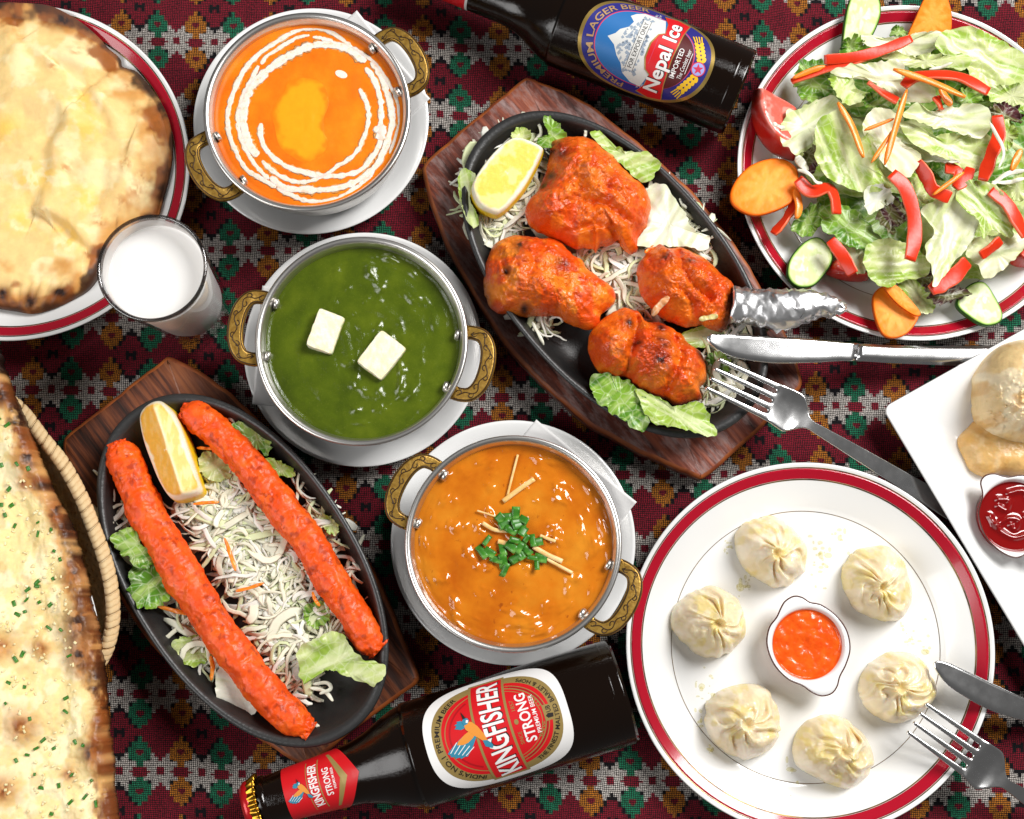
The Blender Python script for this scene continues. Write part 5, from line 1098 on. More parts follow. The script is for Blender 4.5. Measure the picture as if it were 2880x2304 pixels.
for k, (p, lb) in enumerate((([(148, 500), (190, 535), (225, 575), (235, 630)], 'cabbage shred at the left rim above the longer kebab'), ([(175, 635), (200, 690), (235, 720)], 'second cabbage shred at the left rim of the kebab plate'), ([(650, 252), (690, 270), (730, 305)], 'cabbage shred above the upper kebab by the far rim'), ([(1215, 880), (1265, 920), (1298, 985)], 'long cabbage shred right of the kebab near the rim'), ([(1040, 1395), (1100, 1410), (1135, 1450)], 'branched cabbage shred below the large lettuce leaf'), ([(1055, 1380), (1110, 1375), (1125, 1400), (1080, 1420)], 'looped cabbage shred below the large lettuce leaf'), ([(1040, 1540), (1060, 1545), (1078, 1560)], 'tiny cabbage root at the tip of the longer kebab'))): shred1(V7(p), 28, 1.1, lb, 'stray cabbage shreds on the kebab plate', seed=k + 20)
for k, (p, z, w, lb) in enumerate((([(415, 1060), (490, 1080), (580, 1098)], 28, 1.8, 'carrot shred poking out left of the longer kebab'), ([(690, 780), (715, 850), (735, 915)], 33, 1.6, 'upright carrot shred in the middle of the cabbage'), ([(735, 998), (790, 985), (850, 965)], 33, 1.4, 'slanting carrot shred in the cabbage between the kebabs'), ([(632, 1265), (640, 1310), (634, 1365)], 29, 1.8, 'carrot shred above the thick white cabbage slab'), ([(560, 640), (610, 635), (665, 632)], 33, 1.4, 'carrot shred just below the lemon wedge'), ([(575, 408), (620, 412), (660, 408)], 31, 1.3, 'thin carrot shred right of the lemon wedge'), ([(1285, 1290), (1310, 1300), (1345, 1308)], 33, 1.5, 'orange carrot sliver on the tip of the large lettuce leaf'), ([(1050, 1000), (1060, 1030), (1080, 1060)], 33, 1.4, 'short carrot shred under the upper kebab'))): shred1(V7(p), z, w * .7, lb, 'carrot shreds on the iron plates', name='carrot_shred', cat='carrot', mat=m_carrot, seed=k)
# ================================================================ salad
GS = 'lettuce in the salad'
base = [([(380, 560), (700, 380), (1000, 420), (1000, 900), (700, 1000), (420, 900)], 15, 'g'), ([(900, 300), (1300, 200), (1560, 450), (1500, 900), (1100, 900), (900, 600)], 16, 'd'), ([(480, 900), (900, 800), (1150, 1100), (1000, 1400), (700, 1400), (520, 1150)], 14, 'd'), ([(950, 850), (1400, 700), (1560, 1000), (1440, 1330), (1100, 1430), (950, 1150)], 15, 'g'), ([(600, 260), (1000, 200), (1200, 420), (900, 620), (560, 520)], 17, 'd')]
for k, (o, z, kd) in enumerate(base): leaf(V4(o), z, kd, 'mostly covered lettuce leaf deep in the salad ' + ('under the large ribbed green leaf', 'under the upper right leaves', 'under the long curved pepper strip', 'under the large translucent cream leaf', 'under the upper left pepper strips')[k], GS, 200 + k, ruffle=3, cup=2, ridge=1.2)
SL = [([(1050, 235), (1100, 165), (1200, 150), (1330, 170), (1400, 210), (1460, 240), (1520, 290), (1540, 430), (1430, 440), (1330, 430), (1250, 390), (1200, 330), (1130, 290), (1080, 270)], 31, 'g', 'large pale green leaf at the upper right of the salad', 1.2, -20, (0, 2)),
 ([(690, 170), (760, 180), (850, 195), (960, 170), (1100, 165), (1112, 190), (1060, 250), (960, 290), (850, 280), (760, 240), (700, 230)], 25, 'c', 'cream leaf below the carrot slice at the salad top', 1.6, 5, (0, 0)),
 ([(780, 285), (860, 263), (940, 290), (1040, 275), (1100, 292), (1230, 290), (1210, 352), (1100, 352), (1000, 340), (900, 330), (800, 312)], 31, 'g', 'narrow frilled leaf between two red pepper strips', 2.2, 0, (0, 0)),
 ([(525, 370), (640, 340), (760, 328), (850, 308), (900, 350), (890, 400), (1000, 420), (1062, 450), (1060, 505), (960, 520), (850, 485), (780, 440), (700, 395), (600, 395)], 36, 'c', 'cream leaf crossing the upper middle of the salad', 1.4, -30, (0, 0)),
 ([(525, 390), (640, 368), (652, 440), (692, 480), (682, 522), (620, 542), (568, 512), (540, 450)], 38, 'g', 'thin translucent leaf left of the salad middle', 1.0, 60, (0, 0)),
 ([(345, 420), (370, 330), (420, 305), (490, 320), (545, 440), (520, 502), (470, 522), (440, 545), (390, 505), (350, 455)], 26, 'd', 'frilly green leaf at the upper left of the salad', 2.8, None, (0, 0)),
 ([(275, 685), (310, 560), (390, 540), (500, 490), (562, 500), (572, 560), (500, 620), (445, 700), (432, 742), (362, 792), (302, 745)], 33, 'c', 'cream leaf lying over the left tomato wedge', 1.6, 35, (0, 0)),
 ([(455, 640), (500, 590), (570, 570), (612, 640), (680, 700), (722, 690), (780, 800), (832, 900), (850, 932), (800, 962), (700, 962), (620, 942), (540, 902), (482, 852), (450, 762)], 40, 'g', 'large ribbed green leaf left of the salad middle', 1.2, -65, (0, 2)),
 ([(710, 590), (770, 545), (850, 560), (905, 600), (872, 680), (902, 722), (982, 792), (962, 852), (902, 912), (832, 872), (790, 822), (760, 742), (700, 682)], 41, 'c', 'pinkish cream leaf under the crossed carrot sticks', 1.2, -55, (0, 0)),
 ([(890, 590), (960, 530), (1050, 560), (1200, 528), (1312, 550), (1332, 642), (1290, 692), (1200, 672), (1130, 642), (1050, 642), (960, 622)], 44, 'c', 'cream folded leaf right of the salad middle', 1.6, 5, (0, 2)),
 ([(870, 622), (960, 640), (1060, 690), (1150, 680), (1332, 680), (1322, 762), (1292, 852), (1232, 884), (1170, 832), (1060, 792), (960, 752), (902, 692)], 39, 'g', 'yellow-green folded leaf below the cream folded one', 1.6, -15, (0, 0)),
 ([(880, 722), (980, 742), (1100, 788), (1172, 832), (1060, 818), (970, 806), (890, 775)], 38, 'w', 'white leaf edge below the yellow-green folded leaf', .8, -20, (0, 0)),
 ([(480, 1052), (560, 1030), (650, 1060), (722, 1130), (792, 1200), (780, 1242), (700, 1252), (610, 1250), (540, 1192), (490, 1152)], 29, 'd', 'deep green ribbed leaf at the lower left of the salad', 1.4, -35, (0, 0)),
 ([(698, 1290), (720, 1230), (850, 1213), (960, 1250), (1022, 1300), (1022, 1382), (902, 1422), (790, 1458), (730, 1412), (700, 1362)], 31, 'g', 'wide pale green leaf at the salad bottom', 1.4, 5, (0, 0)),
 ([(705, 960), (780, 938), (852, 1000), (790, 1052), (715, 1088)], 39, 'w', 'small white leaf piece left of the long pepper strip', .6, 60, (0, 0)),
 ([(990, 1062), (1080, 1010), (1160, 968), (1272, 1100), (1242, 1222), (1150, 1332), (1050, 1455), (1038, 1372), (1010, 1252), (1062, 1162)], 38, 'c', 'large translucent cream leaf right of the long pepper strip', 1.0, 65, (0, 0)),
 ([(1170, 962), (1230, 918), (1332, 930), (1402, 1010), (1452, 1130), (1442, 1202), (1350, 1162), (1300, 1212), (1270, 1112), (1180, 1042)], 41, 'g', 'pale leaf beside the pepper strip at the lower right', 1.4, -50, (0, 0)),
 ([(1240, 1222), (1300, 1200), (1480, 1180), (1520, 1232), (1432, 1332), (1332, 1405), (1270, 1332), (1220, 1292)], 34, 'c', 'cream leaf at the lower right behind the cucumber', 1.4, 20, (0, 0)),
 ([(870, 1432), (930, 1398), (1000, 1460), (1062, 1552), (1010, 1582), (940, 1542), (890, 1482)], 24, 'g', 'bent green leaf beside the bottom carrot slice', 1.2, -60, (0, 0)),
 ([(765, 1080), (840, 985), (892, 1040), (925, 1100), (862, 1152), (830, 1195), (790, 1142)], 36, 'p', 'dark purple leaf left of the long pepper strip', 2.4, None, (0, 0)),
 ([(1025, 1490), (1130, 1450), (1200, 1448), (1238, 1490), (1170, 1512), (1110, 1542), (1040, 1532)], 25, 'p', 'purple-edged leaf above the bottom cucumber slice', 2.2, None, (0, 0)),
 ([(1318, 562), (1400, 522), (1482, 543), (1488, 625), (1440, 612), (1370, 592)], 36, 'p', 'purple leaf at the right of the salad', 2.4, None, (0, 0)),
 ([(338, 1132), (400, 1058), (470, 1030), (505, 1070), (475, 1152), (420, 1195), (370, 1182)], 25, 'd', 'curly green leaf above the left cucumber slice', 2.8, None, (0, 0)),
 ([(1380, 1000), (1450, 900), (1545, 880), (1545, 1000), (1450, 1015)], 36, 'g', 'green leaf cut by the right picture edge', 1.4, None, (0, 0)),
 ([(1390, 622), (1440, 608), (1468, 682), (1412, 775), (1388, 700)], 36, 'g', 'small green leaf right of the standing pepper strip', 1.2, None, (0, 0)),
 ([(583, 262), (600, 213), (650, 193), (692, 220), (692, 262), (630, 275)], 24, 'd', 'curly bright leaf at the foot of the upper cucumber slice', 2.4, None, (0, 0)),
 ([(833, 172), (870, 128), (930, 182), (880, 194)], 24, 'd', 'tiny curled green leaf left of the upper carrot slice', 1.6, None, (0, 0)),
 ([(678, 512), (740, 468), (820, 488), (852, 542), (790, 558), (720, 532)], 38, 'd', 'small crinkled bright leaf in the salad middle', 2.2, None, (0, 0)),
 ([(1330, 442), (1450, 430), (1545, 440), (1545, 565), (1420, 525), (1340, 512)], 32, 'g', 'green leaf under the large upper right leaf', 1.6, None, (0, 0)),
 ([(930, 880), (1000, 900), (1060, 1000), (1010, 1050), (940, 1000)], 33, 'g', 'green leaf between two red pepper strips in the lower middle', 1.6, None, (0, 0)),
 ([(1150, 480), (1260, 440), (1300, 500), (1230, 530), (1160, 530)], 33, 'd', 'olive leaf under the curved pepper strip', 1.8, None, (0, 0)),
 ([(600, 1240), (690, 1250), (700, 1380), (640, 1370)], 27, 'c', 'cream leaf piece beside the lower left pepper strip', 1.0, None, (0, 0)),
 ([(395, 740), (450, 745), (460, 850), (420, 880), (395, 820)], 25, 'p', 'dark purple scrap behind the left carrot slice', 1.2, None, (0, 0)),
 ([(960, 1380), (1040, 1350), (1050, 1450), (1000, 1460)], 25, 'p', 'dark purple leaf under the translucent cream leaf', 1.6, None, (0, 0))]
for k, (o, z, kd, lb, rf, dn, tl) in enumerate(SL): leaf(V4(o), z, kd, lb, GS, 240 + k, ruffle=rf, cup=1.8, dirn=dn, tilt=tl, ridge=1.1)
m = NT('red_pepper'); m.col(m.ramp(m.noise(110, 4), [(.3, C('#d0220e')), (.55, C('#e63a18')), (.75, C('#f05c2a'))])); m.set(rough=.42, spec=.35, sss=.08, sss_scale=.002); m_pepper = painted('red_pepper', rough=.32, var=(150, .9, 1.06), bumps=((300, .15, .0008),), spec=.4, sss=.08, sss_scale=.002).m
PS = [([(940, 195), (830, 240), (740, 270), (640, 290), (500, 302)], 38, 46, 'long red pepper strip at the salad top left'), ([(780, 272), (650, 312), (500, 352), (335, 412)], 36, 34, 'pointed red pepper strip beneath the long one at the top left'),
 ([(900, 435), (960, 390), (1080, 378), (1200, 395), (1330, 465)], 47, 58, 'curved red pepper strip at the upper right of the salad'), ([(720, 415), (790, 465), (870, 512)], 42, 48, 'short red pepper strip by the crinkled bright leaf'),
 ([(1372, 585), (1382, 680), (1342, 790), (1300, 912)], 46, 58, 'standing red pepper strip at the right of the salad'), ([(838, 876), (908, 950), (950, 1080), (955, 1200), (932, 1315)], 47, 64, 'long curved red pepper strip in the lower middle'),
 ([(970, 818), (1020, 900), (1050, 960), (1135, 1000)], 42, 58, 'bent red pepper strip right of the salad middle'), ([(365, 905), (430, 968), (520, 950), (552, 1000), (562, 1082)], 36, 60, 'wavy red pepper strip beside the left carrot slice'),
 ([(242, 1182), (310, 1100), (362, 1010)], 27, 46, 'pale red pepper strip below the left carrot slice'), ([(530, 1212), (590, 1290), (645, 1385)], 34, 56, 'red pepper strip above the lower tomato wedge'),
 ([(1222, 1320), (1150, 1400), (1038, 1468)], 36, 66, 'red pepper strip near the bottom cucumber slice'), ([(1290, 1292), (1335, 1260), (1390, 1212)], 40, 46, 'short red pepper strip on the lower right cream leaf'),
 ([(1340, 960), (1430, 1040), (1515, 1200)], 44, 64, 'red pepper strip running off the right edge'), ([(1062, 488), (1078, 520), (1092, 555)], 45, 46, 'red pepper stub under the curved strip'), ([(1240, 850), (1215, 900), (1160, 950)], 40, 52, 'red pepper piece behind the small carrot stick'), ([(1110, 850), (1170, 860), (1200, 910)], 38, 60, 'pale pepper piece deep in the salad right of middle')]
for k, (p, z, w, lb) in enumerate(PS):
    o = strip(V4(p), z, w * 1.2 / 1.796, 1.8, m_pepper, 'pepper_strip', lb, 'pepper', 'red pepper strips in the salad', n=26, roll=(.15, -.5, .4, .7, -.3)[k % 5], taper=.75, seed=k, power=7, cols=True)
CS = [([(848, 350), (1050, 418), (1212, 492)], 52, 34, 'long carrot stick lying over the curved pepper strip'), ([(568, 518), (640, 640), (697, 797)], 47, 34, 'carrot stick on the large ribbed green leaf'), ([(915, 455), (872, 600), (805, 832)], 52, 32, 'longest carrot stick in the crossed group'), ([(850, 600), (780, 628), (703, 658)], 48, 18, 'short thin carrot stick in the crossed group'), ([(862, 640), (800, 730), (738, 822)], 50, 22, 'middle carrot stick in the crossed group'), ([(1202, 872), (1130, 925), (1048, 985)], 47, 24, 'small carrot stick over the bent pepper strip'), ([(1492, 755), (1470, 805), (1445, 862)], 42, 38, 'carrot piece at the right picture edge'), ([(352, 955), (372, 1040), (360, 1105)], 32, 40, 'carrot stick below the left carrot slice'), ([(502, 335), (420, 362), (340, 396)], 38, 28, 'carrot stick at the tip of the pointed pepper strip'), ([(1085, 445), (1110, 490), (1142, 535)], 45, 42, 'carrot stub under the curved pepper strip')]
for k, (p, z, w, lb) in enumerate(CS): strip(V4(p), z, w / 1.796, 2.0, m_carrot, 'carrot_stick', lb, 'carrot', 'carrot sticks in the salad', n=16, taper=.3, seed=k, roll=.2)
# slices
def slab(out_px, z, th, mat_top, mat_side, name, label, cat, group, tilt=(0, 0), colf=None, bulge=.3):
    o = PP(out_px, z); c = o.mean(0); s = np.abs(o[:, :2] - c[:2]).max()
    pl = lambda X, Y: z + tilt[0] * (X - c[0]) / s + tilt[1] * (Y - c[1]) / s
    V, F, i = polar(o, lambda X, Y, r, t: pl(X, Y) + bulge * (1 - r ** 2) - th * .25 * r ** 40 + .08 * fbm(X / 2, Y / 2, 3, 3), 40, 120, edge=.6, under=lambda X, Y, r, Z: pl(X, Y) - th)
    cols = colf(V, i) if colf else None
    return tag(obj(name, V, F, mat_top, cols=cols), label, cat, group)
m = painted('veg_slice', rough=.45, var=(300, .94, 1.05), bumps=((350, .25, .0008),), spec=.2); m_slice = m.m
def edge_mm(V, i): r = i['r']; return (1 - r) * np.hypot(V[:, 0] - i['c'][0], V[:, 1] - i['c'][1]) / np.maximum(r, .01)
def c_carrot(V, i):
    r, t = i['r'], i['th']; col = np.tile(np.array(C('#f98820')), (len(V), 1)); col = lerp(col, C('#ffa03e'), ss(.2, .6, 1 - r + .15 * np.sin(9 * t))); col = lerp(col, C('#f6a850'), .6 * np.exp(-(r / .16) ** 2)); return lerp(col, C('#d85c08'), ss(.9, 1, r))
def c_cuc(V, i):
    r, t = i['r'], i['th']; d = edge_mm(V, i); col = np.tile(np.array(C('#cfdd9a')), (len(V), 1)); col = lerp(col, C('#e2eabf'), ss(-.1, .5, fbm(V[:, 0] / 4, V[:, 1] / 4, 3, 3)))
    seeds = ss(.25, .55, fbm(V[:, 0] / 2.2, V[:, 1] / 3.6, 5, 2)) * ss(.62, .4, r); col = lerp(col, C('#eef0cf'), seeds); col = lerp(col, C('#9cc05c'), ss(2.0, 1.0, d)); col = lerp(col, C('#2c5a1c'), ss(1.0, .5, d)); col[~i['top']] = C('#2c5a1c'); return col
def c_tom(V, i):
    r = i['r']; d = edge_mm(V, i); col = np.tile(np.array(C('#e06050')), (len(V), 1)); col = lerp(col, C('#ea9488'), .8 * ss(0, .5, fbm(V[:, 0] / 5, V[:, 1] / 5, 3, 3))); return lerp(col, C('#c01c10'), ss(3.5, 1.0, d))
slab(V4([(25, 980), (60, 900), (130, 830), (220, 795), (300, 795), (360, 840), (372, 900), (350, 1000), (290, 1052), (180, 1092), (110, 1087), (40, 1042)]), 30, 3.0, m_slice, None, 'carrot_slice', 'big oval carrot slice overhanging the left rim of the salad plate', 'carrot', 'carrot slices on the salad plate', (0, -3), c_carrot)
slab(V4([(925, 185), (960, 90), (1000, 0), (1050, -25), (1100, -15), (1140, 60), (1147, 160), (1100, 175), (980, 190)]), 25, 3.0, m_slice, None, 'carrot_slice', 'oval carrot slice standing at the top of the salad', 'carrot', 'carrot slices on the salad plate', (0, 5), c_carrot)
slab(V4([(750, 1500), (790, 1445), (860, 1440), (962, 1532), (977, 1600), (922, 1682), (850, 1713), (790, 1692), (755, 1600)]), 24, 3.0, m_slice, None, 'carrot_slice', 'oval carrot slice hanging over the near rim of the salad plate', 'carrot', 'carrot slices on the salad plate', (0, -3), c_carrot)
slab(V4([(803, 1450), (862, 1438), (982, 1570), (962, 1595), (870, 1535)]), 29, 1.6, m_slice, None, 'carrot_slice', 'thin carrot sliver on top of the near carrot slice', 'carrot', 'carrot slices on the salad plate', (0, 0), c_carrot)
GC = 'cucumber slices on the salad plate'
slab(V4([(598, 185), (610, 50), (650, -30), (740, -35), (777, 20), (782, 90), (742, 182), (690, 200), (640, 217), (604, 228)]), 25, 4.0, m_slice, None, 'cucumber_slice', 'long cucumber slice standing at the top of the salad', 'cucumber', GC, (0, 5), c_cuc)
slab(V4([(310, 1380), (330, 1300), (400, 1220), (470, 1190), (522, 1230), (547, 1290), (520, 1362), (450, 1442), (380, 1457), (330, 1432)]), 23, 4.0, m_slice, None, 'cucumber_slice', 'cucumber slice at the lower left, beside the foil-wrapped drumstick', 'cucumber', GC, (-1, -2), c_cuc)
slab(V4([(1172, 1530), (1230, 1440), (1310, 1418), (1362, 1490), (1397, 1582), (1382, 1632), (1310, 1648), (1230, 1602)]), 23, 4.0, m_slice, None, 'cucumber_slice', 'cucumber slice at the near right of the salad plate', 'cucumber', GC, (1, -2), c_cuc)
m = painted('tomato', rough=.25, var=(200, .95, 1.04), bumps=((120, .1, .001),), coat=.1, coat_rough=.1, sss=.15, sss_scale=.004); m_tom = m.m
def tomato(out, ridge, z0, h, label):
    o = PP(V4(out), z0 + h * .2); rg = PP(V4(ridge), z0 + h)[:, :2]
    V, F, i = polar(o, lambda X, Y, r, t: (z0 + h - .5 * seg_dist(X, Y, rg)) * (1 - r ** 10) + (z0 + h * .15) * r ** 10 + .15 * fbm(X / 3, Y / 3, 2, 3), 40, 140, edge=.8, under=lambda X, Y, r, Z: z0 + 0 * X)
    col = c_tom(V, i); s = (V[:, 0] - rg[0][0]) * (rg[1][1] - rg[0][1]) - (V[:, 1] - rg[0][1]) * (rg[1][0] - rg[0][0]); col = lerp(col, C('#c8281a'), ss(0, 2.0, s / np.linalg.norm(rg[1] - rg[0])) * .9)
    tag(obj('tomato_wedge', V, F, m_tom, cols=col), label, 'tomato', 'tomato wedges on the salad plate')
tomato([(150, 458), (240, 490), (362, 550), (330, 600), (300, 660), (315, 740), (352, 802), (260, 772), (200, 722), (150, 640), (130, 560), (135, 490)], [(152, 465), (215, 620), (320, 775)], 14, 22, 'tomato wedge at the left rim of the salad plate')
tomato([(515, 1375), (560, 1310), (640, 1365), (722, 1400), (700, 1418), (600, 1412)], [(560, 1330), (700, 1405)], 12, 15, 'tomato wedge at the lower left under the pale green leaf')
tomato([(1440, 1312), (1500, 1258), (1560, 1290), (1550, 1340), (1480, 1342)], [(1490, 1275), (1540, 1330)], 14, 15, 'tomato wedge cut by the right picture edge')
GB = 'pale sprouts and shreds in the salad'
for k, (p, z, w, lb) in enumerate((([(1335, 620), (1380, 700), (1405, 780), (1380, 850)], 52, 1.0, 'white sprout over the standing pepper strip'), ([(365, 858), (420, 880), (460, 918), (490, 925)], 40, 1.1, 'white sprout above the wavy pepper strip'), ([(240, 622), (270, 640), (300, 648)], 40, 1.3, 'white shred on the left tomato wedge'), ([(1340, 940), (1420, 880), (1515, 860)], 42, 1.4, 'white shred running off the right edge'), ([(1345, 920), (1430, 920), (1515, 900)], 42, 1.2, 'second white shred near the right edge'), ([(1030, 350), (1090, 338), (1145, 318)], 42, .9, 'thin white shred under the large upper right leaf'), ([(360, 790), (390, 830), (420, 860)], 34, 2.4, 'pale thick shred behind the left carrot slice'))): shred1(V4(p), z, w, lb, GB, seed=k + 50, name='white_shred', cat='sprout')

# ================================================================ cutlery
def fork(stn, wid_px, ref, label, tail=None):
    """stn: axis points (px, z) at tine tips, slot roots, shoulder, neck, mid handle, handle end"""
    pts = np.array([P(*p, z) for p, z in stn]); k = mmpx(*ref); W = wid_px * k / 2
    n_t, n_h, n_n, n_l = 16, 7, 10, 24
    ax = np.vstack([np.linspace(pts[0], pts[1], n_t)[:-1], np.linspace(pts[1], pts[2], n_h)[:-1], np.linspace(pts[2], pts[3], n_n)[:-1], catmull(pts[3:], n_l)])
    m_ = len(ax); sm = ax.copy()
    for _ in range(3): sm[1:-1] = (sm[:-2] + 2 * sm[1:-1] + sm[2:]) / 4
    ax = sm; t = np.gradient(ax, axis=0); t /= np.linalg.norm(t, axis=1, keepdims=True); sd = np.cross(t, [0, 0, 1.0]); sd /= np.linalg.norm(sd, axis=1, keepdims=True); up = np.cross(sd, t)
    c = np.array([-.765, -.255, .255, .765]); V = []; tw = n_t - 1
    for i in range(m_):
        if i <= tw: f = i / tw; sc = W * (.95 + .05 * f); hw = .085 + .075 * f ** .8; offs = np.concatenate([[x - hw * (1 if True else 0), x, x + hw] for x in c]) * sc
        else:
            offs = np.concatenate([[x - .16, x, x + .16] for x in c])
            if i < tw + n_h - 1: sc = W * (1 + .02 * (i - tw))
            elif i < tw + n_h + n_n - 2: f = (i - tw - n_h + 1) / (n_n - 1); sc = W * (1.1 + (.24 - 1.1) * (3 * f * f - 2 * f ** 3))
            else: f = (i - tw - n_h - n_n + 2) / (n_l - 1); sc = W * (.24 + .34 * f ** .9)
            offs = offs * sc
        bow = 0
        cup = -(offs / W) ** 2 * (-1.4 if i > tw else 0) if i < tw + n_h + 4 else 0 * offs
        V.append(ax[i] + offs[:, None] * sd[i] + np.outer(cup, up[i]))
    V = np.vstack(V); nc = 12; F = []
    for i in range(m_ - 1):
        for j in range(11):
            if i < tw and j % 3 == 2: continue
            a = i * nc + j; F.append([a, a + 1, a + nc + 1, a + nc])
    o = obj('fork', V, np.array(F), m_cutlery); tag(o, label, 'fork', 'steel forks')
    md = o.modifiers.new('thickness', 'SOLIDIFY'); md.thickness = .0019; md.offset = 0
    md = o.modifiers.new('soft', 'SUBSURF'); md.levels = 2; md.render_levels = 2
w5 = lambda x, y: tuple(W5([(x, y)])[0]); w3 = lambda x, y: tuple(W3([(x, y)])[0])
fork([(w5(140, 345), 41), (w5(528, 527), 36.5), (w5(655, 597), 32.5), (w5(775, 678), 32), (w5(1100, 870), 21), (w5(1500, 1112), 8), (w5(1700, 1232), 5)], 122, (2170, 1130, 35), 'steel fork resting on the rim of the chicken plate')
fork([(w3(1408, 1243), 24), (w3(1678, 1432), 23), (w3(1745, 1490), 19.5), (w3(1835, 1560), 21), (w3(1960, 1640), 15), (w3(2200, 1790), 6)], 130, (2730, 2130, 22), 'steel fork on the dumpling plate rim, tines in a dumpling')
def knife(top, bot, zs, label, handle=None):
    """top/bot: matching px along back and edge of the blade; zs heights"""
    n = len(top); A = np.array([P(*p, z) for p, z in zip(top, zs)]); B = np.array([P(*p, z) for p, z in zip(bot, zs)])
    A = catmull(A, 60); B = catmull(B, 60)
    t = thing('table_knife', label, 'knife', tuple((A[30] + B[30]) / 2 * [1, 1, 0] + [0, 0, min(zs)]), 'steel knives')
    def body(i0, i1, th, crown):
        a, b = A[i0:i1], B[i0:i1]; k = np.linspace(0, 1, 9); m_ = len(a)
        prof = th * (1 - np.abs(2 * k - 1) ** 4) ** .6 * .5 if crown else th * .5 * (.12 + .88 * k[::-1] ** .6)
        up = a[:, None] * (1 - k[None, :, None]) + b[:, None] * k[None, :, None]; lo = up.copy(); up[..., 2] += prof if crown else th * .5 * (1 - .8 * k ** 12); lo[..., 2] -= prof
        V = np.concatenate([up, lo[:, ::-1]], 1).reshape(-1, 3); F = grid_faces(m_, 18, wrap=True)
        c0, c1 = V[:18].mean(0), V[-18:].mean(0); kk = len(V); V = np.vstack([V, np.repeat([c0], 18, 0), np.repeat([c1], 18, 0)]); i = np.arange(18); j = (i + 1) % 18
        return V, np.vstack([F, np.stack([kk + i, kk + j, j, i], -1), np.stack([(m_ - 1) * 18 + i, (m_ - 1) * 18 + j, kk + 18 + j, kk + 18 + i], -1)])
    V, F = body(0, handle[0] if handle else 60, 1.5, False); obj('blade', V, F, m_cutlery, t)
    if handle: V, F = body(handle[0] - 1, 60, 5.5, True); obj('handle', V, F, m_cutlery, t)
    done(t)
tp = [(108, 108), (135, 95), (250, 97), (400, 104), (600, 114), (800, 126), (1045, 149), (1300, 163), (1600, 168), (1920, 166), (2300, 160), (2500, 158)]
bo = [(110, 128), (135, 158), (215, 214), (330, 252), (550, 279), (800, 275), (1045, 265), (1300, 279), (1600, 291), (1920, 303), (2300, 315), (2500, 320)]
zk = [47, 46.4, 43.8, 40.4, 36.4, 31.6, 26.0, 20.2, 13.6, 8.0, 5, 4.5]
knife([w5(*p) for p in tp], [w5(*p) for p in bo], zk, 'bright table knife lying across the chicken plate towards the square plate', handle=(25,))
tp2 = [(1493, 985), (1515, 974), (1570, 988), (1650, 1024), (1750, 1072), (1850, 1118), (1960, 1166), (2150, 1240)]; bo2 = [(1495, 1005), (1510, 1032), (1560, 1092), (1650, 1152), (1750, 1205), (1850, 1240), (1960, 1270), (2150, 1320)]
knife([w3(*p) for p in tp2], [w3(*p) for p in bo2], [26, 25.8, 25, 23.5, 21, 18, 14, 6], 'dark shiny knife blade resting on the rim of the dumpling plate')
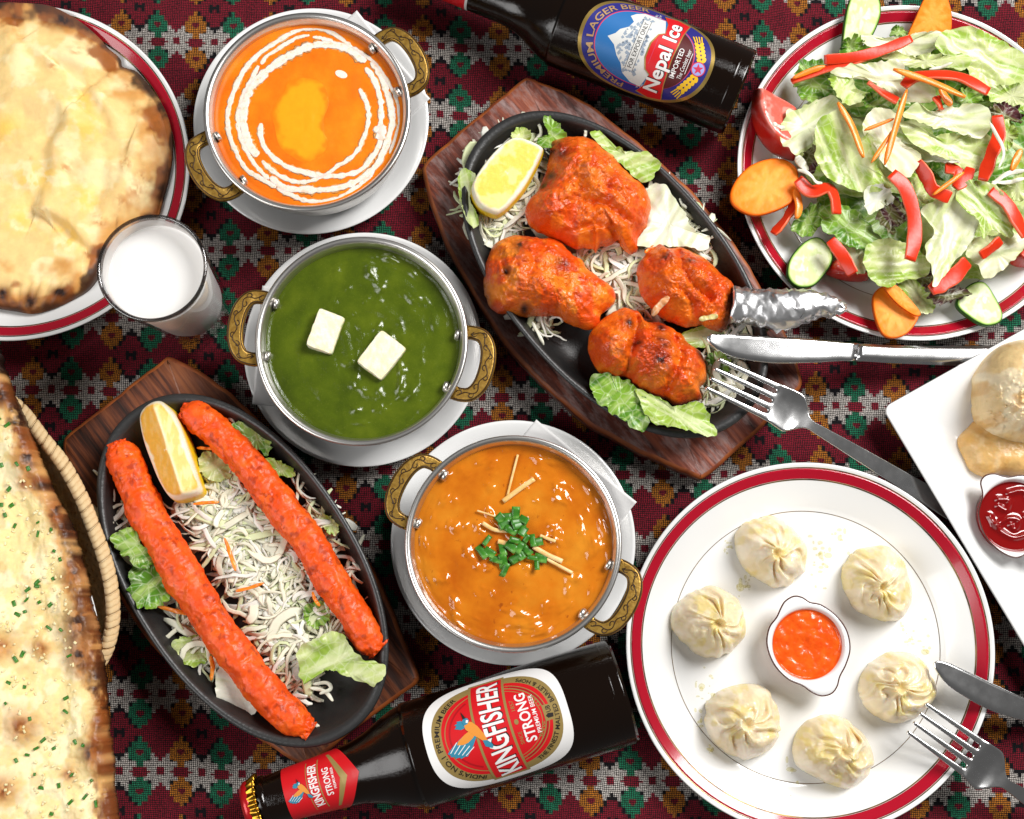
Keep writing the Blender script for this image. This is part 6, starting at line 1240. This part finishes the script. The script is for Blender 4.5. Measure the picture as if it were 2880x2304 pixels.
# ================================================================ glass of milk
def glass():
    zt = 98.0; ct = P(421, 757, zt); cb = P(553, 868, 0.0); c = (ct + cb) / 2; c[2] = 0; Rt = 154 * mmpx(421, 757, zt); Rb = 101 * mmpx(553, 868, 0)
    t = thing('drinking_glass', 'clear glass tumbler of white drink beside the flatbread plate', 'glass', (c[0], c[1], 0))
    m = NT('clear_glass'); tb = m.n('ShaderNodeBsdfTransparent'); tb.inputs[0].default_value = (.93, .93, .93, 1); gb = m.n('ShaderNodeBsdfGlossy'); gb.inputs['Roughness'].default_value = .02
    lw = m.n('ShaderNodeLayerWeight'); fr = m.math('ADD', m.math('MULTIPLY', m.math('POWER', lw.outputs['Facing'], 4.0), .75), .04); mx = m.n('ShaderNodeMixShader'); m.l(fr, mx.inputs[0]); m.l(tb.outputs[0], mx.inputs[1]); m.l(gb.outputs[0], mx.inputs[2]); m.l(mx.outputs[0], m.out.inputs['Surface'])
    outer = [(.05, 0), (Rb - 2, 0), (Rb - .4, .8), (Rb, 2.5), (Rb + (Rt - Rb) * .2, 22), (Rb + (Rt - Rb) * .6, 60), (Rt - .15, zt - 1.2), (Rt - .3, zt - .3), (Rt - .8, zt)]
    inner = [(Rt - 1.5, zt - .4), (Rt - 1.75, zt - 1.6), (Rb + (Rt - Rb) * .6 - 1.9, 60), (Rb + (Rt - Rb) * .2 - 2.2, 22), (Rb - 2.6, 13), (Rb - 6, 9.5), (.05, 9)]
    th = np.linspace(0, 2 * np.pi, 128, endpoint=False); V, F = lathe(outer + inner, 128, c)
    # eight soft facets low on the outside
    r = np.hypot(V[:, 0] - c[0], V[:, 1] - c[1]); a = np.arctan2(V[:, 1] - c[1], V[:, 0] - c[0]); k = (np.arange(len(V)) < len(outer) * 128) & (V[:, 2] < 30)
    cut = np.cos(math.pi / 8) / np.cos((a + .2) % (math.pi / 4) - math.pi / 8); s = np.where(k, 1 + (cut * 1.04 - 1) * ss(30, 12, V[:, 2]), 1)
    V[:, 0] = c[0] + (V[:, 0] - c[0]) * s; V[:, 1] = c[1] + (V[:, 1] - c[1]) * s
    obj('tumbler', V, F[:, ::-1], m.m, t)
    g = NT('glass_lip'); tb = g.n('ShaderNodeBsdfTransparent'); tb.inputs[0].default_value = (.42, .40, .39, 1); gb = g.n('ShaderNodeBsdfGlossy'); gb.inputs['Roughness'].default_value = .05; mx = g.n('ShaderNodeMixShader'); mx.inputs[0].default_value = .12; g.l(tb.outputs[0], mx.inputs[1]); g.l(gb.outputs[0], mx.inputs[2]); g.l(mx.outputs[0], g.out.inputs['Surface'])
    q = np.c_[c[0] + (Rt - .7) * np.cos(th), c[1] + (Rt - .7) * np.sin(th), np.full(128, zt - .4)]; V, F = tube(q, 1.0, 1.0, n=10, closed=True); obj('thick_lip', V, F, g.m, t)
    done(t)
    zm = 86.0; rm = np.interp(zm, [22, 60, zt], [Rb + (Rt - Rb) * .2 - 2.2, Rb + (Rt - Rb) * .6 - 1.9, Rt - 1.6]) + .25
    prof = [(.05, zm), (rm - 2, zm), (rm - .6, zm + .25), (rm, zm + .9), (rm, zm - .4), (Rb + (Rt - Rb) * .6 - 1.65, 60), (Rb + (Rt - Rb) * .2 - 1.95, 22), (Rb - 2.4, 12.8), (Rb - 6, 9.2), (.05, 8.8)]
    V, F = lathe(prof, 96, c); m = NT('milk'); m.col((.86, .845, .82)); m.set(rough=.35, sss=.6, sss_scale=.01); m.b.inputs['Subsurface Radius'].default_value = (1.0, .97, .92)
    dk = tag(obj('white_drink', V, F, m.m), 'white milky drink filling the glass tumbler', 'drink')
    m = NT('milk_refraction'); tb = m.n('ShaderNodeBsdfTransparent'); mx = m.n('ShaderNodeMixShader'); mx.inputs[0].default_value = .45; m.col((.85, .82, .79)); m.l(tb.outputs[0], mx.inputs[1]); m.l(m.b.outputs[0], mx.inputs[2]); m.l(mx.outputs[0], m.out.inputs['Surface'])  # whitish see-through sleeve imitating the milk's refraction in the bare glass wall
    ri = lambda z: np.interp(z, [22, 60, zt], [Rb + (Rt - Rb) * .2 - 2.2, Rb + (Rt - Rb) * .6 - 1.9, Rt - 1.6])
    V, F = lathe([(ri(z_) - .12, z_) for z_ in (zm + .8, zm + 4, zt - 2.6)] + [(ri(zt - 2.6) - .25, zt - 2.6), (ri(zm + .8) - .25, zm + .8)], 96, c); sub(dk, 'milk_refraction', V, F, m.m)
glass()

# ================================================================ bottles
m = NT('brown_glass'); m.col((.005, .0018, .0006)); m.set(rough=.09, spec=.5)
n1 = m.noise(1500, 3, .7); m.bump(m.ramp(n1, [(.5, 0.0), (.75, 1.0)]), .12, .0003); m_bottle = m.m
class Bottle:
    """a bottle lying down: local X up, local Z along its axis from base to cap"""
    def __init__(s, base_px, axis_px, R, prof, label, roll=0.0, cat='bottle', mats=None):
        b = P(*base_px, R); e = P(*axis_px, R); a = e - b; s.a = a / np.linalg.norm(a)
        X = Vector((0, 0, 1)); Z = Vector(s.a); Y = Z.cross(X); Y.normalize()
        M = Matrix((X, Y, Z)).transposed(); M = M @ Matrix.Rotation(roll, 3, 'Z')
        s.t = bpy.data.objects.new('beer_bottle', None); COL.objects.link(s.t); s.t.empty_display_size = .01
        s.t.matrix_world = Matrix.Translation(Vector(b) * .001) @ M.to_4x4(); s.t['_org'] = [0.0, 0.0, 0.0]
        tag(s.t, label, cat, 'beer bottles'); s.prof = np.array(prof); s.R = R
    def rad(s, z): return np.interp(z, s.prof[:, 1], s.prof[:, 0])
    def turn(s, name, prof, mat, n=96, parent=None):
        V, F = lathe(prof, n); return s.add(name, V, F[:, ::-1], mat, parent)
    def add(s, name, V, F, mat, parent=None, smooth=True):
        o = bpy.data.objects.new(name, mesh_data(name, V, F, mat, smooth=smooth)); COL.objects.link(o); o.parent = parent or s.t; return o
    def wrap(s, V2, off, s0, t0):
        V2 = np.asarray(V2, float); z = t0 + V2[:, 1]; R = s.rad(z); ph = (s0 + V2[:, 0]) / R
        return np.stack([(R + off) * np.cos(ph), (R + off) * np.sin(ph), z], -1)
    def patch(s, name, polys, off, s0, t0, mat, parent=None, step=1.0):
        """flat shapes (mm, across x up) laid round the glass as a thin skin"""
        bm = bmesh.new()
        for p in polys:
            if isinstance(p, tuple): V, F = p; vs = [bm.verts.new((x, y, 0)) for x, y in V]; [bm.faces.new([vs[i] for i in f]) for f in F if len(set(f)) > 2]
            else: bm.faces.new([bm.verts.new((x, y, 0)) for x, y in p])
        xs = [v.co.x for v in bm.verts]; x = math.floor(min(xs)) + step * .5
        while x < max(xs):
            bmesh.ops.bisect_plane(bm, geom=bm.verts[:] + bm.edges[:] + bm.faces[:], plane_co=(x, 0, 0), plane_no=(1, 0, 0)); x += step
        ys = [v.co.y for v in bm.verts]; y = math.floor(min(ys)) + 1.0
        while y < max(ys):
            bmesh.ops.bisect_plane(bm, geom=bm.verts[:] + bm.edges[:] + bm.faces[:], plane_co=(0, y, 0), plane_no=(0, 1, 0)); y += 3.0
        bmesh.ops.triangulate(bm, faces=bm.faces[:])
        bmesh.ops.remove_doubles(bm, verts=bm.verts[:], dist=1e-4); bmesh.ops.recalc_face_normals(bm, faces=bm.faces[:])
        bm.verts.index_update(); V2 = np.array([v.co[:2] for v in bm.verts]); F = [[v.index for v in f.verts] for f in bm.faces]; bm.free()
        V = s.wrap(V2, off, s0, t0)
        f0 = F[0]; nn = np.cross(V[f0[1]] - V[f0[0]], V[f0[2]] - V[f0[0]])
        if nn @ (V[f0[0]] * [1, 1, 0]) < 0: F = [f[::-1] for f in F]
        return s.add(name, V, F, mat, parent, smooth=False)
_txt = {}
def text2d(txt, height, width=None, bold=0.0, shear=0.0):
    """outline letters as flat triangles: verts, faces, total width; baseline at y = 0, centred on x"""
    cu = bpy.data.curves.new('lettering', 'FONT'); cu.body = txt; cu.size = 1.0; cu.offset = bold; cu.shear = shear; cu.resolution_u = 3; cu.fill_mode = 'FRONT'
    ob = bpy.data.objects.new('lettering', cu); me = bpy.data.meshes.new_from_object(ob)
    V = np.array([v.co[:2] for v in me.vertices]); F = [list(p.vertices) for p in me.polygons]
    bpy.data.objects.remove(ob); bpy.data.meshes.remove(me); bpy.data.curves.remove(cu)
    V[:, 0] -= (V[:, 0].min() + V[:, 0].max()) / 2; k = height / .73; V = V * k
    if width: V[:, 0] *= width / np.ptp(V[:, 0])
    return V, F
def tx(txt, x, y, h, w=None, rot=0.0, bold=.0, shear=0.0):
    V, F = text2d(txt, h, w, bold, shear); a = math.radians(rot); R_ = np.array([[math.cos(a), math.sin(a)], [-math.sin(a), math.cos(a)]]); return V @ R_ + [x, y], F
def tx_path(txt, path, h, w, bold=0.0):
    V, F = text2d(txt, h, w, bold); p = np.asarray(path, float); s = np.r_[0, np.cumsum(np.linalg.norm(np.diff(p, axis=0), axis=1))]
    t = np.gradient(p, axis=0); t /= np.linalg.norm(t, axis=1, keepdims=True); u = V[:, 0] + s[-1] / 2
    q = np.stack([np.interp(u, s, p[:, k]) for k in (0, 1)], -1); tt = np.stack([np.interp(u, s, t[:, k]) for k in (0, 1)], -1)
    return q + np.c_[-tt[:, 1], tt[:, 0]] * V[:, 1:2], F
def sup(a, b, pw=2.0, n=80, x=0, y=0, rot=0):
    th = np.linspace(0, 2 * np.pi, n, endpoint=False); c, s = np.cos(th), np.sin(th); X = a * np.sign(c) * np.abs(c) ** (2 / pw); Y = b * np.sign(s) * np.abs(s) ** (2 / pw)
    r = math.radians(rot); return np.c_[x + X * math.cos(r) - Y * math.sin(r), y + X * math.sin(r) + Y * math.cos(r)]
def arc(a, b, t0, t1, n=60, pw=2.0, x=0, y=0):
    th = np.radians(np.linspace(t0, t1, n)); c, s = np.cos(th), np.sin(th)
    return np.c_[x + a * np.sign(c) * np.abs(c) ** (2 / pw), y + b * np.sign(s) * np.abs(s) ** (2 / pw)]
def ring_poly(a, b, w, t0, t1, n=50, pw=2.0): return np.vstack([arc(a, b, t0, t1, n, pw), arc(a - w, b - w, t1, t0, n, pw)])
def ink(name, h, rough=.45, metal=0.0): return plain(name, C(h), rough, metal)
k_white, k_red, k_gold, k_black, k_teal, k_orange = ink('label_white', '#e6e4e2'), ink('label_red', '#c8141c', .38), ink('label_gold', '#a08850', .35, .25), ink('label_black', '#221a16'), ink('label_teal', '#2f7f9a'), ink('label_orange', '#d98a30')
k_dkred, k_navy, k_blue, k_snow, k_maroon, k_yellow, k_pink, k_grey = ink('label_dark_red', '#a40f18', .4), ink('label_navy', '#2a2a78', .3), ink('label_blue', '#2a6aa8', .3), ink('label_snow', '#d0d0cc'), ink('label_maroon', '#521a1c', .3), ink('label_yellow', '#e8b818', .4), ink('label_pink', '#c43a58', .35), ink('label_rock', '#8c99a8')

# ---- red-labelled bottle (near edge)
Rk = 28.3
pk = [(.05, 0.4), (20, .2), (25.5, .8), (27.6, 2.6), (Rk, 6), (Rk, 106), (27.9, 112), (26.2, 120), (23, 128), (19.4, 136), (16.8, 144), (15.6, 152), (14.6, 165), (13.4, 185), (12.9, 192), (12.7, 194)]
kb = Bottle(W2([(1975, 308)])[0], W2([(105, 888)])[0], Rk, pk, 'brown beer bottle with red and white label lying at the near edge', roll=.10)
kb.turn('glass_body', [p for p in catmull(pk, 120)], m_bottle)
kb.turn('base_ring', [(Rk - 2.6, 1.0), (Rk - 1.2, 1.2), (Rk + .05, 4.6), (Rk + .1, 5.4), (Rk - .2, 6.2)], m_bottle)
kb.turn('lip', [(12.6, 193), (13.5, 193.6), (13.8, 195.5), (13.2, 197.5), (12.6, 199)], m_bottle)
m_capred = plain('cap_red', C('#b8141a'), .28, .3, coat=.3); m_capgold = plain('cap_gold', C('#c09030'), .3, 1.0)
cp = kb.turn('crown_cap', [(12.4, 201.0), (13.6, 202.2), (13.2, 204.6), (11.5, 206.2), (6, 207.0), (.05, 207.2)], m_capred)
th = np.linspace(0, 2 * np.pi, 21 * 8, endpoint=False); rows = []
for z, r0, am in ((202.6, 13.3, .2), (201, 13.8, .5), (199, 14.4, .9), (197.6, 14.7, 1.1), (197.3, 14.0, 1.0)): rr = r0 + am * np.cos(21 * th); rows.append(np.c_[rr * np.cos(th), rr * np.sin(th), np.full(len(th), z)])
kb.add('cap_skirt', np.vstack(rows), grid_faces(5, len(th), wrap=True), m_capgold, cp)
# main label: x across (reading direction), y towards the neck; centre 66 mm from the base
S0, T0 = 0.0, 67.0
lab = kb.patch('main_label', [np.vstack([arc(33, 37.8, 0, 180, 60, 2.6), arc(33, 37.8, 180, 360, 60, 3.0)])], .10, S0, T0, k_white)
KS = np.array([.94, .90])
P_ = lambda nm, pl, lv, mt: kb.patch(nm, [(p[0] * KS, p[1]) if isinstance(p, tuple) else np.asarray(p) * KS for p in pl], .10 + .035 * lv, S0, T0, mt, lab)
P_('gold_oval', [sup(30.5, 37.5, 2.3)], 1, k_gold); P_('red_oval', [sup(25.8, 32.0, 2.2)], 2, k_red)
P_('red_lines', [ring_poly(24.2, 30.4, .5, 20, 160), ring_poly(22.4, 28.6, .7, 200, 340), ring_poly(24.2, 30.4, .5, 200, 340), ring_poly(20.5, 26.5, .4, 200, 340)], 3, k_gold); P_('dark_arcs', [ring_poly(23.6, 29.8, 1.2, 205, 335), ring_poly(22, 28, 1.0, 30, 150)], 3, k_dkred)
bx = np.linspace(-31, 31, 40); by = 1.8 - 3.0 * (bx / 31) ** 2
P_('gold_scroll', [np.vstack([np.c_[bx, by - 10.2], np.c_[bx[::-1], by[::-1] + 11.2]])], 4, k_gold); P_('red_scroll', [np.vstack([np.c_[bx[1:-1], by[1:-1] - 8.7], np.c_[bx[1:-1][::-1], by[1:-1][::-1] + 9.7]])], 5, k_red)
pth = np.c_[bx, by - 6.0]
P_('name_shadow', [(lambda q: (q[0] + [.5, -.5], q[1]))(tx_path('KINGFISHER', pth, 12.6, 55, .03))], 6, k_black); P_('name_lettering', [tx_path('KINGFISHER', pth, 12.6, 55, .022)], 7, k_white)
P_('strength_lettering', [tx('STRONG', 1, -20.0, 6.4, 27, bold=.02), tx('PREMIUM BEER', 1.5, -24.0, 2.6, 21, bold=.006)], 6, k_white)
P_('small_gold_lettering', [tx('SINCE', -9, -12.6, 2.3, 7), tx('1857', 9, -12.6, 2.3, 6), sup(1.5, 1.3, 2, 12, 0, -11.4), tx_path('SERVE', arc(21.5, 28.5, 232, 262, 30), 2.6, 9.5, .01), tx_path('COOL', arc(21.5, 28.5, 280, 308, 30), 2.6, 8.5, .01)], 6, k_gold)
P_('emblem_plate', [np.array([(-4.2, -34.2), (4.2, -34.2), (4.4, -27.6), (-4.4, -27.6)])], 6, k_gold); P_('emblem_mark', [np.array([(-3, -32.6), (-1, -33), (-.4, -30), (-1.6, -28.4), (-3, -29.6)]), tx('UB', 1.8, -32.0, 2.8, 3.6, bold=.02)], 7, k_black)
P_('ring_lettering', [tx_path("INDIA'S NO.1 PREMIUM BEER", arc(27.0, 33.4, 205, -15, 120)[::1], 2.9, 62, .008)], 6, k_black); P_('lower_lettering', [tx_path('THE FINEST MALTED BARLEY & HOPS', arc(29.6, 36.2, 196, 344, 120), 2.7, 66, .008)], 6, k_black)
def bird(f, ox=0.0, oy=0.0, s=1.0):
    B = lambda *pp: [np.array(p, float) * s + [ox, oy] for p in pp]
    wing = [(3, 15), (1, 20), (-2, 26), (-5.5, 31), (-7, 29.5), (-7.6, 30), (-8.2, 27.5), (-9.2, 27.5), (-9.2, 25), (-10.2, 24.5), (-9.6, 22), (-10, 20.5), (-8, 18.5), (-5, 15.5), (-1, 12.5)]
    f('bird_wing', B(wing), 8, k_teal); f('bird_wing', B([(5, 17), (4.5, 20), (6, 23.5), (7, 22), (8, 23), (8.6, 21), (9.6, 21.4), (9.4, 19), (8, 17.5)]), 8, k_teal)
    f('feather_lines', B(*[[(-1 - k * 1.2, 24.5 - k * 2.2), (-5.6 - k * .9, 29.5 - k * 2), (-5.9 - k * .9, 29.2 - k * 2), (-1.3 - k * 1.2, 24.2 - k * 2.2)] for k in range(5)]), 9, k_white)
    f('wing_patch', B([(3, 15), (1.5, 19), (-1, 23.5), (-2.6, 24.5), (-3.4, 21), (-3, 18), (-1.5, 15), (0, 13)]), 10, k_orange)
    f('bird_body', B([(8, 15.5), (7, 17.8), (4, 17.6), (0, 14), (-4, 10), (-6.5, 8), (-5.5, 7), (-1, 8), (4, 10.5), (7, 13)]), 11, k_orange)
    f('bird_tail', B([(-4, 9.8), (-7.5, 9.2), (-9.5, 5.5), (-8, 4.8), (-6.5, 5.5), (-4.5, 7.5)]), 12, k_teal)
    f('bird_head', B([(6.2, 17.8), (8.6, 18.4), (10.2, 17), (9.8, 15), (8.2, 14.2), (6.6, 15.5)]), 12, k_teal); f('bird_cheek', B([(7, 15.4), (8.4, 14.6), (9, 15.8), (7.6, 16.4)]), 13, k_white); f('bird_beak', B([(9.8, 17.4), (14.4, 17.8), (9.9, 15.7)]), 13, k_black)
bird(P_)
# neck label
S1_, T1_ = 0.0, 166.0
nl = kb.patch('neck_label', [np.array([(-24, 17), (24, 17), (24, -12), (0, -24), (-24, -12)])], .12, S1_, T1_, k_red, step=.8)
N_ = lambda nm, pl, lv, mt: kb.patch(nm, pl, .12 + .04 * lv, S1_, T1_, mt, nl, .8)
N_('neck_chevron', [np.array([(-16, -9.5), (0, -17.5), (16, -9.5), (16, -8.0), (0, -13.5), (-16, -8.0)])], 1, k_gold); N_('neck_scroll', [np.c_[np.r_[bx, bx[::-1]] * .46, np.r_[by * .4 - 3.3, by[::-1] * .4 - 2.7]], np.c_[np.r_[bx, bx[::-1]] * .46, np.r_[by * .4 + 3.2, by[::-1] * .4 + 3.6]]], 1, k_gold)
N_('neck_lettering', [tx_path('KINGFISHER', np.c_[bx * .46, by * .4 - 2.0], 4.6, 23, .025), tx('STRONG', 0, -8.2, 3.6, 14.5, bold=.015), tx('PREMIUM BEER', 1, -10.6, 1.4, 11, bold=.006)], 2, k_white)
bird(N_, -1.0, .2, .5); done(kb.t)

# ---- blue-labelled bottle (far edge)
Rn_ = 25.2
pn = [(.05, .4), (17, .2), (22, .8), (24.3, 2.6), (Rn_, 6), (Rn_, 100), (24.9, 105), (23.2, 112), (19.8, 120), (16.2, 127), (14.0, 134), (13.2, 142), (13, 160), (12.6, 190), (12.6, 194)]
nb = Bottle((2072, 258), (1300, -46), Rn_, pn, 'brown beer bottle with blue oval label lying at the far edge', roll=.02)
nb.turn('glass_body', catmull(pn, 120), m_bottle); nb.turn('base_ring', [(Rn_ - 2.6, 1.0), (Rn_ - 1.2, 1.2), (Rn_ + .05, 4.6), (Rn_ + .1, 5.4), (Rn_ - .2, 6.2)], m_bottle); nb.turn('lip', [(12.5, 193), (13.6, 194), (13.8, 197), (12.8, 199.5), (10, 200), (.05, 200.2)], m_capgold)
nb.patch('neck_label', [np.array([(-38, 20), (38, 20), (38, -18), (-38, -18)])], .1, 0, 180, k_red, step=.8); nb.patch('neck_label_edge', [np.array([(-38, -17), (38, -17), (38, -18.5), (-38, -18.5)])], .14, 0, 180, k_snow, step=.8)
S2_, T2_ = -7.0, 55.5; ro = 4.0
lab = nb.patch('main_label', [sup(30.5, 38.5, 2.15, rot=ro)], .10, S2_, T2_, plain('label_gold_foil', C('#b09450'), .28, .7)); Q_ = lambda nm, pl, lv, mt: nb.patch(nm, pl, .10 + .035 * lv, S2_, T2_, mt, lab)
Q_('navy_oval', [sup(28.6, 36.4, 2.15, rot=ro)], 1, k_navy); Q_('inner_red_line', [sup(22.4, 28.4, 2.1, rot=ro, y=1)], 2, k_pink); Q_('sky', [sup(21.8, 27.8, 2.1, rot=ro, y=1)], 3, k_blue)
mt = np.array([(-21.0, 2), (-17, 8), (-12, 10.5), (-9, 14), (-4, 17.5), (-1, 22.5), (2, 19), (5, 17.5), (8, 13.5), (12, 12), (15, 15), (18, 12.5), (21, 8), (21.5, -4), (0, -10), (-21.5, -4)])
Q_('snow_mountain', [mt], 4, k_snow)
rs = np.random.RandomState(2); rk = []
for k in range(150):
    x, y = rs.uniform(-16, 18), rs.uniform(2, 16)
    if y > 19 - abs(x) * .62: continue
    a = rs.uniform(.8, 2.2); d = rs.uniform(-2.6, -1.2); rk.append(np.array([(x, y), (x + a, y + d * .3), (x + a * .3, y + d), (x - a * .5, y + d * .5)]))
for k in range(0, len(rk), 200): Q_('rock_shadow', rk, 5, k_grey)
Q_('export_frame', [np.vstack([[(-14, 7.4), (16, 7.4), (16, 3.0), (-14, 3.0)], [(-14, 3.3), (15.7, 3.3), (15.7, 7.1), (-14, 7.1)]][0:1])], 6, k_snow); Q_('export_lines', [np.array([(-14, 7.4), (16, 7.4), (16, 7.15), (-14, 7.15)]), np.array([(-14, 3.0), (16, 3.0), (16, 2.75), (-14, 2.75)])], 7, k_black); Q_('export_lettering', [tx('FOR EXPORT ONLY', 1, 3.9, 2.6, 27, bold=.004)], 8, k_black)
Q_('maroon_field', [np.vstack([arc(21.8, 27.8, 200, 340, 40, 2.1, y=1)])], 6, k_maroon)
ban = np.array([(-25, -9.5), (-15, -8.0), (0, -7.2), (15, -8.0), (25, -9.5), (27, -2), (25, 5.0), (19, 1.8), (12, 1.2), (10, 4.2), (4, 6.4), (-4, 6.4), (-10, 4.2), (-12, 1.2), (-19, 1.8), (-25, 5.0), (-27, -2)])
ban[:, 1] -= 8.0
Q_('banner_edge', [(ban - [0, -10]) * [1.03, 1.1] + [0, -10]], 9, plain('banner_gold', C('#b89a58'), .3, .6)); Q_('banner', [ban], 10, k_red)
Q_('name_shadow', [(lambda q: (q[0] + [.4, -.4], q[1]))(tx('Nepal Ice', 0, -14.0, 8.4, 43, bold=.03))], 11, k_black); Q_('name_lettering', [tx('Nepal Ice', 0, -14.0, 8.4, 43, bold=.022)], 12, k_white)
Q_('banner_lettering', [tx('premium lager', 0, 2.6, 1.5, 11), tx('brewed in Nepal', 0, .9, 1.2, 13)][:0] or [np.array([(-7, -4.0), (7, -4.0), (7, -4.3), (-7, -4.3)])], 11, k_pink)
Q_('import_lettering', [tx('IMPORTED', -1, -20.2, 2.9, 17, bold=.008), tx('The Coolest beer', 0, -24.0, 2.5, 17, shear=.25), np.array([(-5, -24.9), (7, -24.9), (7, -25.2), (-5, -25.2)])], 9, k_white)
Q_('ring_lettering', [tx_path('PREMIUM LAGER BEER', arc(23.8, 30.4, 196, -14, 140), 4.0, 74, .012)], 8, plain('label_text_gold', C('#b89468'), .35, .3)); Q_('volume_lettering', [tx('Vol.', -21.5, -3.2, 1.5, 3), tx('330 ml', -21.8, -5.6, 1.5, 5), tx('Alc.', 23, 1.2, 1.5, 3), tx('5.5% V/V', 23, -.9, 1.5, 5)], 8, k_white)
def ear(cx, cy, rot, n=5, s=1.0):
    out = []; a = math.radians(rot); M = np.array([[math.cos(a), math.sin(a)], [-math.sin(a), math.cos(a)]])
    for k in range(n):
        for sg in (-1, 1): out.append(sup(1.5 * s, .95 * s, 2, 14, sg * 1.15 * s, k * 2.1 * s, sg * 52) @ M + [cx, cy])
    for j in (-1.6, -.55, .55, 1.6): out.append(np.array([(j * s - .35, n * 2.1 * s - 1), (j * s + .35, n * 2.1 * s - 1), (j * 1.3 * s + .35, n * 2.1 * s + 3.4), (j * 1.3 * s - .35, n * 2.1 * s + 3.4)]) @ M + [cx, cy])
    return out
Q_('wheat_ear', ear(5.0, -31.0, -62, 5, 1.15), 8, k_yellow); Q_('wheat_ear', ear(-5.0, -31.0, 62, 5, 1.15), 8, k_yellow)
Q_('star_ring', [sup(4.0, 4.0, 2, 40, 0, -31.0)], 9, k_pink); Q_('star_field', [sup(3.4, 3.4, 2, 40, 0, -31.0)], 10, ink('label_lilac', '#9aa0d8')); st_ = np.radians(90 + 36 * np.arange(10)); Q_('star', [np.c_[np.cos(st_), np.sin(st_)] * np.where(np.arange(10) % 2, 1.3, 3.1)[:, None] + [0, -31.0]], 11, k_pink)
done(nb.t)
